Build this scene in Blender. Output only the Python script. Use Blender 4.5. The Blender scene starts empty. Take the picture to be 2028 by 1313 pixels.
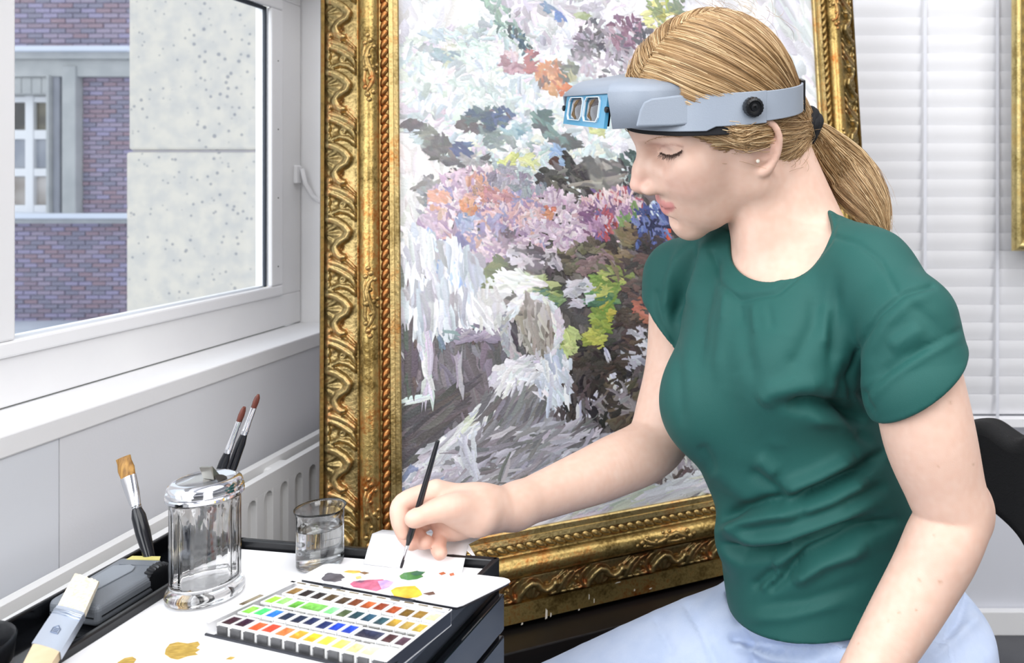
import bpy, bmesh, math, random
import numpy as np
from mathutils import Vector, Matrix
from mathutils.bvhtree import BVHTree

SC = bpy.context.scene
COL = SC.collection
# ------------------------------------------------------------------ camera, sky, lights, exposure
F, CX, CY, CZ = 1650.0, 1520.0, 358.0, 1.08      # focal length (px of a 2028 px wide frame), optical centre, camera height
cd = bpy.data.cameras.new('camera')
cam = bpy.data.objects.new('camera', cd)
COL.objects.link(cam)
cam.location = (0, 0, CZ)
cam.rotation_euler = (math.pi / 2, 0, 0)
cd.sensor_fit = 'HORIZONTAL'
cd.sensor_width = 36.0
cd.lens = F * 36.0 / 2028.0
cd.shift_x = -(CX - 1014.0) / 2028.0
cd.shift_y = -(656.5 - CY) / 2028.0
cd.clip_start = 0.02
cd.clip_end = 200
cd.dof.use_dof = True
cd.dof.focus_distance = 0.86
cd.dof.aperture_fstop = 9.0
SC.camera = cam
SC.view_settings.view_transform = 'Standard'
SC.view_settings.look = 'None'
SC.view_settings.gamma = 1.0
SC.view_settings.use_curve_mapping = False
SC.view_settings.exposure = 0.25
wd = bpy.data.worlds.new('overcast_sky')
SC.world = wd
wd.use_nodes = True
bg = wd.node_tree.nodes['Background']
bg.inputs['Color'].default_value = (0.90, 0.95, 1.0, 1)
bg.inputs['Strength'].default_value = 1.1


def area(name, loc, target, size, power, col=(1, 1, 1)):
    l = bpy.data.lights.new(name, 'AREA')
    l.shape = 'RECTANGLE'
    l.size, l.size_y = size
    l.energy = power
    l.color = col
    o = bpy.data.objects.new(name, l)
    COL.objects.link(o)
    o.location = loc
    o.rotation_euler = (Vector(target) - Vector(loc)).to_track_quat('-Z', 'Y').to_euler()
    return o


area('overhead_fill', (0.7, 0.0, 2.66), (0.7, 0.05, 0.0), (2.2, 2.2), 47, (1, 0.99, 0.97))  # unseen overhead panel, added as fill for the room
area('rear_fill', (1.7, -1.7, 1.9), (-0.2, 1.4, 1.0), (1.5, 1.5), 31, (1, 0.99, 0.98))  # unseen fill added behind the camera to brighten window wall and blind
area('window_daylight', (-1.35, -0.75, 1.75), (0.2, 0.75, 0.95), (2.2, 1.5), 46, (0.96, 0.98, 1.0))

# ------------------------------------------------------------------ helpers


def P(px, py, Y):
    return Vector(((px - CX) / F * Y, Y, CZ - (py - CY) / F * Y))


def onz(px, py, z):
    return P(px, py, (CZ - z) * F / (py - CY))


def lin(c):
    c = c / 255.0
    return c / 12.92 if c <= 0.04045 else ((c + 0.055) / 1.055) ** 2.4


def rgb(r, g, b):
    return (lin(r), lin(g), lin(b), 1.0)


MATS = {}


def mat(name, col, rough=0.5, metal=0.0, col2=None, scale=40.0, bump=0.0, bscale=None, detail=4.0, spec=0.5, coat=0.0,
        trans=0.0, ior=1.45, stretch=None, sheen=0.0, sss=0.0, attr=None, lo=0.35, hi=0.65, alpha=1.0):
    m = bpy.data.materials.new(name)
    m.use_nodes = True
    nt = m.node_tree
    b = nt.nodes['Principled BSDF']
    b.inputs['Base Color'].default_value = col
    b.inputs['Roughness'].default_value = rough
    b.inputs['Metallic'].default_value = metal
    b.inputs['Specular IOR Level'].default_value = spec
    b.inputs['Coat Weight'].default_value = coat
    b.inputs['Transmission Weight'].default_value = trans
    b.inputs['IOR'].default_value = ior
    b.inputs['Sheen Weight'].default_value = sheen
    if sss:
        b.inputs['Subsurface Weight'].default_value = sss
        b.inputs['Subsurface Radius'].default_value = (0.8, 0.35, 0.2)
        b.inputs['Subsurface Scale'].default_value = 0.008
    src = None
    if col2 or bump:
        tc = nt.nodes.new('ShaderNodeTexCoord')
        mp = nt.nodes.new('ShaderNodeMapping')
        nt.links.new(tc.outputs['Object'], mp.inputs['Vector'])
        if stretch:
            mp.inputs['Scale'].default_value = stretch
        src = mp
    if attr:
        at = nt.nodes.new('ShaderNodeAttribute')
        at.attribute_name = attr
        nt.links.new(at.outputs['Color'], b.inputs['Base Color'])
    if col2:
        n = nt.nodes.new('ShaderNodeTexNoise')
        n.inputs['Scale'].default_value = scale
        n.inputs['Detail'].default_value = detail
        r = nt.nodes.new('ShaderNodeValToRGB')
        r.color_ramp.elements[0].position = lo
        r.color_ramp.elements[0].color = col
        r.color_ramp.elements[1].position = hi
        r.color_ramp.elements[1].color = col2
        nt.links.new(src.outputs[0], n.inputs['Vector'])
        nt.links.new(n.outputs['Fac'], r.inputs['Fac'])
        nt.links.new(r.outputs['Color'], b.inputs['Base Color'])
    if bump:
        n2 = nt.nodes.new('ShaderNodeTexNoise')
        n2.inputs['Scale'].default_value = bscale or scale
        n2.inputs['Detail'].default_value = detail
        bp = nt.nodes.new('ShaderNodeBump')
        bp.inputs['Strength'].default_value = bump
        bp.inputs['Distance'].default_value = 0.002
        nt.links.new(src.outputs[0], n2.inputs['Vector'])
        nt.links.new(n2.outputs['Fac'], bp.inputs['Height'])
        nt.links.new(bp.outputs['Normal'], b.inputs['Normal'])
    MATS[name] = m
    return m


def world_of(o):
    m = o.matrix_basis.copy()
    while o.parent:
        o = o.parent
        m = o.matrix_basis @ m
    return m


def tag(o, label=None, cat=None, group=None, kind=None):
    if label:
        o['label'] = label
    if cat:
        o['category'] = cat
    if group:
        o['group'] = group
    if kind:
        o['kind'] = kind
    return o


def thing(name, label, cat, loc=(0, 0, 0), rotz=0.0, group=None):
    o = bpy.data.objects.new(name, None)
    o.empty_display_size = 0.02
    COL.objects.link(o)
    o.location = loc
    o.rotation_euler = (0, 0, rotz)
    return tag(o, label, cat, group)


def fin(me, m, smooth):
    if m:
        me.materials.append(m)
    if smooth:
        me.polygons.foreach_set('use_smooth', [True] * len(me.polygons))
        if smooth is not True:
            me.set_sharp_from_angle(angle=math.radians(smooth))


def build(name, V, Fc, m=None, parent=None, smooth=False, bevel=0.0, segs=2, label=None, kind=None, mods=()):
    """one mesh object; V is in world space"""
    V = np.asarray(V, dtype=float).reshape(-1, 3)
    if parent:
        Mi = np.array(world_of(parent).inverted())
        V = V @ Mi[:3, :3].T + Mi[:3, 3]
        origin = None
    else:
        c = V.mean(0)
        c[2] = V[:, 2].min()
        V = V - c
        origin = c
    me = bpy.data.meshes.new(name)
    me.from_pydata(V.tolist(), [], [list(f) for f in Fc])
    fin(me, m, smooth)
    o = bpy.data.objects.new(name, me)
    COL.objects.link(o)
    if parent:
        o.parent = parent
    else:
        o.location = origin
    if bevel:
        bm_ = o.modifiers.new('Bevel', 'BEVEL')
        bm_.width = bevel
        bm_.segments = segs
        bm_.limit_method = 'ANGLE'
        bm_.harden_normals = False
    tag(o, label, None, None, kind)
    return o


class MB:
    def __init__(s):
        s.V, s.F = [], []

    def add(s, V, Fc):
        n = len(s.V)
        s.V += [tuple(v) for v in V]
        s.F += [tuple(i + n for i in f) for f in Fc]
        return s

    def box(s, lo, hi):
        x0, y0, z0 = lo
        x1, y1, z1 = hi
        return s.hexa([(x0, y0, z0), (x1, y0, z0), (x1, y1, z0), (x0, y1, z0)], [(x0, y0, z1), (x1, y0, z1), (x1, y1, z1), (x0, y1, z1)])

    def obox(s, c, ex, ey, ez):
        c, ex, ey, ez = map(Vector, (c, ex, ey, ez))
        q = [(-1, -1), (1, -1), (1, 1), (-1, 1)]
        return s.hexa([c + ex * a + ey * b - ez for a, b in q], [c + ex * a + ey * b + ez for a, b in q])

    def hexa(s, bot, top):
        n = len(bot)
        Fc = [tuple(range(n - 1, -1, -1)), tuple(range(n, 2 * n))]
        Fc += [(i, (i + 1) % n, n + (i + 1) % n, n + i) for i in range(n)]
        return s.add(list(bot) + list(top), Fc)

    def tube(s, pts, rad, n=10, caps=True):
        pts = [Vector(p) for p in pts]
        if not hasattr(rad, '__len__'):
            rad = [rad] * len(pts)
        V = []
        up = None
        for i, p in enumerate(pts):
            t = (pts[min(i + 1, len(pts) - 1)] - pts[max(i - 1, 0)]).normalized()
            if up is None:
                up = t.orthogonal().normalized()
            up = (up - t * up.dot(t)).normalized()
            sd = t.cross(up)
            for k in range(n):
                a = 2 * math.pi * k / n
                V.append(p + (up * math.cos(a) + sd * math.sin(a)) * rad[i])
        Fc = []
        for i in range(len(pts) - 1):
            for k in range(n):
                k2 = (k + 1) % n
                Fc.append((i * n + k, i * n + k2, (i + 1) * n + k2, (i + 1) * n + k))
        if caps:
            Fc += [tuple(range(n - 1, -1, -1)), tuple(range((len(pts) - 1) * n, len(pts) * n))]
        return s.add(V, Fc)

    def lathe(s, prof, c=(0, 0, 0), n=32, rfun=None, axis=None, closed=False):
        """prof = [(r, h)...] about z (or about axis) through c"""
        c = Vector(c)
        R = Matrix.Identity(3)
        if axis is not None:
            R = Vector((0, 0, 1)).rotation_difference(Vector(axis)).to_matrix()
        V = []
        for j, (r, h) in enumerate(prof):
            for k in range(n):
                a = 2 * math.pi * k / n
                rr = r if rfun is None else rfun(r, h, a, j)
                V.append(c + R @ Vector((rr * math.cos(a), rr * math.sin(a), h)))
        Fc = []
        m = len(prof)
        for j in range(m if closed else m - 1):
            j2 = (j + 1) % m
            for k in range(n):
                k2 = (k + 1) % n
                Fc.append((j * n + k, j * n + k2, j2 * n + k2, j2 * n + k))
        if not closed:
            if prof[0][0] > 1e-6:
                Fc.append(tuple(range(n - 1, -1, -1)))
            if prof[-1][0] > 1e-6:
                Fc.append(tuple(range((m - 1) * n, m * n)))
        return s.add(V, Fc)

    def grid(s, pts, nu, nv):
        """pts[j*nu+i]"""
        return s.add(pts, [(j * nu + i, j * nu + i + 1, (j + 1) * nu + i + 1, (j + 1) * nu + i) for j in range(nv - 1) for i in range(nu - 1)])

    def prism(s, poly, d):
        d = Vector(d)
        return s.hexa([Vector(p) for p in poly], [Vector(p) + d for p in poly])

    def build(s, name, m=None, parent=None, smooth=False, **k):
        return build(name, s.V, s.F, m, parent, smooth, **k)


def copy_to(o, loc, rot=None, parent='same'):
    c = o.copy()
    COL.objects.link(c)
    if parent != 'same':
        c.parent = parent
    c.location = loc
    if rot is not None:
        c.rotation_euler = rot
    return c


rnd = random.Random(7)
M_white = mat('white_paint', rgb(242, 242, 243), 0.45, col2=rgb(238, 238, 240), scale=6)
M_whitegloss = mat('white_gloss', rgb(238, 238, 240), 0.3)
M_wall = mat('wall_paint', rgb(226, 227, 231), 0.7, col2=rgb(221, 222, 227), scale=3, bump=0.05, bscale=300)
M_gap = mat('shadow_gap', rgb(90, 90, 86), 0.9)
M_black = mat('black_plastic', rgb(24, 25, 28), 0.28, bump=0.05, bscale=400)
M_blackgloss = mat('black_gloss', rgb(14, 15, 18), 0.08)
M_chrome = mat('chrome', rgb(225, 226, 230), 0.09, 1.0)
M_steel = mat('brushed_steel', rgb(205, 206, 210), 0.28, 1.0)
# ================================================================== the setting
WT = 30.0 / F          # the window wall turns a little: its lines run to x = 1550 in the frame


def LW(s, d, z):
    return Vector((-d + s * WT, s, z))


def lbox(mb, s0, s1, d0, d1, z0, z1):
    """box in window-wall coordinates (s along the wall, d out towards the street)"""
    q = [(s0, d0), (s1, d0), (s1, d1), (s0, d1)]
    return mb.hexa([LW(a, b, z0) for a, b in q], [LW(a, b, z1) for a, b in q])


M_floor = mat('grey_floor', rgb(92, 93, 97), 0.6, col2=rgb(84, 85, 90), scale=12)
tag(MB().box((-0.95, -4.0, -0.1), (4.2, 2.12, 0.0)).build('floor', M_floor), kind='structure')
M_back = mat('back_wall_paint', rgb(222, 224, 232), 0.7, col2=rgb(217, 219, 228), scale=4, bump=0.04, bscale=300)
tag(MB().box((-0.78, 2.0, 0.0), (4.2, 2.12, 2.7)).build('wall_back', M_back), kind='structure')
bb = MB()
x = -0.70
while x < 2.0:
    bb.box((x, 1.978, 0.0), (min(x + 0.598, 2.1), 1.998, 0.056))
    x += 0.6
M_far = mat('far_room_paint', rgb(214, 213, 210), 0.8)
tag(MB().box((4.2, -4.0, 0.0), (4.3, 2.12, 2.7)).build('wall_right', M_far), kind='structure')
tag(MB().box((-0.95, -4.1, 0.0), (4.3, -4.0, 2.7)).build('wall_front', M_far), kind='structure')
tag(MB().box((-0.95, -4.1, 2.7), (4.3, 2.12, 2.8)).build('ceiling', M_back), kind='structure')
tag(bb.build('baseboard_back', M_white, bevel=0.0015), kind='structure')

# window wall: parapet, reveal, header, far pier
WL = lbox(MB(), 0.922, 2.0, 0.80, 0.95, 0.0, 0.800).build('wall_left', M_wall)
tag(WL, kind='structure')
lbox(MB(), -4.0, 0.9205, 0.80, 0.95, 0.0, 0.800).build('wall_panel', mat('wall_panel_paint', rgb(222, 225, 231), 0.65, col2=rgb(217, 220, 227), scale=3), WL)
lbox(MB(), 1.5375, 2.0, 0.80, 0.94, 0.80, 2.7).build('wall_pier', M_white, WL)
lbox(MB(), 0.18, 1.5375, 0.80, 0.94, 1.47, 2.7).build('wall_header', M_white, WL)
lbox(MB(), -4.0, 0.18, 0.80, 0.94, 2.45, 2.7).build('wall_header', M_white, WL)
lbox(MB(), -4.0, -2.2, 0.80, 0.94, 0.80, 2.45).build('wall_pier', M_white, WL)
tag(lbox(MB(), -4.0, 1.5375, 0.798, 0.895, 0.795, 0.819).build('trim_1', M_white, bevel=0.002), kind='structure', label='white painted window sill board')

# window 1 (the pane in view) and the nearer casement beside it
M_sash = mat('sash_paint', rgb(240, 240, 241), 0.4, col2=rgb(236, 236, 238), scale=8)
M_bead = mat('bead_paint', rgb(244, 244, 246), 0.3)
M_rubber = mat('dark_gasket', rgb(40, 48, 62), 0.5)
M_pane = bpy.data.materials.new('window_glass')
M_pane.use_nodes = True
nt = M_pane.node_tree
nt.nodes.clear()
o_ = nt.nodes.new('ShaderNodeOutputMaterial')
mx = nt.nodes.new('ShaderNodeMixShader')
fr = nt.nodes.new('ShaderNodeFresnel')
fr.inputs['IOR'].default_value = 1.38
tr = nt.nodes.new('ShaderNodeBsdfTransparent')
tr.inputs['Color'].default_value = (0.97, 0.985, 1.0, 1)
gl = nt.nodes.new('ShaderNodeBsdfGlossy')
gl.inputs['Roughness'].default_value = 0.02
nt.links.new(fr.outputs[0], mx.inputs[0])
nt.links.new(tr.outputs[0], mx.inputs[1])
nt.links.new(gl.outputs[0], mx.inputs[2])
nt.links.new(mx.outputs[0], o_.inputs[0])
PANE_NT, PANE_FR = nt, fr


def thin_fresnel(nt, fr, ior):
    """same reflectance from both sides of a thin pane"""
    ge = nt.nodes.new('ShaderNodeNewGeometry')
    mr = nt.nodes.new('ShaderNodeMapRange')
    mr.inputs['To Min'].default_value = ior
    mr.inputs['To Max'].default_value = 1.0 / ior
    nt.links.new(ge.outputs['Backfacing'], mr.inputs['Value'])
    nt.links.new(mr.outputs[0], fr.inputs['IOR'])


def casement(name, s0, s1, stay):
    """outer edges of the sash s0..s1"""
    w = tag(bpy.data.objects.new(name, None), kind='structure')
    COL.objects.link(w)
    w.location = LW(s0, 0.888, 0.82)
    zb, zt = 0.821, 1.462
    st, bd = 0.060, 0.033
    g0, g1, gb, gt = s0 + st + bd, s1 - st - bd, 0.8965, 1.381
    f = MB()
    lbox(f, s0, s1, 0.888, 0.912, zb, 0.8775)
    lbox(f, s0, s1, 0.888, 0.912, gt + 0.02, zt)
    lbox(f, s0, s0 + st, 0.888, 0.912, 0.8775, gt + 0.02)
    lbox(f, s1 - st, s1, 0.888, 0.912, 0.8775, gt + 0.02)
    f.build('sash_frame', M_sash, w, bevel=0.002)
    b = MB()
    a0, a1 = s0 + st, s1 - st
    for (sa, sb, za, zb2) in ((a0, a1, 0.8775, gb), (a0, a1, gt, gt + 0.02)):
        lbox(b, sa, sb, 0.884, 0.893, za, zb2)
    lbox(b, a0, g0, 0.884, 0.893, gb, gt)
    lbox(b, g1, a1, 0.884, 0.893, gb, gt)
    b.build('glazing_bead', M_bead, w, bevel=0.003)
    r = MB()
    for (sa, sb, za, zb2) in ((g0, g1, gt - 0.006, gt), (g0, g0 + 0.003, gb, gt), (g1 - 0.004, g1, gb, gt)):
        lbox(r, sa, sb, 0.8935, 0.8965, za, zb2)
    r.build('gasket', M_rubber, w)
    lbox(MB(), g0, g1, 0.897, 0.899, gb, gt).build('pane', M_pane, w)
    sp = MB()
    for (sa, sb, za, zb2) in ((g0, g1, gb - 0.02, gb + 0.002), (g0, g1, gt - 0.002, gt + 0.02), (g0 - .02, g0 + 0.002, gb, gt), (g1 - 0.002, g1 + .02, gb, gt)):
        lbox(sp, sa, sb, 0.8995, 0.911, za, zb2)
    sp.build('outer_bead', M_bead, w)
    for zz in (0.93, 1.05, 1.17, 1.29):
        MB().tube([LW(a1 - 0.016, 0.8838, zz), LW(a1 - 0.016, 0.8832, zz)], 0.0012, 8).build('bead_pin', M_gap, w)
    if stay:
        h = MB()
        lbox(h, s1 - 0.024, s1 - 0.008, 0.8815, 0.8885, 1.075, 1.108)
        h.build('stay_plate', M_whitegloss, w, bevel=0.002)
        pth = [LW(s1 - 0.012, 0.879, 1.102), LW(s1 - 0.010, 0.874, 1.075), LW(s1 - 0.004, 0.864, 1.052), LW(s1 + 0.004, 0.852, 1.039), LW(s1 + 0.007, 0.842, 1.036),
               LW(s1 + 0.008, 0.834, 1.041), LW(s1 + 0.007, 0.833, 1.048)]
        MB().tube(pth, [0.0035, 0.004, 0.004, 0.004, 0.0045, 0.0045, 0.0035], 10).build('stay_hook', M_whitegloss, w, smooth=True)
    return w


thin_fresnel(PANE_NT, PANE_FR, 1.3)
casement('window_1', 0.868, 1.5355, True)
casement('window_2', 0.205, 0.8655, False)
tag(lbox(MB(), -0.4, 1.5375, 0.8955, 1.03, 0.78, 0.812).build('trim_2', M_gap), kind='structure', label='dark joint and outer sill under the window')
tag(lbox(MB(), 1.525, 1.5375, 0.913, 0.935, 0.82, 1.46).build('trim_3', M_bead), kind='structure', label='white outer reveal of the window')

# ------------------------------------------------------------------ outside the window
M_conc = mat('pebbled_concrete', rgb(196, 195, 192), 0.9, bump=0.5, bscale=90)
nt = M_conc.node_tree
b = nt.nodes['Principled BSDF']
tc = nt.nodes.new('ShaderNodeTexCoord')
vo = nt.nodes.new('ShaderNodeTexVoronoi')
vo.inputs['Scale'].default_value = 40
vo.inputs['Randomness'].default_value = 1
nz = nt.nodes.new('ShaderNodeTexNoise')
nz.inputs['Scale'].default_value = 22
nz.inputs['Detail'].default_value = 6
n3 = nt.nodes.new('ShaderNodeTexNoise')
n3.inputs['Scale'].default_value = 4
r1 = nt.nodes.new('ShaderNodeValToRGB')
r1.color_ramp.elements[0].position = 0.05
r1.color_ramp.elements[0].color = rgb(168, 169, 174)
r1.color_ramp.elements[1].position = 0.17
r1.color_ramp.elements[1].color = rgb(222, 219, 213)
r2 = nt.nodes.new('ShaderNodeValToRGB')
r2.color_ramp.elements[0].position = 0.36
r2.color_ramp.elements[0].color = rgb(208, 208, 208)
r2.color_ramp.elements[1].position = 0.62
r2.color_ramp.elements[1].color = rgb(231, 227, 219)
mm = nt.nodes.new('ShaderNodeMix')
mm.data_type = 'RGBA'
mm.blend_type = 'MULTIPLY'
mm.inputs['Factor'].default_value = 0.8
ad = nt.nodes.new('ShaderNodeMath')
ad.operation = 'ADD'
sb = nt.nodes.new('ShaderNodeMath')
sb.operation = 'MULTIPLY'
sb.inputs[1].default_value = 0.5
nt.links.new(tc.outputs['Object'], vo.inputs['Vector'])
nt.links.new(tc.outputs['Object'], nz.inputs['Vector'])
nt.links.new(tc.outputs['Object'], n3.inputs['Vector'])
nt.links.new(n3.outputs['Fac'], sb.inputs[0])
nt.links.new(vo.outputs['Distance'], ad.inputs[0])
nt.links.new(sb.outputs[0], ad.inputs[1])
mr = nt.nodes.new('ShaderNodeMapRange')
mr.inputs['From Min'].default_value = 0.31
mr.inputs['From Max'].default_value = 1.2
nt.links.new(ad.outputs[0], mr.inputs['Value'])
nt.links.new(mr.outputs[0], r1.inputs['Fac'])
nt.links.new(nz.outputs['Fac'], r2.inputs['Fac'])
nt.links.new(r1.outputs['Color'], mm.inputs[6])
nt.links.new(r2.outputs['Color'], mm.inputs[7])
nt.links.new(mm.outputs[2], b.inputs['Base Color'])

pr = thing('concrete_pier', 'pale pebbled concrete pier of the facade just outside the window', 'pier', (P(380, 600, 2.5).x, 2.5, -0.4))
xl, xr = P(249, 0, 2.5).x, P(640, 0, 2.5).x
zj = P(0, 299, 2.5).z
for nm, z0, z1, dy in (('lower_block', -0.4, zj - 0.003, 0.0), ('upper_block', zj + 0.003, 3.2, 0.006)):
    MB().box((xl + dy * .5, 2.5 + dy, z0), (xr, 2.9, z1)).build(nm, M_conc, pr, bevel=0.008)
MB().box((xl + .01, 2.515, zj - 0.004), (xr, 2.9, zj + 0.004)).build('joint', mat('joint_mortar', rgb(176, 172, 178), 0.9), pr)
tag(MB().box((-9.5, 2.2, -0.5), (-1.0, 12.0, -0.43)).build('trim_4', mat('pale_paving', rgb(205, 210, 220), 0.8, col2=rgb(190, 196, 208), scale=3)), kind='structure', label='pale paved yard outside')

# brick building across the yard: its face looks towards us
YB = 9.0
kB = YB / F


def bx(px):
    return (px - CX) * kB


def bz(py):
    return CZ - (py - CY) * kB


BM = [mat('brick_%s' % n, rgb(*c), 0.85, col2=rgb(*d), scale=20, bump=0.3, bscale=60) for n, c, d in (
    ('plum', (150, 134, 150), (160, 144, 158)), ('mauve', (160, 148, 168), (170, 158, 176)), ('grey', (140, 136, 154), (150, 146, 164)), ('violet', (158, 150, 178), (166, 158, 184)), ('russet', (156, 134, 146), (164, 142, 152)))]
M_mortar = mat('mortar', rgb(178, 178, 192), 0.9)
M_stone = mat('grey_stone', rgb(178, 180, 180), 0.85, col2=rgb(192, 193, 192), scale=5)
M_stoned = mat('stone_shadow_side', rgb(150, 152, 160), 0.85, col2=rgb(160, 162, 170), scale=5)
M_ledge = mat('pale_ledge', rgb(222, 228, 240), 0.6)
bl = thing('brick_building', 'plum brick building with stone bands across the yard', 'building', (bx(130), YB, -0.43))
brick_me = {}


def brick_panel(px0, px1, py0, py1, cw, chh, keep, face):
    x0, x1, z0, z1 = bx(px0), bx(px1), bz(py1), bz(py0)
    pn = MB().box((x0, YB + face + 0.02, z0), (x1, YB + 0.6, z1)).build('brick_panel', M_mortar, bl)
    W, Hh = cw * kB, chh * kB
    rest = MB()
    made = 0
    nr = int(round((z1 - z0) / Hh))
    for j in range(nr):
        x = x0 - (W / 2 if j % 2 else 0)
        while x < x1 - 0.01:
            a, b_ = max(x, x0) + 0.006, min(x + W, x1) - 0.006
            if b_ - a > 0.02:
                zc = z1 - (j + 0.5) * Hh
                dy = rnd.uniform(0, 0.008)
                if made < keep:
                    L = round(b_ - a, 4)
                    mi = rnd.randrange(5)
                    key = (L, chh, mi)
                    if key not in brick_me:
                        q = MB().box((-L / 2, 0, -Hh / 2 + 0.006), (L / 2, 0.05, Hh / 2 - 0.006))
                        me = bpy.data.meshes.new('brick')
                        me.from_pydata(q.V, [], q.F)
                        me.materials.append(BM[mi])
                        brick_me[key] = me
                    o = bpy.data.objects.new('brick', brick_me[key])
                    COL.objects.link(o)
                    o.parent = pn
                    o.location = Vector(((a + b_) / 2, YB + face - dy, zc)) - bl.location
                    made += 1
                else:
                    rest.box((a, YB + face - dy, zc - Hh / 2 + 0.006), (b_, YB + face + 0.05, zc + Hh / 2 - 0.006))
            x += W
    if rest.V:
        rest.build('brick_rows', BM[1], bl, kind='stuff')
    return pn


brick_panel(-20, 270, -24, 95, 30, 10, 120, 0.0)
brick_panel(155, 275, 152, 422, 27, 9, 150, 0.06)
brick_panel(-20, 275, 440, 640, 27, 9, 260, 0.0)


def bbox(px0, px1, py0, py1, y0, name, m, parent=bl, y1=0.6, **k):
    return MB().box((bx(px0), YB + y0, bz(py1)), (bx(px1), YB + y1, bz(py0))).build(name, m, parent, **k)


bbox(-20, 275, 95, 105, -0.16, 'cornice', M_ledge, bevel=0.01)
bbox(-20, 275, 105, 118, -0.08, 'cornice', M_stone)
bbox(-20, 275, 118, 152, -0.02, 'stone_band', M_stone, bevel=0.008)
bbox(-20, 97, 152, 186, 0.03, 'lintel', M_stone)
for j in range(4):
    bbox(20 + j * 20, 39 + j * 20, 153, 185, 0.015, 'lintel_block', M_stone, bevel=0.01)
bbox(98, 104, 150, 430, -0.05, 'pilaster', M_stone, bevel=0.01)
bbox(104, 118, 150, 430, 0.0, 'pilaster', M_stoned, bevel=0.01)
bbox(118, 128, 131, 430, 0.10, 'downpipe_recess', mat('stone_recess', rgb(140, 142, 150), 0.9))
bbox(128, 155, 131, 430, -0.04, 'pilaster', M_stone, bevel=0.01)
bbox(-20, 275, 422, 432, -0.15, 'sill_course', M_ledge, bevel=0.01)
bbox(-20, 275, 432, 442, -0.06, 'sill_course', M_stone)
wf = bbox(-20, 98, 186, 424, 0.25, 'window_frame', M_whitegloss)
M_refl = [mat('far_pane_%d' % i, rgb(*c), 0.12, col2=rgb(*d), scale=2.2, detail=2) for i, (c, d) in enumerate((((78, 76, 74), (158, 150, 128)), ((150, 154, 164), (186, 188, 194)), ((150, 140, 132), (206, 200, 196))))]
for i, (a, b_) in enumerate(((200, 254), (275, 332), (350, 406))):
    bbox(34, 95, a, b_, 0.235, 'pane', M_refl[i], wf)
    bbox(-14, 20, a, b_, 0.235, 'pane', M_refl[i], wf)
for a, b_ in ((186, 200), (254, 275), (332, 350), (406, 424)):
    bbox(-20, 98, a + 1, b_ - 1, 0.20, 'transom', M_whitegloss, wf, bevel=0.008)
bbox(18, 35, 186, 424, 0.19, 'mullion', M_whitegloss, wf, bevel=0.008)

# ------------------------------------------------------------------ radiator under the window
M_rad = mat('radiator_enamel', rgb(228, 228, 228), 0.4)
M_radg = mat('radiator_groove', rgb(196, 196, 194), 0.6)
rd = thing('radiator', 'white double panel radiator with rounded vertical grooves under the window', 'radiator', LW(1.0, 0.72, 0.1))
RZ = 0.672


def rad_panel(d0, d1, z1, s0=-0.2, s1=1.62):
    """flat panel with pressed vertical grooves, pitch .05, cut as a real relief"""
    nx, xs = [], []
    pitch, gw = 0.036, 0.019
    s = s0
    mb = MB()
    lbox(mb, s0, s1, d0 + 0.008, d1, 0.1, z1 - 0.001)
    # raised ribs and the closed top band
    lbox(mb, s0, s1, d0, d0 + 0.0085, z1 - 0.022, z1)
    while s < s1:
        lbox(mb, s, s + pitch - gw, d0, d0 + 0.0085, 0.1, z1 - 0.0215)
        # rounded groove head: a half disc cut out of the band, built as wedge fillets
        c0 = s + pitch - gw
        rr = gw / 2
        for k in range(6):
            a0, a1 = math.pi * k / 6, math.pi * (k + 1) / 6
            p0 = (c0 + rr - rr * math.cos(a0), z1 - 0.034 + rr * math.sin(a0) * 1.1)
            p1 = (c0 + rr - rr * math.cos(a1), z1 - 0.034 + rr * math.sin(a1) * 1.1)
            mb.hexa([LW(p0[0], d0, p0[1]), LW(p1[0], d0, p1[1]), LW(p1[0], d0 + .0085, p1[1]), LW(p0[0], d0 + .0085, p0[1])],
                    [LW(p0[0], d0, z1 - .0212), LW(p1[0], d0, z1 - .0212), LW(p1[0], d0 + .0085, z1 - .0212), LW(p0[0], d0 + .0085, z1 - .0212)])
        s += pitch
    return mb


rad_panel(0.7145, 0.728, RZ).build('front_panel', M_rad, rd, bevel=0.0012)
rad_panel(0.742, 0.757, RZ + 0.004).build('rear_panel', M_rad, rd, bevel=0.0012)
g = MB()
lbox(g, -0.2, 1.62, 0.7285, 0.7415, 0.12, RZ - 0.06)
g.build('convector_fins', M_radg, rd)
lbox(MB(), 1.19, 1.235, 0.722, 0.748, RZ - 0.035, RZ - 0.004).build('header_pipe', M_rad, rd, bevel=0.006)
lbox(MB(), 0.3, 0.32, 0.757, 0.798, 0.2, 0.6).build('bracket', M_rad, rd)
lbox(MB(), 1.3, 1.32, 0.757, 0.798, 0.2, 0.6).build('bracket', M_rad, rd)

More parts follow.
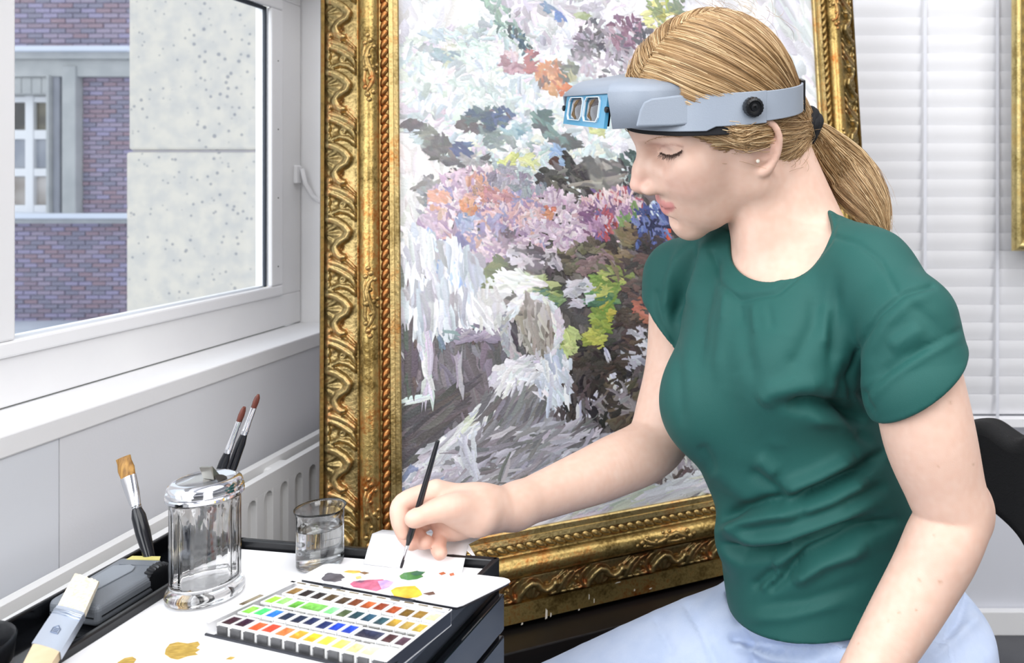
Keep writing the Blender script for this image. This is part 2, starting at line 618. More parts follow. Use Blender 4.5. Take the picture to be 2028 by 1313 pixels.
# ------------------------------------------------------------------ venetian blind on the back wall
M_slat = mat('slat_white', rgb(246, 246, 249), 0.5)
M_cord = mat('ladder_tape', rgb(228, 230, 238), 0.8)
bd_ = thing('venetian_blind', 'white venetian blind hanging closed on the back wall', 'blind', (0.35, 1.95, 0.5))
pitch = 35.6 / F * 1.94
x0, x1 = P(1480, 0, 1.94).x, P(2330, 0, 1.94).x
zb = P(0, 838, 1.94).z
prof = [(-0.024, 0.012), (-0.012, 0.0065), (0.0, 0.003), (0.012, 0.0005), (0.024, 0.0)]
sl = MB()
n = len(prof)
V = []
for xx in (x0, x1):
    for t in (0.0, 0.0026):
        V += [(xx, 1.944 + dy - t, h) for h, dy in prof]
a, b_, c, d_ = 0, n, 2 * n, 3 * n
Fc = [(a + i, a + i + 1, c + i + 1, c + i) for i in range(n - 1)] + [(b_ + i + 1, b_ + i, d_ + i, d_ + i + 1) for i in range(n - 1)]
Fc += [(a, c, d_, b_), (a + n - 1, b_ + n - 1, d_ + n - 1, c + n - 1)] + [(a + i, b_ + i, b_ + i + 1, a + i + 1) for i in range(n - 1)] + [(c + i + 1, d_ + i + 1, d_ + i, c + i) for i in range(n - 1)]
V = [(v[0], v[1], v[2] + zb + pitch) for v in V]
s0 = build('slat', V, Fc, M_slat, bd_, smooth=40)
for i in range(1, 27):
    copy_to(s0, (0, 0, i * pitch))
MB().box((x0, 1.930, zb - 0.008), (x1, 1.952, zb + 0.014)).build('bottom_rail', M_slat, bd_, bevel=0.002)
ztop = zb + 27.6 * pitch
MB().box((x0, 1.915, ztop), (x1, 1.995, ztop + 0.045)).build('headrail', M_slat, bd_, bevel=0.002)
for px in (1832, 1975, 1688):
    xx = P(px, 0, 1.93).x
    MB().box((xx - 0.0035, 1.9275, zb), (xx + 0.0035, 1.9285, ztop)).build('ladder_tape', M_cord, bd_)
# ================================================================== the big framed painting, leaning back a little
ROT, LEAN = math.radians(27), math.radians(6.5)
PR = Vector((math.cos(ROT), math.sin(ROT), 0))
PU = Vector((-math.sin(LEAN) * math.sin(ROT), math.sin(LEAN) * math.cos(ROT), math.cos(LEAN)))
PN = PR.cross(PU)
P0 = P(793, 500, 1.15)


def PT(u, v, h=0.0):
    return P0 + PR * u + PU * v + PN * h


def puv(px, py):
    d = P(px, py, 1.0) - Vector((0, 0, CZ))
    o = Vector((0, 0, CZ))
    t = (P0 - o).dot(PN) / d.dot(PN)
    q = o + d * t - P0
    return q.dot(PR), q.dot(PU)


UW, VB, VT = 0.6845, -0.397, 0.50


def gold(name, a, b_, c, rough, seed):
    m = mat(name, a, rough, 0.82, bump=0.35, bscale=220)
    nt = m.node_tree
    bs = nt.nodes['Principled BSDF']
    tc = nt.nodes.new('ShaderNodeTexCoord')
    n1 = nt.nodes.new('ShaderNodeTexNoise')
    n1.inputs['Scale'].default_value = 9 + seed
    n1.inputs['Detail'].default_value = 8
    n1.inputs['Roughness'].default_value = 0.7
    r = nt.nodes.new('ShaderNodeValToRGB')
    e = r.color_ramp.elements
    e[0].position, e[0].color = 0.36, a
    e[1].position, e[1].color = 0.50, b_
    k = r.color_ramp.elements.new(0.66)
    k.color = c
    n2 = nt.nodes.new('ShaderNodeTexNoise')
    n2.inputs['Scale'].default_value = 260
    n2.inputs['Detail'].default_value = 3
    ad = nt.nodes.new('ShaderNodeMath')
    ad.operation = 'MULTIPLY_ADD'
    ad.inputs[1].default_value = 0.28
    nt.links.new(tc.outputs['Object'], n1.inputs['Vector'])
    nt.links.new(tc.outputs['Object'], n2.inputs['Vector'])
    nt.links.new(n2.outputs['Fac'], ad.inputs[0])
    sb = nt.nodes.new('ShaderNodeMath')
    sb.operation = 'SUBTRACT'
    sb.inputs[1].default_value = 0.14
    nt.links.new(n1.outputs['Fac'], sb.inputs[0])
    nt.links.new(sb.outputs[0], ad.inputs[2])
    nt.links.new(ad.outputs[0], r.inputs['Fac'])
    nt.links.new(r.outputs['Color'], bs.inputs['Base Color'])
    return m


G_slip = gold('gilded_slip', rgb(134, 112, 66), rgb(184, 162, 110), rgb(168, 114, 58), 0.36, 1)
G_roll = gold('gilded_roll', rgb(112, 90, 46), rgb(184, 158, 98), rgb(166, 96, 38), 0.34, 3)
G_orn = gold('gilded_ornament', rgb(104, 88, 52), rgb(168, 146, 98), rgb(152, 88, 46), 0.33, 7)
G_bead = gold('gilded_bead', rgb(122, 98, 54), rgb(178, 150, 96), rgb(158, 94, 46), 0.34, 11)
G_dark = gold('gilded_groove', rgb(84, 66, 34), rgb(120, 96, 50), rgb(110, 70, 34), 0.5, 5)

pf = thing('framed_painting', 'large gilded carved frame around a loose painting of white and mauve flowers', 'painting', PT(UW / 2, VB - 0.12, -0.02))
# rails: (start, along, across) ; across points away from the canvas
PROF = {'side': dict(slip=.0135, bead=.025, r0=.026, r1=.051, o0=.0535, o1=.093, f1=.0975, ho0=.003, ho1=-.018),
        'bottom': dict(slip=.017, bead=.031, r0=.0335, r1=.0625, o0=.065, o1=.101, f1=.1275, ho0=.004, ho1=-.007)}
RAILS = [('left', 'side', (0, VT), (0, -1), (-1, 0), VT - VB), ('bottom', 'bottom', (0, VB), (1, 0), (0, -1), UW),
         ('right', 'side', (UW, VB), (0, 1), (1, 0), VT - VB), ('top', 'side', (UW, VT), (-1, 0), (0, 1), UW)]

# one period of the carved band as a height field on (s, t)
def seg_d(S, T, a, b_, asp):
    ax, ay = a[0] * asp, a[1]
    bx_, by = b_[0] * asp, b_[1]
    dx, dy = bx_ - ax, by - ay
    h = np.clip(((S * asp - ax) * dx + (T - ay) * dy) / (dx * dx + dy * dy + 1e-9), 0, 1)
    return np.hypot(S * asp - ax - h * dx, T - ay - h * dy)


def ornament_height(nu, nv, asp):
    S, T = np.meshgrid(np.linspace(0, 1, nu), np.linspace(0, 1, nv), indexing='ij')
    H = 0.10 + 0.10 * np.sin(T * math.pi) + 0 * S

    def ridge(path, w, amp, taper=None):
        nonlocal H
        for o in (-1, 0, 1):
            for i in range(len(path) - 1):
                a = (path[i][0] + o, path[i][1])
                b_ = (path[i + 1][0] + o, path[i + 1][1])
                ww = w if taper is None else w * (1 + (taper - 1) * (i + .5) / (len(path) - 1))
                d = seg_d(S, T, a, b_, asp)
                H = np.maximum(H, amp * np.sqrt(np.clip(1 - (d / ww) ** 2, 0, 1)) + 0.12 * (d < ww))

    def bump(s, t, rs, rt, amp):
        nonlocal H
        for o in (-1, 0, 1):
            q = 1 - ((S - s - o) / rs) ** 2 - ((T - t) / rt) ** 2
            H = np.maximum(H, (amp + .1) * np.sqrt(np.clip(q, 0, 1)))

    def pit(s, t, rs, rt, amp):
        nonlocal H
        for o in (-1, 0, 1):
            q = ((S - s - o) / rs) ** 2 + ((T - t) / rt) ** 2
            H = H - amp * np.exp(-q)
    # fan shaped leaf behind the curl, ribbed from its root
    ang = np.arctan2((T + .05), (S - .2) * asp)
    fan = np.exp(-(((S - .19) / .15) ** 2 + ((T - .3) / .34) ** 2) ** 2)
    H = H + fan * (0.42 + 0.16 * np.cos(ang * 9))
    # acanthus ribs
    ridge([(.58, .14), (.62, .42), (.68, .68), (.78, .97)], .15, .7, .7)
    ridge([(.66, .22), (.73, .52), (.82, .80), (.93, .99)], .12, .6, .7)
    ridge([(.95, .18), (.90, .45), (.93, .72), (1.02, .97)], .11, .6, .7)
    ridge([(.56, .66), (.64, .84), (.70, .98)], .07, .38, .7)
    pit(.80, .36, .035, .10, .3)
    # the curling S border and its knob
    ridge([(0, .08), (.04, .33), (.115, .58), (.19, .72), (.27, .65), (.32, .45), (.41, .32), (.49, .37), (.53, .5)], .155, 1.0)
    bump(.53, .52, .055, .19, .95)
    bump(.83, .55, .05, .14, .62)
    pit(.83, .55, .02, .06, .45)
    pit(.40, .48, .03, .09, .35)
    for s, t in ((.50, .12), (.66, .10), (.90, .10), (.78, .09)):
        bump(s, t, .072, .13, .75)
    bump(.02, .11, .06, .13, .7)
    k = np.ones(3) / 3
    for _ in range(2):
        H = (np.roll(H, 1, 0) + H + np.roll(H, -1, 0)) / 3 if False else H
    return H


def rail(nm, kind, st, al, ac, L):
    p = PROF[kind]
    mk = .765 if kind == 'bottom' else 1.0           # mitre against the narrower side rails

    def Q(s, n, h):
        return PT(st[0] + al[0] * s + ac[0] * n, st[1] + al[1] * s + ac[1] * n, h)
    # strips of the moulding: list of (n, h)
    def strip(name, prof, m, smooth=50):
        mb = MB()
        k = len(prof)
        mb.add([Q(-n * mk, n, h) for n, h in prof] + [Q(L + n * mk, n, h) for n, h in prof], [(i, i + 1, k + i + 1, k + i) if False else (i, k + i, k + i + 1, i + 1) for i in range(k - 1)])
        return mb.build(name, m, pf, smooth=smooth)
    strip('slip', [(0, -.006), (0, .0015), (.002, .003), (p['slip'] * .55, .0025), (p['slip'] * .6, .004), (p['slip'], .0045), (p['slip'] + .001, .001)], G_slip, 30)
    strip('bead_channel', [(p['slip'] + .0005, .001), (p['bead'] + .001, .001)], G_bead)
    rc, rr = (p['r0'] + p['r1']) / 2, (p['r1'] - p['r0']) / 2
    strip('roll_moulding', [(p['bead'] + .0005, .001), (p['r0'], .002)] + [(rc - rr * math.cos(a), .003 + rr * 1.05 * math.sin(a)) for a in np.linspace(0, math.pi, 15)] + [(p['r1'] + .0008, -.004), (p['o0'], -.004), (p['o0'], p['ho0'])], G_roll)
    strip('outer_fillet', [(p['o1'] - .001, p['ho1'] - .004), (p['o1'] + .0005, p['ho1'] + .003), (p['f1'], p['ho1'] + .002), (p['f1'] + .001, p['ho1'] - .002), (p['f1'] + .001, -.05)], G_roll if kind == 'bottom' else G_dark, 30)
    # beads (a twisted, leaning row)
    bead_me = None
    pitch = .0132
    nb = int(L / pitch)
    for i in range(nb):
        s = (i + .5) * L / nb
        if bead_me is None:
            mb = MB()
            c = Q(s, (p['slip'] + p['bead']) / 2 + .0004, .002)
            A = (PR * al[0] + PU * al[1])
            B = (PR * ac[0] + PU * ac[1])
            hw = (p['bead'] - p['slip']) / 2
            ex = A * .0086 + B * hw * .62
            ey = B * hw * .72 - A * .0015
            ez = PN * .0052
            V, Fc = [], []
            nr, nk = 7, 10
            for j in range(nr):
                ph = math.pi * j / (nr - 1) * .5
                for k in range(nk):
                    t = 2 * math.pi * k / nk
                    w = math.cos(ph)
                    V.append(c + ex * (w * math.cos(t)) + ey * (w * math.sin(t) * (1 - .25 * math.cos(t))) + ez * math.sin(ph))
            for j in range(nr - 1):
                for k in range(nk):
                    k2 = (k + 1) % nk
                    Fc.append((j * nk + k, j * nk + k2, (j + 1) * nk + k2, (j + 1) * nk + k))
            ob = build('bead', V, Fc, G_bead, pf, smooth=True)
            bead_me = ob
            base = c
        else:
            d = Q(s, 0, 0) - Q(.5 * L / nb, 0, 0)
            copy_to(bead_me, d)
    # carved band units
    per = .101 if kind == 'side' else .0985
    nu_, nv_ = 72, 44
    H = ornament_height(nu_, nv_, per / (p['o1'] - p['o0']))
    amp = .0115
    cnt = int(math.ceil((L + 2 * p['o1']) / per))
    s_start = -p['o0'] * mk if nm != 'left' else -.055
    V = []
    for i in range(nu_):
        for j in range(nv_):
            t = j / (nv_ - 1)
            n = p['o1'] + (p['o0'] - p['o1']) * t
            h = p['ho1'] + (p['ho0'] - p['ho1']) * t
            edge = min(1, t * 9, (1 - t) * 12)
            V.append(Q(s_start + per * i / (nu_ - 1), n, h - .003 + amp * H[i, j] * (.35 + .65 * edge)))
    Fc = [(i * nv_ + j, i * nv_ + j + 1, (i + 1) * nv_ + j + 1, (i + 1) * nv_ + j) for i in range(nu_ - 1) for j in range(nv_ - 1)]
    o = build('carved_leaf', V, Fc, G_orn, pf, smooth=True)
    for c_ in range(1, cnt):
        if s_start + (c_ + 1) * per > L + p['o1'] * mk:
            break
        copy_to(o, Q(s_start + c_ * per, 0, 0) - Q(s_start, 0, 0))
    # small cartouches on the roll
    def cartouche(s):
        mb = MB()
        top = .003 + rr * 1.05

        def q(ds, dn, dh=0.0):
            hh = .003 + math.sqrt(max(0, (rr * 1.05) ** 2 - (dn * 1.02) ** 2)) + dh
            return Q(s + ds, rc + dn, hh - .001)

        def ball(ds, dn, r):
            c = q(ds, dn)
            mb.lathe([(r * math.sin(a), -r * math.cos(a)) for a in np.linspace(0, math.pi, 8)], c, 10)
        for ds, dn, r in ((-.045, .002, .0035), (-.038, -.001, .0042), (-.034, .005, .0036), (-.030, -.006, .0034), (0.0, -.004, .0045), (.002, .004, .005), (-.004, -.009, .0032), (.028, .005, .0036), (.034, -.005, .0042), (.038, .002, .0042), (.045, .0, .0038), (.006, -.009, .0032), (.016, -.001, .0035), (-.016, .0, .0035)):
            ball(ds, dn, r)
        mb.tube([q(-.034, -.006), q(-.026, .001), q(-.014, .004), q(-.004, .002), q(.004, -.002), q(.016, -.005), q(.028, .0), q(.036, .004)], [.002, .003, .0042, .0045, .0045, .004, .003, .002], 8)
        mb.tube([q(-.036, .004), q(-.022, .007), q(-.008, .006), q(.004, .005), q(.018, .006), q(.03, .003)], [.0015, .0025, .003, .003, .0028, .002], 8)
        mb.build('cartouche', G_bead, pf, smooth=True)
    if nm == 'left':
        for v in (.255, -.065, -.34):
            cartouche(VT - v if False else (VT - v))
    elif nm == 'bottom':
        cartouche(puv(1312, 1058)[0])
        cartouche(.05)
    elif nm == 'right':
        for v in (.145, .42, -.2):
            cartouche(v - VB)


for r_ in RAILS:
    rail(*r_)
# white scuffs on the bottom fillet
sc = MB()
for px, py, w, hgt in ((1083, 1217, 5, 20), (1168, 1183, 2, 11), (1178, 1191, 2, 9), (1035, 1237, 4, 4), (1258, 1170, 3, 4), (1290, 1167, 6, 2), (1148, 1209, 4, 3), (1092, 1219, 3, 8), (1225, 1155, 12, 2)):
    u, v = puv(px, py)
    hb = PROF['bottom']['ho1'] + .0032
    k = .00075
    sc.prism([PT(u - w * k / 2, v - hgt * k / 2, hb), PT(u + w * k / 3, v - hgt * k / 2.4, hb), PT(u + w * k / 2, v + hgt * k / 4, hb), PT(u - w * k / 6, v + hgt * k / 2, hb)], PN * .0004)
sc.build('chipped_gilding', mat('bare_gesso', rgb(222, 214, 200), 0.8), pf, kind='stuff')
# back board and canvas
MB().hexa([PT(a, b_, -.03) for a, b_ in ((-.09, VB - .09), (UW + .09, VB - .09), (UW + .09, VT + .09), (-.09, VT + .09))], [PT(a, b_, -.02) for a, b_ in ((-.09, VB - .09), (UW + .09, VB - .09), (UW + .09, VT + .09), (-.09, VT + .09))]).build('back_board', mat('back_board_wood', rgb(120, 100, 78), 0.8), pf)
M_canvas = mat('primed_canvas', rgb(236, 234, 238), 0.7, col2=rgb(226, 226, 232), scale=14, bump=0.3, bscale=500)
cv = MB().hexa([PT(a, b_, -.008) for a, b_ in ((-.006, VB - .006), (UW + .006, VB - .006), (UW + .006, VT + .006), (-.006, VT + .006))], [PT(a, b_, -.006) for a, b_ in ((-.006, VB - .006), (UW + .006, VB - .006), (UW + .006, VT + .006), (-.006, VT + .006))]).build('canvas', M_canvas, pf)

import mathutils.noise as NZ
# brush strokes: relief ribbons of paint, laid in passages from back to front
SV, SF, SCOL = [], [], []
prs = random.Random(21)
depth_i = [0]


def inside(shape, x, y):
    if shape[0] == 'E':
        _, cx, cy, rx, ry, a = shape
        c, s = math.cos(math.radians(a)), math.sin(math.radians(a))
        dx, dy = x - cx, y - cy
        return ((dx * c + dy * s) / rx) ** 2 + ((-dx * s + dy * c) / ry) ** 2 < 1
    pts = shape[1]
    r = False
    j = len(pts) - 1
    for i in range(len(pts)):
        xi, yi = pts[i]
        xj, yj = pts[j]
        if (yi > y) != (yj > y) and x < (xj - xi) * (y - yi) / (yj - yi) + xi:
            r = not r
        j = i
    return r


def bounds(shape):
    if shape[0] == 'E':
        m = max(shape[3], shape[4])
        return shape[1] - m, shape[1] + m, shape[2] - m, shape[2] + m
    xs, ys = zip(*shape[1])
    return min(xs), max(xs), min(ys), max(ys)


def stroke(px, py, ang, ln, wd, col, curve=0.0):
    u, v = puv(px, py)
    k = 0.00074
    L, W = ln * k, wd * k
    ca, sa = math.cos(ang), -math.sin(ang)
    depth_i[0] += 1
    h0 = -.0057 + depth_i[0] * 2.2e-7
    n0 = len(SV)
    nseg = 6
    jit = [prs.uniform(-1, 1) for _ in range(4)]
    tones = [prs.uniform(.88, 1.08) for _ in range(4)]
    for i in range(nseg):
        t = i / (nseg - 1)
        w = W * (.62 + .38 * math.sin(math.pi * min(1, t * .9 + .12)) ** .6) * (1 + .22 * prs.uniform(-1, 1))
        x = (t - .5) * L
        bend = curve * L * (t - .5) ** 2 * 2
        for k_ in range(4):
            y = (k_ / 3 - .5) * w + bend
            xx = x + jit[k_] * L * (.2 if i in (0, nseg - 1) else .02)
            uu, vv = u + xx * ca - y * sa, v + xx * sa + y * ca
            uu = min(max(uu, -.003), UW + .003)
            vv = min(max(vv, VB - .003), VT + .003)
            hh = h0 + (.00022 if k_ in (1, 2) else 0.0) * min(1.6, W / .008)
            SV.append(PT(uu, vv, hh))
            f = tones[k_] * (1 - .04 * t)
            SCOL.append((lin(min(255, col[0] * f)), lin(min(255, col[1] * f)), lin(min(255, col[2] * f)), 1))
    for i in range(nseg - 1):
        for k_ in range(3):
            a = n0 + i * 4 + k_
            SF.append((a, a + 4, a + 5, a + 1))


def passage(shape, n, cols, ang=0, spread=180, ln=(14, 36), wd=(5, 12), var=9):
    x0, x1, y0, y1 = bounds(shape)
    k = 0
    tries = 0
    while k < n and tries < n * 30:
        tries += 1
        x, y = prs.uniform(x0, x1), prs.uniform(y0, y1)
        if not inside(shape, x, y):
            continue
        q_ = .5 + .95 * NZ.noise(Vector((x * .028, y * .028, len(cols) + n * .37))) + prs.uniform(-.22, .22)
        c = cols[min(len(cols) - 1, int(min(.999, max(0, q_)) * len(cols)))]
        d = prs.uniform(-var, var)
        c = tuple(min(255, max(0, q + d + prs.uniform(-4, 4))) for q in c)
        stroke(x, y, math.radians(ang + prs.uniform(-spread, spread)), prs.uniform(*ln), prs.uniform(*wd) * 1.3, c, prs.uniform(-.15, .15))
        k += 1


def Y(*p):
    return ('Y', p)


def E(cx, cy, rx, ry=None, a=0):
    return ('E', cx, cy, rx, ry or rx, a)


W1, W2, W3 = (230, 230, 232), (214, 219, 222), (220, 215, 223)
# grounds
passage(Y((790, -130), (1660, -150), (1660, 300), (1300, 330), (790, 330)), 420, [W1, (228, 226, 230), (222, 219, 224), (216, 215, 220)], 70, 60, (50, 120), (20, 44), 4)
passage(Y((1540, -100), (1660, -100), (1680, 500), (1560, 420)), 70, [(205, 208, 213), (214, 216, 220), (196, 200, 206)], 60, 12, (60, 140), (16, 30), 4)
passage(Y((790, 300), (960, 300), (880, 480), (790, 500)), 70, [(222, 220, 218), (232, 230, 230), (210, 208, 206)], 80, 30, (40, 90), (16, 34), 5)
passage(Y((1000, 500), (1320, 340), (1560, 430), (1690, 430), (1690, 930), (1100, 900)), 420, [(90, 85, 84), (80, 76, 75), (102, 97, 95)], 70, 40, (70, 120), (34, 54), 5)
passage(Y((790, 480), (1320, 330), (1560, 420), (1680, 420), (1680, 930), (1100, 900), (990, 640), (790, 660)), 1000, [(98, 92, 90), (84, 80, 78), (112, 106, 104), (70, 66, 64), (124, 116, 112)], 70, 60, (30, 70), (12, 28), 8)
passage(Y((790, 620), (1000, 610), (1010, 740), (880, 900), (790, 1000)), 190, [(118, 112, 116), (106, 102, 106), (132, 124, 134), (96, 92, 94)], 80, 22, (40, 100), (12, 28), 6)
passage(Y((790, 800), (900, 780), (880, 900), (790, 930)), 60, [(92, 88, 90), (84, 80, 82), (104, 98, 100)], -35, 15, (50, 110), (14, 28), 5)
passage(Y((790, 930), (900, 870), (1400, 860), (1700, 870), (1700, 960), (790, 1110)), 420, [(204, 202, 210), (190, 188, 198), (220, 220, 226), (176, 172, 182), (212, 204, 214)], -14, 22, (40, 100), (12, 28), 6)
# white lilac
passage(E(1010, 205, 250, 150, 15), 900, [W1, W2, W3, (196, 208, 212), (208, 216, 208), (182, 194, 200), (212, 202, 212), (170, 178, 180)], 40, 120, (12, 36), (5, 13), 6)
passage(E(1150, 60, 170, 90, 20), 320, [W1, W3, W2, (206, 200, 210), (186, 188, 192), (172, 166, 176)], 30, 90, (14, 40), (6, 14), 6)
passage(E(1080, 320, 190, 50, 8), 330, [W1, W2, (200, 212, 214), (186, 202, 202), (220, 222, 208), (160, 172, 174)], 20, 90, (10, 28), (5, 11), 6)
for cx, cy, rx, ry, a, cols, n in (
        (1005, 45, 70, 18, 50, [(150, 172, 162), (120, 140, 134), (176, 194, 184), (84, 92, 96)], 60),
        (1035, 85, 40, 8, 62, [(70, 92, 104), (98, 124, 136)], 16), (880, 105, 24, 16, -30, [(176, 178, 158), (150, 168, 176), (196, 198, 186)], 26),
        (930, 100, 60, 22, 20, [(206, 220, 214), (188, 206, 200), (226, 232, 230)], 50), (960, 190, 70, 26, 25, [(178, 190, 190), (196, 206, 204), (212, 218, 216)], 60),
        (1015, 122, 22, 22, 0, [(186, 150, 160), (150, 116, 126), (206, 184, 190)], 34), (1050, 120, 14, 22, 0, [(170, 110, 112), (140, 90, 96)], 16),
        (1090, 145, 26, 26, 30, [(190, 132, 100), (200, 152, 118), (166, 110, 84), (120, 100, 96), (212, 176, 140)], 64), (1108, 172, 20, 14, 0, [(190, 112, 72), (200, 150, 110)], 24),
        (1128, 140, 18, 18, 0, [(124, 128, 112), (96, 100, 94), (160, 158, 128)], 26), (1165, 90, 26, 20, -30, [(100, 100, 106), (124, 122, 128)], 26),
        (1190, 100, 60, 52, 50, [(128, 122, 130), (156, 146, 158), (104, 100, 106), (178, 168, 178)], 90), (1240, 62, 34, 36, 20, [(150, 118, 134), (128, 98, 116), (176, 152, 164)], 56),
        (1272, 60, 18, 26, 30, [(74, 74, 84), (98, 96, 106)], 24), (1310, 28, 32, 34, 10, [(196, 196, 92), (166, 170, 96), (140, 150, 110), (214, 214, 150)], 50), (1345, 12, 20, 16, 0, [(130, 140, 118), (98, 106, 96)], 16),
        (1180, 60, 8, 40, -25, [(88, 84, 92)], 12), (1085, 12, 12, 9, 0, [(110, 130, 160)], 8), (1112, 30, 10, 7, 0, [(90, 116, 170)], 7), (1155, 28, 11, 6, 0, [(150, 160, 120)], 7),
        (962, 238, 48, 22, -8, [(66, 82, 92), (56, 74, 100), (86, 104, 106), (96, 86, 92)], 66), (992, 228, 22, 18, 0, [(58, 80, 120), (78, 96, 130)], 22),
        (1078, 240, 18, 24, 0, [(64, 92, 92), (96, 130, 126), (74, 78, 84)], 28), (1025, 258, 26, 12, 0, [(110, 146, 156), (150, 176, 180)], 22), (980, 275, 40, 20, 10, [(118, 132, 132), (146, 156, 154)], 34),
        (815, 246, 16, 8, 0, [(96, 88, 94)], 10), (850, 270, 14, 36, -35, [(110, 112, 110), (134, 136, 130)], 22), (872, 292, 30, 22, 35, [(92, 90, 92), (116, 112, 112)], 34), (915, 296, 20, 14, 0, [(70, 84, 122), (92, 106, 140)], 22),
        (925, 318, 44, 12, 0, [(96, 94, 98), (74, 74, 78), (150, 150, 152)], 34), (1125, 282, 24, 14, 10, [(64, 70, 72), (92, 120, 116), (90, 86, 90)], 26), (1095, 270, 14, 10, 0, [(100, 126, 122)], 10), (1108, 310, 12, 22, 0, [(150, 176, 206), (178, 196, 214)], 16),
        (1008, 318, 18, 8, -30, [(196, 206, 110), (216, 220, 150)], 14), (1050, 318, 16, 12, 0, [(212, 216, 160), (226, 228, 196)], 14), (1100, 320, 6, 9, 0, [(90, 66, 60)], 5), (1185, 258, 14, 8, 0, [(186, 190, 130)], 7),
        (915, 345, 26, 22, 0, [(80, 76, 78), (64, 62, 64), (104, 98, 100)], 34), (860, 380, 34, 34, 0, [(126, 122, 124), (150, 146, 146)], 36), (845, 400, 14, 40, 0, [(140, 146, 150), (118, 124, 130)], 20)):
    passage(E(cx, cy, rx, ry, a), n, cols, a + 20, 60, (9, 26), (4, 10))
# greys and darks in the middle
passage(E(1170, 360, 100, 44, 0), 130, [(92, 88, 86), (74, 72, 70), (116, 112, 108), (62, 60, 62), (140, 136, 130)], 30, 70, (14, 36), (6, 14))
passage(E(1190, 362, 46, 11, -8), 22, [(136, 132, 124), (152, 148, 138)], -6, 10, (30, 50), (8, 14))
passage(E(1250, 330, 26, 34, 20), 46, [(66, 84, 84), (86, 108, 104), (58, 60, 62), (180, 190, 188)], 60, 60, (10, 26), (5, 10))
passage(E(1140, 388, 13, 22, 0), 24, [W1, (224, 226, 222)], 80, 20, (14, 26), (6, 10))
passage(E(1150, 350, 50, 12, 55), 16, [(56, 52, 54), (70, 66, 66)], 55, 12, (30, 50), (6, 10))
# mauve lilac heads
passage(E(955, 425, 112, 92, 10), 760, [(196, 172, 190), (206, 184, 196), (178, 152, 174), (214, 194, 200), (160, 138, 164), (222, 208, 214), (206, 168, 160), (148, 142, 176)], 70, 70, (9, 26), (4, 10))
passage(E(1070, 440, 90, 70, 0), 420, [(206, 190, 202), (190, 166, 186), (222, 210, 218), (172, 148, 172), (212, 178, 180), (160, 156, 186)], 60, 80, (9, 26), (4, 10))
for cx, cy, rx, ry, cols, n in ((945, 362, 22, 16, [(204, 156, 136), (196, 160, 146)], 22), (930, 408, 14, 16, [(206, 142, 108), (212, 164, 136)], 20), (870, 400, 22, 26, [(210, 160, 140), (220, 186, 176)], 26), (990, 388, 40, 14, [(206, 160, 146), (190, 146, 150)], 30),
                                (925, 440, 20, 16, [(140, 150, 186), (162, 168, 196)], 22), (1000, 470, 26, 18, [(120, 112, 120), (146, 128, 142)], 28), (1010, 350, 40, 26, [(146, 140, 152), (172, 168, 178)], 44), (1050, 372, 36, 18, [(116, 122, 130), (150, 156, 164)], 30),
                                (905, 480, 20, 14, [(156, 130, 150), (120, 120, 160)], 22), (1092, 420, 12, 14, [(210, 150, 120), (190, 120, 100)], 12), (1140, 460, 40, 20, [(220, 208, 214), (198, 176, 194)], 40), (850, 455, 20, 30, [(190, 170, 186), (170, 150, 176)], 26)):
    passage(E(cx, cy, rx, ry), n, cols, 60, 60, (8, 22), (4, 9))
passage(E(1215, 425, 66, 52, -10), 330, [(176, 142, 168), (150, 116, 150), (200, 172, 190), (216, 194, 200), (130, 98, 130), (172, 92, 100), (122, 106, 150)], 70, 60, (9, 24), (4, 9))
passage(E(1205, 392, 50, 16, -10), 60, [(222, 196, 196), (212, 176, 178), (230, 214, 214)], 80, 40, (8, 20), (4, 8))
passage(E(1225, 455, 34, 12, -10), 26, [(170, 70, 64), (190, 96, 80), (120, 60, 66)], 60, 40, (8, 20), (3, 7))
passage(E(1248, 440, 16, 36, 25), 26, [(96, 126, 84), (120, 146, 96)], 70, 20, (16, 34), (6, 11))
passage(E(1290, 450, 40, 46, 20), 170, [(68, 78, 128), (52, 58, 100), (92, 106, 160), (120, 130, 176), (44, 46, 78)], 60, 60, (10, 26), (5, 10))
passage(E(1300, 490, 30, 26, 0), 50, [(58, 52, 56), (72, 64, 66)], 60, 50, (14, 30), (6, 12))
passage(E(1300, 415, 18, 14, 0), 16, [(186, 206, 226), (212, 222, 230)], 60, 40, (8, 18), (4, 8))
passage(E(1325, 470, 7, 24, 0), 12, [(196, 84, 56)], 80, 15, (12, 26), (4, 7))
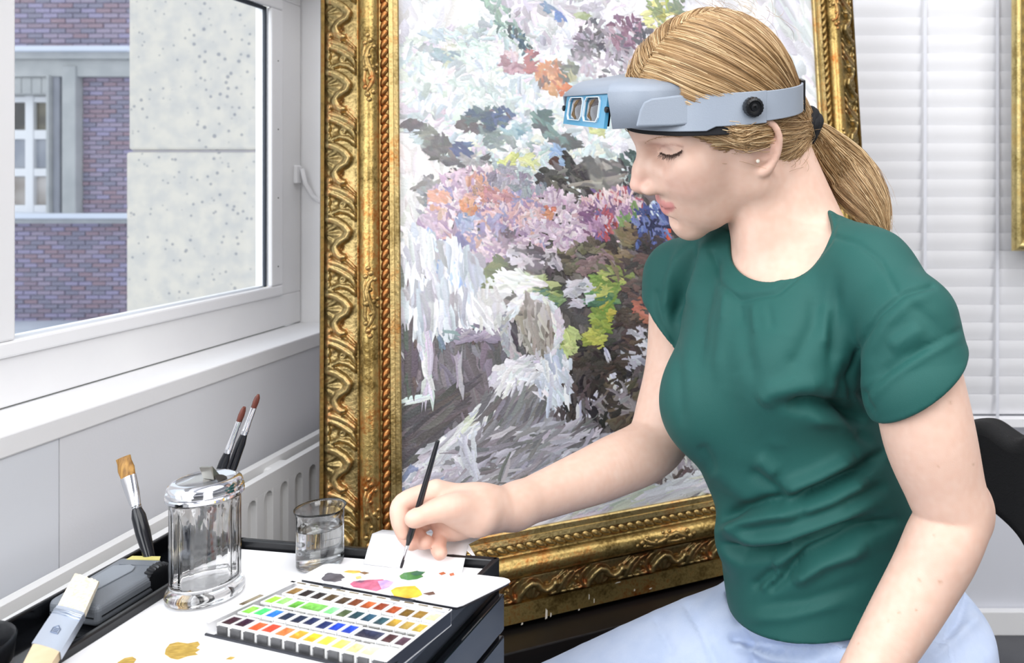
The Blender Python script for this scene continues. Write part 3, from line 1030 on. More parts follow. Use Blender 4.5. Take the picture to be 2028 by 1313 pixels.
# white hanging cloth at the left
passage(Y((800, 470), (880, 490), (960, 520), (950, 640), (880, 660), (800, 640)), 260, [(226, 228, 232), W1, (204, 206, 212), (190, 196, 208), (168, 168, 176)], 84, 16, (26, 64), (8, 18))
passage(Y((800, 455), (850, 460), (960, 560), (930, 600), (840, 520)), 70, [(210, 222, 236), (178, 196, 222), W1, (150, 172, 210)], 60, 50, (12, 34), (6, 12))
for x0, y0, x1, y1, w, c in ((835, 510, 840, 570, 9, (96, 84, 92)), (880, 560, 888, 650, 11, (92, 84, 80)), (905, 560, 900, 640, 12, (98, 92, 88)), (922, 570, 938, 670, 10, (88, 84, 84)), (802, 540, 806, 650, 14, (104, 98, 100)), (868, 545, 878, 580, 9, (86, 74, 70)), (920, 575, 930, 610, 8, (150, 150, 158)), (958, 540, 944, 590, 14, (122, 128, 100)), (975, 530, 955, 600, 14, (112, 116, 92)), (850, 620, 848, 800, 14, (198, 198, 206)), (838, 690, 852, 780, 16, (226, 228, 232)), (815, 660, 812, 780, 22, (96, 92, 92)), (828, 640, 836, 700, 14, (206, 208, 214)), (908, 700, 912, 780, 9, (176, 172, 180)), (800, 795, 850, 790, 12, (228, 230, 234)), (868, 640, 876, 690, 12, (120, 140, 150))):
    for _ in range(5):
        f = prs.uniform(-3, 3)
        stroke((x0 + x1) / 2 + f, (y0 + y1) / 2 + f * 2, math.atan2(y1 - y0, x1 - x0), math.hypot(x1 - x0, y1 - y0) * prs.uniform(.6, 1.05), w * prs.uniform(.6, 1), tuple(q + prs.uniform(-9, 9) for q in c), prs.uniform(-.2, .2))
passage(E(970, 610, 26, 40, 10), 50, [W1, (226, 224, 224), (206, 204, 206)], 75, 25, (20, 50), (8, 16))
passage(E(940, 660, 60, 16, 0), 50, [(166, 156, 172), (150, 140, 158), (130, 146, 150)], 0, 30, (16, 40), (6, 12))
# leaves
for cx, cy, rx, ry, a, cols, n in ((1060, 570, 56, 20, 10, [(120, 138, 92), (148, 164, 104), (92, 104, 78), (170, 182, 130)], 60), (1000, 560, 22, 26, 0, [W1, (216, 220, 214)], 22), (975, 545, 12, 34, 30, [(134, 142, 96), (108, 118, 84)], 18), (1090, 590, 26, 16, 0, [(90, 124, 112), (126, 150, 110)], 22),
                                   (1205, 560, 36, 22, -20, [(158, 174, 96), (128, 152, 84), (186, 190, 110), (96, 118, 76)], 60), (1190, 590, 30, 16, 0, [(112, 150, 100), (86, 126, 98)], 30), (1195, 625, 20, 34, 5, [(154, 170, 84), (124, 148, 72), (178, 170, 80)], 44), (1178, 672, 18, 18, 0, [(188, 190, 96), (160, 168, 84)], 26), (1225, 540, 30, 14, 10, [(134, 146, 86), (170, 176, 112)], 24), (1150, 580, 24, 26, 0, [(206, 206, 212), (186, 186, 192)], 26), (1122, 685, 18, 36, 40, [(166, 182, 104), (136, 156, 84), (190, 202, 136)], 36),
                                   (1160, 510, 60, 34, 0, [(98, 92, 80), (82, 78, 70), (118, 112, 92), (140, 120, 120)], 60), (1060, 510, 50, 22, 10, [(112, 104, 112), (186, 176, 186), (84, 78, 84), (206, 200, 206)], 60), (1230, 500, 26, 60, 20, [(90, 78, 76), (130, 116, 92), (70, 64, 62)], 60), (1250, 660, 30, 50, 0, [(80, 68, 64), (98, 84, 76), (64, 58, 58)], 50), (1262, 690, 22, 44, 15, [(196, 196, 206), (170, 170, 182), (222, 222, 228)], 36), (1272, 610, 10, 36, 0, [(176, 110, 92), (150, 90, 80)], 16), (1190, 730, 60, 46, 0, [(62, 56, 52), (78, 68, 62), (50, 46, 46)], 80), (1290, 560, 60, 60, 0, [(74, 68, 68), (92, 84, 82), (110, 90, 84)], 60)):
    passage(E(cx, cy, rx, ry, a), n, cols, a + 10, 50, (12, 32), (6, 12))
# the tipped white bowl
for k in range(64):
    a = 2 * math.pi * k / 64
    for rx, ry, w, c in ((54, 66, 20, (214, 214, 218)), (44, 56, 12, W1)):
        px, py = 1055 + rx * math.cos(a), 655 + ry * math.sin(a)
        sh = .80 if math.cos(a - 2.6) > .55 else 1
        stroke(px, py, math.atan2(ry * math.cos(a), -rx * math.sin(a)), prs.uniform(20, 36), w * prs.uniform(.6, 1), tuple(q * sh + prs.uniform(-10, 8) for q in c), .2)
passage(E(1062, 650, 32, 46, -10), 90, [(146, 138, 130), (126, 118, 110), (166, 158, 150), (190, 184, 180)], 80, 20, (24, 54), (8, 16))
passage(E(1075, 690, 22, 24, 0), 26, [(206, 206, 212), (190, 188, 194)], 70, 30, (14, 34), (6, 12))
passage(E(1030, 690, 9, 50, -20), 18, [(74, 70, 76), (96, 92, 96)], 62, 12, (24, 44), (4, 8))
passage(E(1070, 740, 18, 12, 0), 16, [(70, 72, 100), (60, 58, 66)], 40, 40, (12, 26), (5, 9))
passage(E(1030, 560, 46, 22, 10), 46, [(222, 222, 218), W1, (196, 206, 180)], 20, 40, (16, 36), (6, 12))
# slanting table edge and cloth
passage(Y((1020, 745), (1060, 760), (900, 910), (860, 930), (860, 890)), 150, [(214, 214, 222), (196, 196, 206), W1, (204, 208, 190)], -42, 10, (30, 70), (6, 14))
passage(Y((960, 800), (1070, 770), (1100, 860), (1000, 890), (940, 880)), 120, [(136, 134, 138), (120, 118, 120), (150, 148, 156), (110, 108, 108)], -60, 18, (30, 70), (10, 20))
passage(E(1020, 745, 44, 30, -20), 70, [W1, (226, 226, 230), (204, 204, 212)], -30, 50, (16, 40), (8, 14))
passage(E(1100, 760, 34, 48, 10), 110, [(214, 222, 232), W1, (190, 200, 214), (226, 228, 232)], 70, 30, (18, 44), (8, 16))
passage(E(1150, 800, 60, 60, 0), 130, [(66, 58, 56), (86, 78, 76), (50, 46, 46), (112, 106, 108)], 80, 50, (16, 40), (6, 12))
for x0, y0, x1, y1, w in ((1150, 800, 1145, 900, 18), (1170, 790, 1160, 880, 12), (1120, 830, 1100, 860, 14), (1090, 850, 1115, 840, 12), (1210, 740, 1225, 770, 16), (1185, 775, 1175, 800, 12), (1130, 870, 1180, 890, 18), (1250, 750, 1225, 800, 12), (1200, 690, 1210, 720, 8)):
    for _ in range(4):
        stroke((x0 + x1) / 2 + prs.uniform(-4, 4), (y0 + y1) / 2 + prs.uniform(-5, 5), math.atan2(y1 - y0, x1 - x0), math.hypot(x1 - x0, y1 - y0) * prs.uniform(.5, 1), w * prs.uniform(.5, 1), (222 + prs.uniform(-20, 12),) * 2 + (228,))
passage(E(1230, 800, 50, 50, 0), 80, [(92, 82, 70), (112, 100, 84), (70, 62, 58), (150, 144, 146)], 10, 60, (16, 40), (6, 12))
passage(E(1040, 900, 150, 56, -10), 260, [(166, 164, 172), (186, 184, 194), (148, 146, 150), (206, 204, 212), (126, 124, 126)], -20, 40, (26, 70), (8, 18))
passage(E(930, 920, 16, 44, 10), 26, [(222, 222, 230), (206, 206, 214)], 75, 14, (40, 70), (10, 18))
passage(E(1000, 960, 120, 30, 0), 90, [(150, 148, 148), (170, 166, 170), (130, 128, 126), (186, 182, 190)], -30, 40, (26, 60), (8, 16))
passage(E(850, 960, 60, 40, -20), 80, [(214, 208, 218), (196, 186, 200), (226, 224, 230), (160, 168, 200)], -30, 40, (16, 44), (6, 14))
passage(E(1330, 900, 60, 60, 0), 90, [(196, 192, 198), (170, 164, 166), (210, 208, 206), (120, 110, 108)], 60, 40, (20, 50), (8, 16))
passage(E(1335, 925, 14, 40, -30), 16, [(104, 88, 84), (126, 104, 98)], -50, 20, (24, 46), (8, 14))
passage(Y((1000, 1045), (1420, 930), (1430, 990), (1000, 1065)), 110, [(216, 216, 222), (226, 226, 230), (204, 202, 210), (206, 210, 196)], -11, 8, (50, 110), (8, 18), 4)
passage(Y((795, 1010), (1000, 1000), (1000, 1065), (795, 1100)), 60, [(210, 208, 216), (190, 186, 198), (222, 220, 226)], -11, 14, (40, 90), (10, 20), 5)
for px, py in ((1078, 1030), (1085, 1026), (1140, 1022), (1230, 980), (1262, 977), (1250, 985)):
    stroke(px, py, prs.uniform(-1, 1), prs.uniform(8, 18), 4, (104, 100, 98))
M_paint = mat('oil_paint', rgb(200, 200, 200), 0.42, attr='Col', bump=0.5, bscale=350)
so = build('paint_strokes', SV, SF, M_paint, pf, kind='stuff')
ca_ = so.data.color_attributes.new('Col', 'FLOAT_COLOR', 'POINT')
ca_.data.foreach_set('color', np.array(SCOL, dtype=np.float32).ravel())
# glazing
M_glaze = bpy.data.materials.new('picture_glass')
M_glaze.use_nodes = True
nt = M_glaze.node_tree
nt.nodes.clear()
o_ = nt.nodes.new('ShaderNodeOutputMaterial')
mx = nt.nodes.new('ShaderNodeMixShader')
fr = nt.nodes.new('ShaderNodeFresnel')
thin_fresnel(nt, fr, 1.25)
tr = nt.nodes.new('ShaderNodeBsdfTransparent')
gl = nt.nodes.new('ShaderNodeBsdfGlossy')
gl.inputs['Roughness'].default_value = 0.03
nt.links.new(fr.outputs[0], mx.inputs[0])
nt.links.new(tr.outputs[0], mx.inputs[1])
nt.links.new(gl.outputs[0], mx.inputs[2])
nt.links.new(mx.outputs[0], o_.inputs[0])
MB().hexa([PT(a, b_, -.0030) for a, b_ in ((-.004, VB - .004), (UW + .004, VB - .004), (UW + .004, VT + .004), (-.004, VT + .004))], [PT(a, b_, -.0015) for a, b_ in ((-.004, VB - .004), (UW + .004, VB - .004), (UW + .004, VT + .004), (-.004, VT + .004))]).build('glass', M_glaze, pf)

# dark chest the painting stands on
zt = PT(0, VB - PROF['bottom']['f1'] - .0015, 0).z - .008
M_chest = mat('black_brown_wood', rgb(16, 13, 12), 0.5, col2=rgb(26, 18, 16), scale=6, stretch=(1, 1, 14))
M_chest2 = mat('dark_walnut', rgb(28, 18, 16), 0.45, col2=rgb(38, 24, 20), scale=6, stretch=(14, 14, 1))
ct = thing('low_chest', 'dark wooden chest under the gilded painting', 'chest', PT(UW / 2, VB - .13, -.12).to_tuple()[:2] + (0,), ROT)


def CT(u, w, z):
    q = PT(UW / 2, VB - .13, 0)
    return Vector((q.x, q.y, 0)) + PR * u + Vector((-PR.y, PR.x, 0)) * w + Vector((0, 0, z))


def cbox(u0, u1, w0, w1, z0, z1):
    q = [(u0, w0), (u1, w0), (u1, w1), (u0, w1)]
    return MB().hexa([CT(a, b_, z0) for a, b_ in q], [CT(a, b_, z1) for a, b_ in q])


cbox(-.40, .5, -.05, .24, zt - .03, zt).build('top_board', M_chest, ct, bevel=.002)
cbox(-.38, .48, -.02, .23, .04, zt - .03).build('body', M_chest, ct)
for a, b_ in ((zt - .19, zt - .045), (zt - .35, zt - .20), (.07, zt - .36)):
    d_ = cbox(-.36, .46, -.032, -.019, a, b_).build('drawer', M_chest2, ct, bevel=.003)
for u in (-.36, .44):
    cbox(u, u + .04, -.01, .22, 0, .045).build('foot', M_chest, ct)
# ================================================================== the drawer cart and what stands on it
ZT = 0.72              # paper covered top
ZR = 0.7275             # rim
FL, FR_ = onz(478, 1063, ZR), onz(990, 1103, ZR)
dl = Vector((-0.06, -0.998, 0)).normalized()
dr = Vector((-0.125, -0.992, 0)).normalized()
NL, NR = FL + dl * 0.42, FR_ + dr * 0.42
TW = 0.082             # side tray width
TL_F = FL + (FL - FR_).normalized() * TW
TL_N = NL + (FL - FR_).normalized() * TW


def at(v, z):
    return Vector((v.x, v.y, z))


cart = thing('drawer_cart', 'glossy black drawer cart with a white covered top and a side tray', 'cart', ((FL.x + NR.x) / 2, (FL.y + NR.y) / 2, 0))


def wall_seg(mb, a, b_, t, z0, z1, side):
    """upright strip from a to b; thickness t towards side"""
    d = (at(b_, 0) - at(a, 0)).normalized()
    nrm = Vector((-d.y, d.x, 0)) * side * t
    return mb.hexa([at(a, z0), at(b_, z0), at(b_ + nrm, z0), at(a + nrm, z0)], [at(a, z1), at(b_, z1), at(b_ + nrm, z1), at(a + nrm, z1)])


body = MB().hexa([at(q, 0.12) for q in (NL, NR, FR_, FL)], [at(q, 0.7165) for q in (NL, NR, FR_, FL)])
body.build('body', M_blackgloss, cart, bevel=0.002)
rim = MB()
wall_seg(rim, FL, FR_, 0.006, 0.70, ZR, -1)
wall_seg(rim, NL, FL, 0.006, 0.70, ZR, -1)
wall_seg(rim, FR_, NR, 0.006, 0.70, ZR, -1)
wall_seg(rim, NR, NL, 0.006, 0.70, ZR, -1)
rim.build('top_rim', M_black, cart, bevel=0.0015)
tray = MB()
tray.hexa([at(q, 0.700) for q in (TL_N, NL, FL, TL_F)], [at(q, 0.7115) for q in (TL_N, NL, FL, TL_F)])
wall_seg(tray, TL_N, TL_F, 0.005, 0.70, ZR, -1)
wall_seg(tray, TL_F, FL, 0.005, 0.70, ZR, -1)
wall_seg(tray, NL, TL_N, 0.005, 0.70, ZR, -1)
tray.build('side_tray', M_blackgloss, cart, bevel=0.0015)
# rounded bowl insert in the near end of the tray
bc = onz(-75, 1350, 0.712)
MB().lathe([(0.0, 0.002), (0.030, 0.002), (0.036, 0.006), (0.039, 0.024), (0.041, 0.026), (0.042, 0.024), (0.040, 0.008), (0.036, 0.0005), (0, 0.0005)], (bc.x - .012, bc.y - .004, 0.712), 40).build('tray_cup', M_black, cart, smooth=40)
# drawers: their fronts face right
ey = (NR - FR_)
nx = Vector((-ey.y, ey.x, 0)).normalized()
if nx.x < 0:
    nx = -nx
zs = [0.699, 0.660, 0.621, 0.582, 0.523, 0.464, 0.385, 0.306, 0.207, 0.125]
M_dr = mat('drawer_front_gloss', rgb(20, 22, 27), 0.05, spec=0.6)
for i in range(len(zs) - 1):
    a, b_ = FR_ + ey * 0.012, FR_ + ey * 0.988
    z1, z0 = zs[i] - 0.0025, zs[i + 1] + 0.0025
    MB().hexa([at(a, z0), at(a + nx * .007, z0), at(b_ + nx * .007, z0), at(b_, z0)], [at(a, z1), at(a + nx * .007, z1), at(b_ + nx * .007, z1), at(b_, z1)]).build('drawer', M_dr, cart, bevel=0.0015)
for q in (NL, NR, FR_, FL):
    c = at((q - (FL + NR) / 2) * .86 + (FL + NR) / 2, 0)
    w = MB().tube([c + Vector((-.008, 0, .03)), c + Vector((.008, 0, .03))], .0285, 20)
    w.box((c.x - .012, c.y - .012, .055), (c.x + .012, c.y + .012, .12))
    w.build('caster', M_black, cart, smooth=40)

# white sheet on the top
M_paper = mat('white_paper', rgb(246, 246, 248), 0.6, col2=rgb(240, 240, 243), scale=10, bump=0.05, bscale=60)
ins = 0.0075


def inset(q, c):
    return q + (c - q).normalized() * ins * 1.4


cc = (FL + NR) / 2
sheet = MB().hexa([at(inset(q, cc), 0.7172) for q in (NL, NR, FR_, FL)], [at(inset(q, cc), ZT) for q in (NL, NR, FR_, FL)])
tag(sheet.build('cover_sheet', M_paper, bevel=0.0008), 'white sheet of board covering the top of the black cart', 'sheet')


def blot(pts, z, th=0.0004):
    """flat irregular paint patch from outline pixels"""
    mb = MB()
    P3 = [onz(x, y, z) for x, y in pts]
    return mb.prism(P3, (0, 0, th))


def wob(cx, cy, rx, ry, n=18, seed=1, j=.16, skew=0.0):
    r = random.Random(seed)
    return [(cx + rx * math.cos(2 * math.pi * k / n) * (1 + r.uniform(-j, j)) + skew * math.sin(2 * math.pi * k / n) * ry, cy + ry * math.sin(2 * math.pi * k / n) * (1 + r.uniform(-j, j))) for k in range(n)]


# test sheet with ochre smears in the near corner
ts_px = [(292, 1268), (352, 1244), (700, 1300), (905, 1345), (780, 1420), (180, 1330)]
ts = tag(MB().prism([onz(x, y, ZT + .0003) for x, y in ts_px], (0, 0, .0016)).build('test_sheet', M_paper, bevel=.0004), 'white palette sheet with ochre smears in the near corner of the cart', 'sheet')
M_och = mat('ochre_paint', rgb(158, 128, 52), 0.5, col2=rgb(196, 164, 82), scale=160, stretch=(1, 4, 1))
zz = ZT + .0019
och = [(328, 1286), (336, 1276), (352, 1272), (372, 1275), (392, 1271), (396, 1277), (388, 1284), (396, 1287), (386, 1293), (392, 1297), (372, 1300), (352, 1307), (338, 1304), (326, 1296)]
blot(och, zz).build('ochre_smear', M_och, ts)
blot([(232, 1313), (246, 1304), (262, 1301), (270, 1306), (262, 1318), (240, 1324)], zz).build('ochre_smear', M_och, ts)
blot([(447, 1306), (456, 1301), (466, 1302), (458, 1307)], zz).build('ochre_smear', M_och, ts)
M_dabk = mat('dark_wash', rgb(84, 82, 84), 0.5)
for q in ([(280, 1283), (300, 1275), (302, 1278), (284, 1285)], [(346, 1257), (356, 1251), (364, 1251), (360, 1256), (348, 1260)]):
    blot(q, ZT + .0001, .0006).build('dark_smear', M_dabk, ts)

# ------------------------------------------------------------------ watercolour box
M_enam = mat('white_enamel', rgb(240, 240, 242), 0.25)
M_tin = mat('black_tin', rgb(34, 36, 44), 0.3)
M_tinn = mat('worn_tin', rgb(190, 190, 192), 0.4, 0.5, col2=rgb(168, 164, 152), scale=60)
ZB = 0.7325
A, B, C_, D = (onz(404, 1232, ZB), onz(578, 1152, ZB), onz(894, 1209, ZB), onz(764, 1312, ZB))
box = thing('watercolour_box', 'open metal watercolour box with four rows of half pans and a paint smeared lid', 'paint box', at((A + C_) / 2, ZT))


def BP(i, j, z):
    """i 0..1 along a row (left to right), j 0..1 from the far edge to the near edge"""
    f = B + (C_ - B) * i
    n = A + (D - A) * i
    q = f + (n - f) * j
    return Vector((q.x, q.y, z))


MB().hexa([BP(i, j, ZT + .0004) for i, j in ((0, 1), (1, 1), (1, 0), (0, 0))], [BP(i, j, ZT + .0015) for i, j in ((0, 1), (1, 1), (1, 0), (0, 0))]).build('base_floor', M_enam, box)
e = .009
w_ = MB()
zl, zh = ZT + .0005, ZB
we_ = MB()
for (i0, i1, j0, j1) in ((0, e * .8, 0, 1), (1 - e * .8, 1, 0, 1), (0, 1, 0, e * 1.4)):
    (w_ if i0 > .5 else we_).hexa([BP(i, j, zl) for i, j in ((i0, j1), (i1, j1), (i1, j0), (i0, j0))], [BP(i, j, zh) for i, j in ((i0, j1), (i1, j1), (i1, j0), (i0, j0))])
i0, i1, j0, j1 = 0, 1, 1 - e * 1.4, 1
w_.hexa([BP(i, j, zl) for i, j in ((i0, j1), (i1, j1), (i1, j0), (i0, j0))], [BP(i, j, zh - .0085) for i, j in ((i0, j1), (i1, j1), (i1, j0), (i0, j0))])
w_.build('tin_wall', M_tin, box, bevel=.0006)
we_.build('enamel_wall', M_enam, box, bevel=.0006)
r_ = MB()
o = .004
zh += .0001
for (i0, i1, j0, j1) in ((-o, .032, -o, 1), (1 - .012, 1 + o, -o, 1), (0, 1, -o * 2, .035)):
    r_.hexa([BP(i, j, zh) for i, j in ((i0, j1), (i1, j1), (i1, j0), (i0, j0))], [BP(i, j, zh + .0008) for i, j in ((i0, j1), (i1, j1), (i1, j0), (i0, j0))])
r_.build('enamel_rim', M_enam, box, bevel=.0003)

rows = [  # colours left to right, far row first
    [(120, 92, 48), (40, 32, 30), (36, 30, 30), (74, 58, 36), (62, 46, 30), (104, 52, 26), (150, 70, 30), (128, 52, 26), (150, 66, 28), (104, 78, 26), (136, 104, 40), (232, 206, 160)],
    [(150, 206, 66), (120, 186, 92), (84, 146, 52), (104, 168, 72), None, (120, 208, 128), (70, 84, 54), (30, 62, 70), (22, 56, 76), (36, 66, 74), (150, 120, 40), (146, 122, 56), (176, 152, 62)],
    [(112, 180, 60), (64, 186, 96), (40, 108, 200), (28, 40, 62), (26, 36, 60), (24, 34, 70), (28, 42, 92), (22, 56, 168), (24, 60, 170), (32, 36, 60), None, (60, 34, 36), (74, 52, 64)],
    [(52, 24, 36), (48, 20, 44), (216, 84, 44), (206, 70, 48), (226, 102, 52), (236, 150, 50), (222, 172, 40), (244, 208, 70), (240, 220, 100), (206, 182, 130), (238, 230, 170), (246, 244, 236)]]
rowspan = [(.055, .985, .045, .225), (.035, .985, .265, .445), (.03, .985, .515, .695), (.045, .985, .755, .94)]
pm = {}
prg = random.Random(5)


def pmat(c):
    if c not in pm:
        d = tuple(min(255, int(q * 1.25 + 14)) for q in c)
        pm[c] = mat('pan_paint_%d_%d_%d' % c, rgb(*c), 0.22, col2=rgb(*d), scale=150, lo=.45, hi=.75, bump=.4, bscale=260)
    return pm[c]


M_pan = mat('white_pan', rgb(240, 240, 240), 0.4)
M_rail = mat('steel_rail', rgb(176, 176, 176), 0.38, 0.75, col2=rgb(150, 148, 140), scale=90)
M_railn = mat('dull_front_rail', rgb(104, 104, 106), 0.42, 0.6, col2=rgb(84, 84, 86), scale=90)
for rI, cols in enumerate(rows):
    ia, ib, ja, jb = rowspan[rI]
    slots = len(cols)
    k = 0
    while k < slots:
        wide = k + 1 < slots and cols[k + 1] is None
        c = cols[k]
        a = ia + (ib - ia) * k / slots
        b_ = ia + (ib - ia) * (k + (2 if wide else 1)) / slots - .005
        zt_ = ZT + .0112 + prg.uniform(-.0006, .0006)
        ti = prg.uniform(-.001, .001)
        q = [(a, jb), (b_, jb), (b_, ja), (a, ja)]
        mb = MB()
        # hollow pan: outer shell with a rim
        qi = [(a + .006, jb - .014), (b_ - .006, jb - .014), (b_ - .006, ja + .014), (a + .006, ja + .014)]
        Vv = [BP(i, j, ZT + .0016) for i, j in q] + [BP(i, j, zt_) for i, j in q] + [BP(i, j, zt_) for i, j in qi] + [BP(i, j, zt_ - .005) for i, j in qi]
        Ff = [(3, 2, 1, 0)]
        for m_ in range(4):
            n_ = (m_ + 1) % 4
            Ff += [(m_, n_, 4 + n_, 4 + m_), (4 + m_, 4 + n_, 8 + n_, 8 + m_), (8 + m_, 8 + n_, 12 + n_, 12 + m_)]
        Ff.append((12, 13, 14, 15))
        pan = build('pan', Vv, Ff, M_pan, box)
        nn = 6
        pv = []
        for jj in range(nn):
            for ii in range(nn):
                u_, v_ = ii / (nn - 1), jj / (nn - 1)
                i_ = qi[0][0] + (qi[1][0] - qi[0][0]) * u_
                j_ = qi[3][1] + (qi[0][1] - qi[3][1]) * v_
                dip = math.sin(math.pi * u_) * math.sin(math.pi * v_)
                pv.append(BP(i_, j_, zt_ - .0008 - .0018 * dip + prg.uniform(-.0003, .0003) * (dip > .01)))
        mb = MB().grid(pv, nn, nn)
        mb.build('paint', pmat(c), pan, smooth=True)
        k += 2 if wide else 1
    # the sprung rail that holds the row
    rb = MB()
    for m_ in range(slots):
        a = ia + (ib - ia) * (m_ + .12) / slots
        b_ = ia + (ib - ia) * (m_ + .82) / slots
        jn = jb + .008
        zc = ZT + .0088
        rb.hexa([BP(i, j, ZT + .0016) for i, j in ((a, jn + .012), (b_, jn + .012), (b_, jn), (a, jn))], [BP(i, j, zc) for i, j in ((a, jn + .012), (b_, jn + .012), (b_, jn), (a, jn))])
        rb.hexa([BP(i, j, zc) for i, j in ((a, jn + .018), (b_, jn + .018), (b_, jn - .02), (a, jn - .02))], [BP(i, j, zc + .0007) for i, j in ((a, jn + .018), (b_, jn + .018), (b_, jn - .02), (a, jn - .02))])
    rb.hexa([BP(i, j, ZT + .0016) for i, j in ((ia, jb + .045), (ib, jb + .045), (ib, jb + .012), (ia, jb + .012))], [BP(i, j, ZT + .003) for i, j in ((ia, jb + .045), (ib, jb + .045), (ib, jb + .012), (ia, jb + .012))])
    rb.build('spring_rail', M_rail if rI < 3 else M_railn, box)
# stained tabs on the far rim and at the left
M_stain = mat('stained_enamel', rgb(96, 84, 62), 0.5, col2=rgb(150, 140, 118), scale=90)
for m_ in range(11):
    a = .05 + m_ * .085
    MB().hexa([BP(i, j, ZB + .0010) for i, j in ((a, .034), (a + .055, .034), (a + .055, .016), (a, .016))], [BP(i, j, ZB + .0014) for i, j in ((a, .034), (a + .055, .034), (a + .055, .016), (a, .016))]).build('rim_stain', M_stain, box)
MB().hexa([BP(i, j, ZB + .0010) for i, j in ((-.003, .62), (.02, .62), (.02, .38), (-.003, .38))], [BP(i, j, ZB + .0015) for i, j in ((-.003, .62), (.02, .62), (.02, .38), (-.003, .38))]).build('rim_stain', M_stain, box)
# lid folded back flat
lidpx = [(594, 1148), (897, 1203), (905, 1204), (918, 1200), (1000, 1160), (1011, 1154), (1008, 1150), (998, 1147), (905, 1136), (670, 1120), (652, 1119), (640, 1121), (602, 1141)]
zl = 0.7298


def lidz(x, y):
    return zl


lid = MB().prism([onz(x, y, zl) for x, y in lidpx], (0, 0, .0016)).build('lid', M_enam, box, bevel=.0006)
lw = MB()
ctr = sum((onz(x, y, zl) for x, y in lidpx), Vector()) / len(lidpx)
qq = [ctr + (onz(x, y, zl) - ctr) * .985 for x, y in lidpx]
lw.prism([Vector((q.x, q.y, zl - .0019)) for q in qq], (0, 0, .0018))
lw.build('lid_shell', M_tin, box)
for a, b_ in ((.20, .32), (.63, .77)):
    MB().tube([BP(a, -.02, ZB + .0005), BP(b_, -.02, ZB + .0005)], .0019, 10).build('hinge', M_tin, box, smooth=40)
zd = zl + .0016
dabs = [('grey_dab', (78, 74, 80), wob(659, 1144, 21, 9, seed=2)), ('ochre_dab', (196, 154, 70), [(680, 1133), (690, 1130), (712, 1131), (716, 1134), (700, 1136)]),
        ('brown_dab', (110, 84, 60), [(712, 1134), (722, 1133), (731, 1135), (722, 1138)]), ('mauve_dab', (176, 92, 120), [(693, 1157), (700, 1152), (730, 1149), (758, 1148), (765, 1152), (758, 1166), (745, 1171), (720, 1166), (700, 1163)]),
        ('violet_dab', (178, 150, 206), [(748, 1152), (765, 1149), (779, 1153), (770, 1163), (756, 1168)]), ('purple_dab', (120, 84, 110), [(703, 1153), (712, 1150), (724, 1151), (715, 1155)]), ('yellow_dab', (212, 166, 52), [(774, 1170), (784, 1164), (800, 1162), (822, 1161), (832, 1170), (836, 1178), (826, 1183), (804, 1185), (780, 1180)]),
        ('umber_dab', (92, 70, 60), [(838, 1176), (848, 1174), (858, 1172), (862, 1177), (850, 1179)]), ('green_dab', (56, 112, 58), [(791, 1141), (800, 1135), (815, 1133), (826, 1131), (836, 1134), (842, 1133), (834, 1139), (838, 1142), (826, 1147), (808, 1149), (794, 1146)]),
        ('teal_dab', (44, 96, 74), [(812, 1136), (826, 1132), (840, 1133), (834, 1139), (820, 1141)]), ('rust_dab', (150, 76, 44), [(869, 1136), (878, 1133), (883, 1136), (874, 1139)]), ('rust_dab', (166, 90, 60), [(890, 1137), (898, 1135), (900, 1139), (892, 1141)]), ('straw_dab', (206, 176, 110), [(704, 1143), (714, 1141), (716, 1145), (706, 1147)])]
for i, (nm, c, pts) in enumerate(dabs):
    blot(pts, zd + i * .00002, .0004).build(nm, mat(nm + '_%d' % i, rgb(*c), 0.25, col2=rgb(*[min(255, int(q * 1.15 + 18)) for q in c]), scale=90), lid)

# ------------------------------------------------------------------ folded paper behind the lid
z0 = ZT + .0005
a0, a1, b0, b1 = P(722, 1110, .775), P(915, 1142, .735), P(737, 1057, .815), P(927, 1079, .800)
a0, a1 = onz(720, 1116, ZT + .001), onz(913, 1140, ZT + .001)
c0, c1 = at(b0 + Vector((.0, .022, 0)), ZR + .002), at(b1 + Vector((.006, .020, 0)), ZR + .002)


def sheet_strip(rows_, th):
    mb = MB()
    n = len(rows_[0])
    for j in range(len(rows_) - 1):
        pass
    return mb.grid([q for r_ in rows_ for q in r_], n, len(rows_))


def lerp(a, b_, t):
    return a + (b_ - a) * t


R0 = [lerp(a0, a1, t) for t in np.linspace(0, 1, 9)]
R1 = [lerp(lerp(a0, a1, t), lerp(b0, b1, t), .5) + Vector((0, .0025 * math.sin(t * 9), .001)) for t in np.linspace(0, 1, 9)]
R2 = [lerp(b0, b1, t) + Vector((0, 0, .0012 * math.sin(t * 7))) for t in np.linspace(0, 1, 9)]
R3 = [lerp(c0, c1, t) for t in np.linspace(0, 1, 9)]
mb = sheet_strip([R0, R1, R2, R3], .0006)
fp = thing('folded_paper', 'folded strip of white paper standing over the far rim of the cart', 'paper', at(lerp(a0, a1, .5), ZT))
o = mb.build('paper_strip', M_paper, fp, smooth=30)
o.modifiers.new('Solidify', 'SOLIDIFY').thickness = .0007
fl = MB().add([b1, b1 + Vector((.004, .0, -.018)), lerp(a1, b1, .55) + Vector((.010, .002, -.002)), lerp(a1, b1, .8)], [(0, 1, 2, 3)]).build('paper_flap', M_paper, fp)
fl.modifiers.new('Solidify', 'SOLIDIFY').thickness = .0007

# ------------------------------------------------------------------ glass sugar shaker
M_glass = mat('clear_glass', (1, 1, 1, 1), 0.0, trans=1.0, ior=1.48)
M_water = mat('water', (0.97, 0.99, 1, 1), 0.0, trans=1.0, ior=1.33)
jc = onz(407, 1180, ZT)
jc.z = ZT + .0006
jar = thing('sugar_shaker', 'fluted clear glass sugar shaker with a chrome lid', 'shaker', jc)
ro = .0262


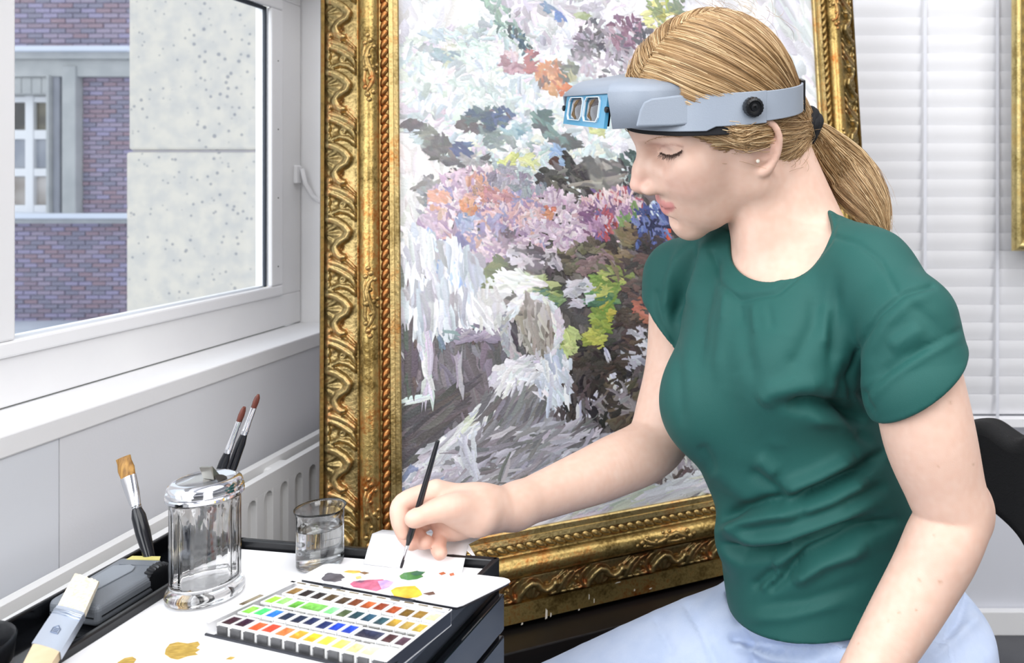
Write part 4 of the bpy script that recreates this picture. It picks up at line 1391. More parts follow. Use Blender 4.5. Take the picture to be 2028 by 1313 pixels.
def flute(r, h, a, j):
    if .014 < h < .084 and r > .020:
        k = min(1, (h - .014) / .006, (.084 - h) / .006)
        return r * (1 - .045 * k * abs(math.cos(a * 8)) ** .7)
    return r


outer = [(0, .0), (.026, .0), (.0292, .002), (.0296, .006), (.0285, .010), (.0268, .0125), (ro, .016), (ro, .03), (ro, .05), (ro, .07), (ro, .082), (.0268, .086), (.0268, .090)]
inner = [(.0252, .090), (.0250, .084), (.0242, .078), (.0242, .05), (.0242, .020), (.0230, .0115), (.018, .0085), (.008, .0075), (0, .0072)]


def flute_in(r, h, a, j):
    if .018 < h < .080 and r > .02:
        return r * (1 - .04 * abs(math.cos(a * 8)) ** .7)
    return r


MB().lathe(outer + inner, jc, 96, lambda r, h, a, j: flute(r, h, a, j) if j < len(outer) else flute_in(r, h, a, j)).build('glass_body', M_glass, jar, smooth=True)
lidp = [(.0, .0885), (.0245, .0885), (.0272, .0865), (.0288, .0872), (.0290, .0895), (.0280, .0905), (.0288, .0920), (.0284, .0938), (.0270, .0945), (.0278, .0962), (.0268, .0992), (.0240, .1014), (.0215, .1018), (.0205, .1012), (0, .1012)]
lid_ = MB().lathe(lidp, jc, 64).build('lid', M_chrome, jar, smooth=35)
t0 = jc + Vector((.004, .002, .1014))
fl = MB()
fl.hexa([t0 + Vector(q) for q in ((-.006, -.002, 0), (.006, -.006, 0), (.008, .001, 0), (-.004, .005, 0))], [t0 + Vector(q) for q in ((-.010, -.001, .009), (.002, -.005, .0105), (.003, -.0035, .011), (-.009, .0005, .0095))])
fl.build('pour_flap', mat('dull_steel', rgb(150, 146, 138), 0.3, 0.9), lid_)
sp = MB().tube([jc + Vector((.0145, -.001, .1012)), jc + Vector((.0150, -.001, .1020))], .005, 20)
sp.build('pour_hole', mat('hole_shadow', rgb(60, 58, 56), 0.4, 0.6), lid_)

# ------------------------------------------------------------------ beaker of water
kc = onz(634, 1118, ZT)
kc.z = ZT + .0006
bk = thing('beaker', 'small graduated glass beaker half full of clear water', 'beaker', kc)
R0_ = .0201
hb = .0530


def lip(r, h, a, j):
    s = max(0, math.cos(a + .55)) ** 14
    k = max(0, (h - .044) / .009)
    return r + .0035 * s * k


prof = [(0, 0), (.0180, 0), (.0196, .0012), (R0_, .0032), (R0_, .02), (R0_, .040), (R0_, .0455), (.0207, .0500), (.0219, .0527), (.0222, .0534), (.0219, .0538), (.0205, .0515), (.0193, .0470), (.0190, .040), (.0190, .02), (.0190, .0040), (.0180, .0024), (0, .0018)]
MB().lathe(prof, kc, 72, lip).build('glass_body', M_glass, bk, smooth=True)
hw = .0352
MB().lathe([(0, .0016), (.0180, .0022), (.0192, .0040), (.0192, .02), (.0192, hw + .0008), (.0180, hw), (0, hw)], kc, 72).build('water', M_water, bk, smooth=40)
M_print = mat('pale_print', rgb(168, 170, 176), 0.6)
va = Vector((-kc.x, -kc.y, 0)).normalized()           # towards the viewer's side
sd = Vector((-va.y, va.x, 0))


def curved_text(txt, ang, z, size):
    """figures printed on the outside of the far wall, so they read mirrored from here"""
    cu = bpy.data.curves.new('graduation_number', 'FONT')
    cu.body = txt
    cu.size = size
    cu.extrude = .00012
    cu.align_x = 'CENTER'
    ob = bpy.data.objects.new('lettering', cu)
    COL.objects.link(ob)
    ob.parent = bk
    base = math.atan2(-va.y, -va.x) + ang
    nrm = Vector((math.cos(base), math.sin(base), 0))
    ob.location = Vector((0, 0, z)) + nrm * (R0_ + .0002)
    xax = Vector((0, 0, 1)).cross(nrm)
    ob.rotation_euler = Matrix((xax, Vector((0, 0, 1)), nrm)).transposed().to_euler()
    cu.materials.append(M_print)
    bpy.context.view_layer.update()
    me = bpy.data.meshes.new_from_object(ob.evaluated_get(bpy.context.evaluated_depsgraph_get()))
    n = bpy.data.objects.new('graduation_number', me)
    n.matrix_basis = ob.matrix_basis
    bpy.data.objects.remove(ob)
    COL.objects.link(n)
    n.parent = bk
    return n


for txt, z in (('20', .0055), ('40', .0140)):
    curved_text(txt, .28, z, .0074)
    mb = MB()
    base = math.atan2(-va.y, -va.x)
    for k in range(8):
        a0_, a1_ = base - .05 - k * .085, base - .05 - (k + 1) * .085
        p0, p1 = [kc + Vector((math.cos(q), math.sin(q), 0)) * (R0_ + .0001) for q in (a0_, a1_)]
        mb.obox((p0 + p1) / 2 + Vector((0, 0, z + .0032)), (p1 - p0) / 2, (p0 + p1 - kc * 2).normalized() * .0001, (0, 0, .00028))
    mb.build('graduation_line', M_print, bk)
mb = MB()
for z in (.0290,):
    for k in range(6):
        a0_, a1_ = base - .1 - k * .085, base - .1 - (k + 1) * .085
        p0, p1 = [kc + Vector((math.cos(q), math.sin(q), 0)) * (R0_ + .0001) for q in (a0_, a1_)]
        mb.obox((p0 + p1) / 2 + Vector((0, 0, z)), (p1 - p0) / 2, (p0 + p1 - kc * 2).normalized() * .0001, (0, 0, .00028))
mb.build('graduation_line', M_print, bk)

# ------------------------------------------------------------------ brushes
M_sable = mat('red_brown_hair', rgb(104, 52, 40), 0.5, col2=rgb(70, 34, 28), scale=400, stretch=(1, 1, .1))
M_golden = mat('golden_bristle', rgb(176, 132, 66), 0.5, col2=rgb(122, 84, 34), scale=300, stretch=(1, 1, .06))
M_hog = mat('white_bristle', rgb(240, 234, 220), 0.6, col2=rgb(214, 200, 172), scale=500, stretch=(1, 1, .04))
M_lacq = mat('black_lacquer', rgb(26, 27, 32), 0.15)


def brush(name, label, tip, base, specs, hair, flat=1.0, side=Vector((1, 0, 0)), group=None, handle=None):
    """specs: fractions along tip..base: hair end, ferrule end; radii"""
    ax = base - tip
    L = ax.length
    d = ax / L
    wv = (side - d * side.dot(d)).normalized()
    tv = d.cross(wv)
    o = thing(name, label, 'paintbrush', base, group=group)

    def loft(prof, fl, n=16):
        """prof (t, r, flatness)"""
        V, Fc = [], []
        for t, r, f in prof:
            for k in range(n):
                a = 2 * math.pi * k / n
                V.append(tip + ax * t + wv * (r * f * math.cos(a)) + tv * (r / max(1, f ** .8) * math.sin(a)))
        m = len(prof)
        for i in range(m - 1):
            for k in range(n):
                k2 = (k + 1) % n
                Fc.append((i * n + k, i * n + k2, (i + 1) * n + k2, (i + 1) * n + k))
        Fc += [tuple(range(n - 1, -1, -1)), tuple(range((m - 1) * n, m * n))]
        return V, Fc
    h, f, r1, r2, r3, tipr = specs
    V, Fc = loft([(0, tipr, flat), (h * .25, r1 * .9, flat), (h * .6, r1 * 1.05, flat), (h + .01, r1 * .9, flat)], flat)
    build('bristles', V, Fc, hair, o, smooth=50)
    mid = 1 + (flat - 1) * .3
    V, Fc = loft([(h, r1, flat), (h + (f - h) * .45, r1 * 1.0, (flat + mid) / 2), (f - .03, r2, 1), (f - .022, r2 * 1.12, 1), (f - .015, r2, 1), (f - .008, r2 * 1.12, 1), (f, r2, 1)], flat)
    build('ferrule', V, Fc, M_chrome, o, smooth=50)
    V, Fc = loft([(f - .004, r2 * .95, 1), (f + .06, r3, 1), (f + .2, r3 * 1.05, 1), (1, r3 * .62, 1)], 1)
    build('handle', V, Fc, handle or M_lacq, o, smooth=50)
    return o


brush('paintbrush', 'round red brown paintbrush behind the sugar shaker, the taller of the pair', P(512, 781, .815), onz(402, 1085, .722), (.085, .26, .0026, .0030, .0042, .0009), M_sable)
brush('paintbrush', 'round red brown paintbrush behind the sugar shaker, the shorter of the pair', P(484, 806, .800), onz(376, 1098, .722), (.095, .31, .0026, .0030, .0042, .0014), M_sable)
brush('paintbrush', 'broad flat brush with golden bristles upright in the black side tray', P(244, 906, .800), onz(306, 1142, .7125), (.165, .44, .0045, .0040, .0056, .0042), M_golden, flat=1.55, side=Vector((1, .2, .3)))
# wide hog brush lying across the grey device
hb_ = thing('hog_brush', 'wide flat hog bristle brush with white hair propped on the grey device', 'paintbrush', P(95, 1290, .64))
T0, T1 = onz(172, 1146, .7395), onz(139, 1216, .7360)
T2, T3 = onz(92, 1290, .7325), onz(62, 1345, .7290)
wv = (onz(196, 1156, .7395) - onz(149, 1139, .7395)) * .5
wv1 = (onz(166, 1224, .736) - onz(111, 1209, .736)) * .5
nv = wv.cross(T1 - T0).normalized()
if nv.z < 0:
    nv = -nv


def slab(p, q, wa, wb, ta, tb, n=9, ragged=0.0):
    V, Fc = [], []
    r = random.Random(3)
    for e_, (c, w, t) in enumerate(((p, wa, ta), (lerp(p, q, .5), lerp(wa, wb, .5), (ta + tb) / 2 * 1.1), (q, wb, tb))):
        for s in (1, -1):
            for k in range(n):
                u_ = -1 + 2 * k / (n - 1)
                jit_ = (p - q).normalized() * r.uniform(-1, 1) * ragged * (e_ == 0)
                V.append(c + w * u_ + nv * (s * t * (1 - .25 * abs(u_) ** 3)) + jit_)
    for e_ in range(2):
        b0_ = e_ * 2 * n
        for k in range(n - 1):
            Fc.append((b0_ + k, b0_ + k + 1, b0_ + 2 * n + k + 1, b0_ + 2 * n + k))
            Fc.append((b0_ + n + k + 1, b0_ + n + k, b0_ + 3 * n + k, b0_ + 3 * n + k + 1))
        Fc.append((b0_, b0_ + 2 * n, b0_ + 3 * n, b0_ + n))
        Fc.append((b0_ + n - 1, b0_ + 2 * n - 1, b0_ + 4 * n - 1, b0_ + 3 * n - 1))
    for k in range(n - 1):
        Fc.append((k + 1, k, n + k, n + k + 1))
        Fc.append((4 * n + k, 4 * n + k + 1, 5 * n + k + 1, 5 * n + k))
    return V, Fc


V, Fc = slab(T0, T1, wv, wv1 * .96, .0018, .0034, 15, .0016)
build('bristles', V, Fc, M_hog, hb_, smooth=50)
V, Fc = slab(lerp(T1, T0, .05), T2, wv1, wv1 * .98, .0036, .0042)
M_fer = mat('bluish_tinplate', rgb(190, 198, 212), 0.32, 0.55)
fer = build('ferrule', V, Fc, M_fer, hb_, smooth=50)
bd2 = MB()
for t in (.06, .10, .17):
    c = lerp(T1, T2, t)
    bd2.tube([c - wv1 * .98 + nv * .0034, c + nv * .0045, c + wv1 * .98 + nv * .0034], .0006, 6)
bd2.build('crimp', M_fer, fer, smooth=True)
em = MB()
fx, fy = wv1.normalized(), (T1 - T2).normalized()
ec = lerp(T1, T2, .58) + nv * .0045
hs = [(-.0042, -.0045), (-.0042, .0015), (0, .0055), (.0042, .0015), (.0042, -.0045)]
pt_ = [ec + fx * a + fy * b_ for a, b_ in hs]
em.tube(pt_ + [pt_[0]], .00035, 5)
for yy in (-.0025, -.0005, .0015):
    em.tube([ec + fx * -.0026 + fy * yy, ec + fx * .0026 + fy * yy], .0003, 5)
em.build('embossed_house_mark', mat('embossed_tin', rgb(120, 134, 160), 0.35, 0.7), fer)
V, Fc = slab(lerp(T2, T1, .04), T3, wv1 * .9, wv1 * .75, .0038, .0045)
build('handle', V, Fc, mat('raw_wood', rgb(226, 206, 176), 0.6, col2=rgb(206, 182, 148), scale=30), hb_, smooth=50)

# ------------------------------------------------------------------ grey hand-held device in the tray
M_dev = mat('dark_grey_plastic', rgb(112, 117, 124), 0.42, bump=.06, bscale=600)
M_dev2 = mat('grey_plastic_lid', rgb(132, 138, 146), 0.4)
dv = thing('grey_device', 'grey plastic hand-held device with a black knurled dial in the side tray', 'device', at(onz(205, 1160, .71), .7122))
z1_, z0_ = .7300, .7122
top = [onz(93, 1188, z1_), onz(192, 1203, z1_), onz(326, 1124, z1_), onz(318, 1104, z1_), onz(240, 1102, z1_)]
dv_b = MB().hexa([Vector((q.x, q.y, z0_)) for q in top], [Vector((q.x, q.y, z1_)) for q in top])
dv_b.build('case', M_dev, dv, bevel=.005, segs=4)
tc_ = sum(top, Vector()) / 5
pl = [onz(150, 1166, z1_), onz(186, 1172, z1_), onz(262, 1132, z1_), onz(268, 1124, z1_), onz(258, 1120, z1_), onz(225, 1122, z1_)]
MB().prism(pl, (0, 0, .0012)).build('battery_cover', M_dev2, dv, bevel=.0006)
MB().prism([onz(x, y, z1_) for x, y in ((236, 1119), (300, 1121), (318, 1112), (250, 1110))], (0, 0, .0008)).build('button_plate', M_dev, dv)
MB().prism([onz(x, y, z1_) for x, y in ((250, 1109), (316, 1110), (318, 1103), (262, 1102))], (0, 0, .0006)).build('yellow_label', mat('yellow_label', rgb(206, 196, 120), 0.5), dv)
k0 = onz(313, 1141, .7245)
kx = Vector((.9, -.43, 0)).normalized()


def knurl(r, h, a, j):
    return r * (1 + .04 * math.cos(a * 26)) if r > .008 else r


MB().lathe([(0, -.004), (.0105, -.004), (.0115, -.003), (.0115, .004), (.0105, .006), (0, .006)], k0, 104, knurl, axis=kx).build('dial', M_black, dv, smooth=30)
k1 = onz(294, 1152, .7215)
MB().lathe([(0, -.004), (.006, -.004), (.0066, 0), (.006, .004), (0, .005)], k1, 24, axis=kx).build('push_button', M_black, dv, smooth=40)
MB().lathe([(0, -.002), (.004, -.002), (.0045, .001), (.003, .0025), (0, .003)], onz(178, 1211, .722), 20, axis=(.2, -1, 0)).build('silver_button', M_steel, dv, smooth=40)
sm_ = MB()
for a_, b_ in ((top[0], top[1]), (top[1], top[2])):
    d_ = (b_ - a_)
    n_ = Vector((d_.y, -d_.x, 0)).normalized() * .0003
    sm_.prism([at(lerp(a_, b_, .06), .720) + n_, at(lerp(a_, b_, .94), .720) + n_, at(lerp(a_, b_, .94), .7210) + n_, at(lerp(a_, b_, .06), .7210) + n_], n_ * 1.0)
sm_.build('case_seam', M_black, dv)
# ================================================================== signed-distance modelling kit (for the figure)
f32 = np.float32


class Sdf:
    def __init__(s):
        s.ops = []

    def _add(s, mode, fn, lo, hi, k):
        s.ops.append((mode, fn, np.array(lo, f32), np.array(hi, f32), k))
        return s

    def cone(s, a, b_, r1, r2, k=.01, mode='u', sq=None):
        """tapered capsule"""
        a, b_ = np.array(a, f32), np.array(b_, f32)
        ba = b_ - a
        L2 = float(ba @ ba) + 1e-12

        def fn(p):
            pa = p - a
            h = np.clip(pa @ ba / L2, 0, 1)
            return np.linalg.norm(pa - h[:, None] * ba, axis=1) - (r1 + (r2 - r1) * h)
        r = max(r1, r2)
        return s._add(mode, fn, np.minimum(a, b_) - r, np.maximum(a, b_) + r, k)

    def chain(s, pts, k=.01, mode='u'):
        """pts = [(point, radius)...]; one smooth limb through the points"""
        T = np.array([list(p) + [r] for p, r in pts], float)
        m = len(T)
        out = []
        sub = (12 if m > 6 else 6) if m > 2 else 1
        for i in range(m - 1):
            a, b_, c, d = T[max(i - 1, 0)], T[i], T[i + 1], T[min(i + 2, m - 1)]
            for u in np.arange(sub) / sub:
                out.append(.5 * (2 * b_ + (c - a) * u + (2 * a - 5 * b_ + 4 * c - d) * u * u + (3 * b_ - a - 3 * c + d) * u ** 3))
        out.append(T[-1])
        out = np.array(out, f32)
        seg = [(q[:3], w[:3] - q[:3], float(((w[:3] - q[:3]) ** 2).sum()) + 1e-12, q[3], w[3]) for q, w in zip(out[:-1], out[1:])]

        def fn(p):
            best = None
            for a, ba, L2, r1, r2 in seg:
                pa = p - a
                h = np.clip(pa @ ba / L2, 0, 1)
                e = np.linalg.norm(pa - h[:, None] * ba, axis=1) - (r1 + (r2 - r1) * h)
                best = e if best is None else np.minimum(best, e)
            return best
        r = out[:, 3].max()
        return s._add(mode, fn, out[:, :3].min(0) - r, out[:, :3].max(0) + r, k)

    def ell(s, c, r, R=None, k=.01, mode='u'):
        c, r = np.array(c, f32), np.array(r, f32)
        R = np.eye(3, dtype=f32) if R is None else np.array(R, f32)     # columns are the axes

        def fn(p):
            q = (p - c) @ R
            k0 = np.linalg.norm(q / r, axis=1)
            k1 = np.linalg.norm(q / (r * r), axis=1) + 1e-9
            return k0 * (k0 - 1) / k1
        m = float(r.max())
        return s._add(mode, fn, c - m, c + m, k)

    def custom(s, fn, lo, hi, k=.01, mode='u'):
        return s._add(mode, fn, lo, hi, k)

    def __call__(s, p):
        p = np.asarray(p, f32)
        d = np.full(len(p), 1.0, f32)
        for mode, fn, lo, hi, k in s.ops:
            m = .035 + k
            ok = np.all((p > lo - m) & (p < hi + m), axis=1)
            if mode == 'i':
                ok[:] = True
            if not ok.any():
                continue
            e = fn(p[ok]).astype(f32)
            c = d[ok]
            if mode == 'u':
                if k > 0:
                    h = np.maximum(k - np.abs(c - e), 0) / k
                    c = np.minimum(c, e) - h * h * k * .25
                else:
                    c = np.minimum(c, e)
            else:
                e = -e if mode == 's' else e
                if k > 0:
                    h = np.maximum(k - np.abs(c - e), 0) / k
                    c = np.maximum(c, e) + h * h * k * .25
                else:
                    c = np.maximum(c, e)
            d[ok] = c
        return d

    def grad(s, p, e=.0004):
        p = np.asarray(p, f32)
        g = np.empty_like(p)
        for i in range(3):
            o = np.zeros(3, f32)
            o[i] = e
            g[:, i] = s(p + o) - s(p - o)
        return g / (2 * e)


def surface_nets(sdf, lo, hi, h, project=2):
    lo = np.array(lo, f32)
    B = 8
    n = (np.ceil((np.array(hi) - lo) / h / B).astype(int)) * B
    nb = n // B
    ax = [lo[i] + (np.arange(nb[i]) * B + (B - 1) / 2) * h for i in range(3)]
    cen = np.stack(np.meshgrid(*ax, indexing='ij'), -1).reshape(-1, 3).astype(f32)
    dc = sdf(cen)
    D = np.repeat(np.repeat(np.repeat(np.where(dc < 0, -1, 1).astype(f32).reshape(nb), B, 0), B, 1), B, 2)
    near = np.where(np.abs(dc) < h * B * 1.25)[0]
    loc = np.stack(np.meshgrid(*[np.arange(B)] * 3, indexing='ij'), -1).reshape(-1, 3)
    bi = np.stack(np.unravel_index(near, nb), -1)
    for c0 in range(0, len(near), 1500):
        idx = (bi[c0:c0 + 1500, None, :] * B + loc[None]).reshape(-1, 3)
        D[idx[:, 0], idx[:, 1], idx[:, 2]] = sdf(lo + idx.astype(f32) * h)
    S = D < 0
    cnt = np.zeros(n - 1, np.int8)
    for dx in (0, 1):
        for dy in (0, 1):
            for dz in (0, 1):
                cnt += S[dx:n[0] - 1 + dx, dy:n[1] - 1 + dy, dz:n[2] - 1 + dz]
    act = np.stack(np.where((cnt > 0) & (cnt < 8)), -1)
    vid = np.full(n - 1, -1, np.int32)
    vid[act[:, 0], act[:, 1], act[:, 2]] = np.arange(len(act))
    acc = np.zeros((len(act), 3), f32)
    w = np.zeros(len(act), f32)
    cor = [(0, 0, 0), (1, 0, 0), (0, 1, 0), (1, 1, 0), (0, 0, 1), (1, 0, 1), (0, 1, 1), (1, 1, 1)]
    val = [D[act[:, 0] + c[0], act[:, 1] + c[1], act[:, 2] + c[2]] for c in cor]
    for a, b_ in ((0, 1), (2, 3), (4, 5), (6, 7), (0, 2), (1, 3), (4, 6), (5, 7), (0, 4), (1, 5), (2, 6), (3, 7)):
        x = (val[a] < 0) != (val[b_] < 0)
        t = np.where(x, val[a] / (val[a] - val[b_] + 1e-12), 0)[:, None]
        acc += np.where(x[:, None], np.array(cor[a], f32) + t * (np.array(cor[b_], f32) - np.array(cor[a], f32)), 0)
        w += x
    V = lo + (act + acc / w[:, None]) * h
    Q = []
    for axis in range(3):
        o1, o2 = [(1, 2), (2, 0), (0, 1)][axis]
        sl0 = [slice(None)] * 3
        sl1 = [slice(None)] * 3
        sl0[axis] = slice(0, n[axis] - 1)
        sl1[axis] = slice(1, n[axis])
        e = np.stack(np.where(S[tuple(sl0)] != S[tuple(sl1)]), -1)
        ok = (e[:, o1] > 0) & (e[:, o2] > 0) & (e[:, o1] < n[o1] - 1) & (e[:, o2] < n[o2] - 1)
        e = e[ok]
        ins_ = S[e[:, 0], e[:, 1], e[:, 2]]

        def cell(a, b_):
            c = e.copy()
            c[:, o1] -= a
            c[:, o2] -= b_
            return vid[c[:, 0], c[:, 1], c[:, 2]]
        q = np.stack([cell(1, 1), cell(0, 1), cell(0, 0), cell(1, 0)], -1)
        q[~ins_] = q[~ins_][:, ::-1]
        Q.append(q)
    Q = np.concatenate(Q)
    for _ in range(project):
        d = sdf(V)
        g = sdf.grad(V)
        g2 = (g * g).sum(1) + 1e-6
        stp = np.clip(d / np.maximum(g2, .3), -h, h)
        V = V - g * stp[:, None] * .9
    return V.astype(float), Q


def sdf_mesh(name, V, Q, m, parent=None, nsm=None, col=None):
    V = np.asarray(V, float)
    if parent is None:
        c = V.mean(0)
        c[2] = V[:, 2].min()
    else:
        c = np.array(world_of(parent).translation)
    me = bpy.data.meshes.new(name)
    me.vertices.add(len(V))
    me.vertices.foreach_set('co', (V - c).astype(f32).ravel())
    me.loops.add(len(Q) * 4)
    me.loops.foreach_set('vertex_index', Q.astype(np.int32).ravel())
    me.polygons.add(len(Q))
    me.polygons.foreach_set('loop_start', np.arange(0, len(Q) * 4, 4, dtype=np.int32))
    me.update(calc_edges=True)
    me.validate()
    fin(me, m, True)
    if col is not None:
        a = me.color_attributes.new('Col', 'FLOAT_COLOR', 'POINT')
        a.data.foreach_set('color', col.astype(f32).ravel())
    o = bpy.data.objects.new(name, me)
    COL.objects.link(o)
    if parent is None:
        o.location = c
    else:
        o.parent = parent
    return o


def pix(V):
    V = np.asarray(V, float)
    return np.stack([CX + F * V[:, 0] / V[:, 1], CY + F * (CZ - V[:, 2]) / V[:, 1]], -1)


def poly_d(p, line):
    """distance in pixels from points to a polyline, and how far along it (0..1)"""
    best = np.full(len(p), 1e9)
    tt = np.zeros(len(p))
    n = len(line) - 1
    for i in range(n):
        a, b_ = np.array(line[i], float), np.array(line[i + 1], float)
        ba = b_ - a
        h = np.clip((p - a) @ ba / (ba @ ba + 1e-9), 0, 1)
        d = np.linalg.norm(p - a - h[:, None] * ba, axis=1)
        u = d < best
        best[u] = d[u]
        tt[u] = (i + h[u]) / n
    return best, tt


def vnormals(V, Q):
    e1 = V[Q[:, 2]] - V[Q[:, 0]]
    e2 = V[Q[:, 3]] - V[Q[:, 1]]
    fn = np.cross(e1, e2)
    N = np.zeros_like(V)
    for i in range(4):
        np.add.at(N, Q[:, i], fn)
    return N / (np.linalg.norm(N, axis=1, keepdims=True) + 1e-12)


def smooth_scalar(val, Q, nV, it):
    cnt = np.zeros(nV)
    for a, b_ in ((0, 1), (1, 2), (2, 3), (3, 0)):
        np.add.at(cnt, Q[:, a], 1)
        np.add.at(cnt, Q[:, b_], 1)
    for _ in range(it):
        s = np.zeros((nV,) + val.shape[1:])
        for a, b_ in ((0, 1), (1, 2), (2, 3), (3, 0)):
            np.add.at(s, Q[:, a], val[Q[:, b_]])
            np.add.at(s, Q[:, b_], val[Q[:, a]])
        val = .5 * val + .5 * s / (cnt.reshape(-1, *([1] * (val.ndim - 1))) + 1e-9)
    return val


# ================================================================== the restorer: pose
HF = np.array([-0.87846113, -0.35730179, -0.31724039])     # head: forward
HL = np.array([0.44613413, -0.85107705, -0.27682521])      # its left (our side)
HU = np.array([-0.17108587, -0.38471195, 0.90704263])      # up
HO = np.array([-0.04392604, 0.91338162, 1.13577902])       # between the ears
HM = np.stack([HF, HL, HU], 1)


def hd(f, l, u):
    return HO + HF * f + HL * l + HU * u


def to_head(V):
    return (np.asarray(V) - HO) @ HM


def p3(px, py, Y):
    return np.array(P(px, py, Y))


S_n, S_f = p3(1800, 640, .80), p3(1350, 548, 1.03)
E1 = np.array([.727, -.687, 0])       # far shoulder -> near shoulder
E2 = np.array([-.687, -.727, 0])      # chest forward
SEC = [(470, 1440, 1660, .955, .050), (510, 1390, 1700, .945, .070), (560, 1355, 1745, .935, .088), (640, 1342, 1750, .93, .098), (720, 1342, 1740, .93, .104), (800, 1348, 1742, .93, .108),
       (870, 1356, 1765, .93, .104), (950, 1390, 1795, .93, .100), (1010, 1424, 1812, .93, .100), (1060, 1424, 1815, .93, .104), (1120, 1428, 1820, .93, .108), (1190, 1444, 1850, .925, .120), (1250, 1456, 1878, .92, .126), (1330, 1466, 1900, .92, .130)]
_s = []
for py, L_, R_, Yc, b_ in SEC:
    z = CZ - (py - CY) / F * Yc
    x0_, x1_ = (L_ - CX) / F * Yc, (R_ - CX) / F * Yc
    w = (x1_ - x0_) / 2
    a = math.sqrt(max(.0016, (w * w - (b_ * .687) ** 2)) / .5285)
    _s.append((z, (x0_ + x1_) / 2, Yc, a, b_))
_s = np.array(_s[::-1])


def soften(tab, it=3):
    z = np.linspace(tab[0, 0], tab[-1, 0], 70)
    t = np.stack([z] + [np.interp(z, tab[:, 0], tab[:, i]) for i in range(1, tab.shape[1])], 1)
    for _ in range(it * 6):
        t[1:-1, 1:] = .25 * t[:-2, 1:] + .5 * t[1:-1, 1:] + .25 * t[2:, 1:]
    return t


_s = soften(_s)


def stack(tab, grow=0.0, ztop=None, zbot=None):
    def fn(p):
        z = p[:, 2]
        cx, cy, a, b_ = [np.interp(z, tab[:, 0], tab[:, i]) for i in (1, 2, 3, 4)]
        q = np.stack([p[:, 0] - cx, p[:, 1] - cy], -1)
        u, v = q @ E1[:2], q @ E2[:2]
        a, b_ = a + grow, b_ + grow
        k0 = np.hypot(u / a, v / b_)
        k1 = np.hypot(u / a ** 2, v / b_ ** 2) + 1e-6
        d = k0 * (k0 - 1) / k1
        return np.maximum(d, np.maximum(z - (ztop if ztop is not None else tab[-1, 0]), (zbot if zbot is not None else tab[0, 0]) - z))
    return fn


TLO, THI = np.array([-.16, .76, .50]), np.array([.24, 1.10, 1.03])
neck0, neck1 = hd(-.030, .0, -.045), p3(1548, 500, .935)


def torso_ops(s, g, k=.03):
    s.custom(stack(_s, g, None, .64 if g < 0 else None), TLO, THI, k)
    s.cone(p3(1608, 466, .925), p3(1720, 545, .86), .034 + g, .043 + g, k)
    s.cone(p3(1720, 545, .86), S_n, .043 + g, .0455 + g, k)
    s.cone(p3(1440, 500, .975), S_f, .036 + g, .0445 + g, k)
    if g < 0:
        return s
    # bust
    s.ell(p3(1568, 735, .845), np.array([.052, .052, .058]) + g, None, .04)
    s.ell(p3(1400, 790, .90), np.array([.050, .050, .056]) + g, None, .04)
    return s


# ------------------------------------------------------------------ body
body_sdf = Sdf()
hs = body_sdf


def he(c, r, k=.012, mode='u', rot=None):
    R = HM if rot is None else HM @ rot
    hs.ell(hd(*c), r, R, k, mode)


def rotu(deg):
    a = math.radians(deg)
    return np.array([[math.cos(a), -math.sin(a), 0], [math.sin(a), math.cos(a), 0], [0, 0, 1]])


he((.004, 0, .044), (.087, .070, .084), 0)
he((.042, 0, .034), (.056, .059, .058), .02)
he((.040, 0, -.022), (.052, .057, .058), .025)
for s_ in (1, -1):
    hs.cone(hd(.002, .046 * s_, -.044), hd(.062, .012 * s_, -.086), .019, .0155, .022)
    hs.cone(hd(.004, .050 * s_, -.040), hd(.006, .058 * s_, .0), .018, .016, .025)
    he((.056, .034 * s_, -.022), (.029, .027, .030), .02)
    he((.060, .040 * s_, -.004), (.022, .018, .013), .02)
    hs.cone(hd(.0905, .008 * s_, .027), hd(.070, .042 * s_, .027), .0085, .0095, .02)
    he((.0955, .0295 * s_, .006), (.0185, .0180, .0125), .014, 's')
    he((.0705, .0315 * s_, .0075), (.0150, .0155, .0135), .006)
    hs.cone(hd(.0860, .020 * s_, .0075), hd(.0775, .045 * s_, .0065), .0022, .0022, .005)     # upper lid margin
    he((.050, .028 * s_, -.060), (.023, .022, .027), .02)
he((.0690, 0, -.0895), (.0145, .0190, .0160), .016)
he((.0620, 0, -.056), (.0295, .031, .030), .018)
hs.cone(hd(.0880, 0, .020), hd(.1035, 0, -.012), .0080, .0085, .010)
hs.cone(hd(.1035, 0, -.012), hd(.1115, 0, -.0265), .0085, .0088, .008)
for s_ in (1, -1):
    he((.1005, .0115 * s_, -.0315), (.0110, .0070, .0075), .007)
for s_ in (1, -1):
    hs.cone(hd(.090, .0125 * s_, -.014), hd(.0865, .0185 * s_, -.030), .0085, .0080, .012)
hs.cone(hd(.108, 0, -.034), hd(.0975, 0, -.0385), .0045, .005, .006)
for s_ in (1, -1):
    he((.1020, .0062 * s_, -.0402), (.0045, .0026, .0022), .003, 's')
# lips
he((.0850, 0, -.0530), (.0090, .0210, .0060), .006)
for s_ in (1, -1):
    hs.cone(hd(.0890, .004 * s_, -.0532), hd(.0745, .0265 * s_, -.0550), .0036, .0018, .004)
he((.0825, 0, -.0655), (.0085, .0170, .0060), .006)
hs.cone(hd(.0862, 0, -.0646), hd(.0755, .0245, -.0570), .0038, .0018, .004)
hs.cone(hd(.0862, 0, -.0646), hd(.0755, -.0245, -.0570), .0038, .0018, .004)
for s_ in (1, -1):
    hs.cone(hd(.0955, 0, -.0592), hd(.0755, .0290 * s_, -.0552), .0011, .0014, .0025, 's')
he((.0865, 0, -.0775), (.0055, .016, .0045), .008, 's')
he((.0965, 0, -.0450), (.0030, .0030, .0065), .005, 's')
# ears


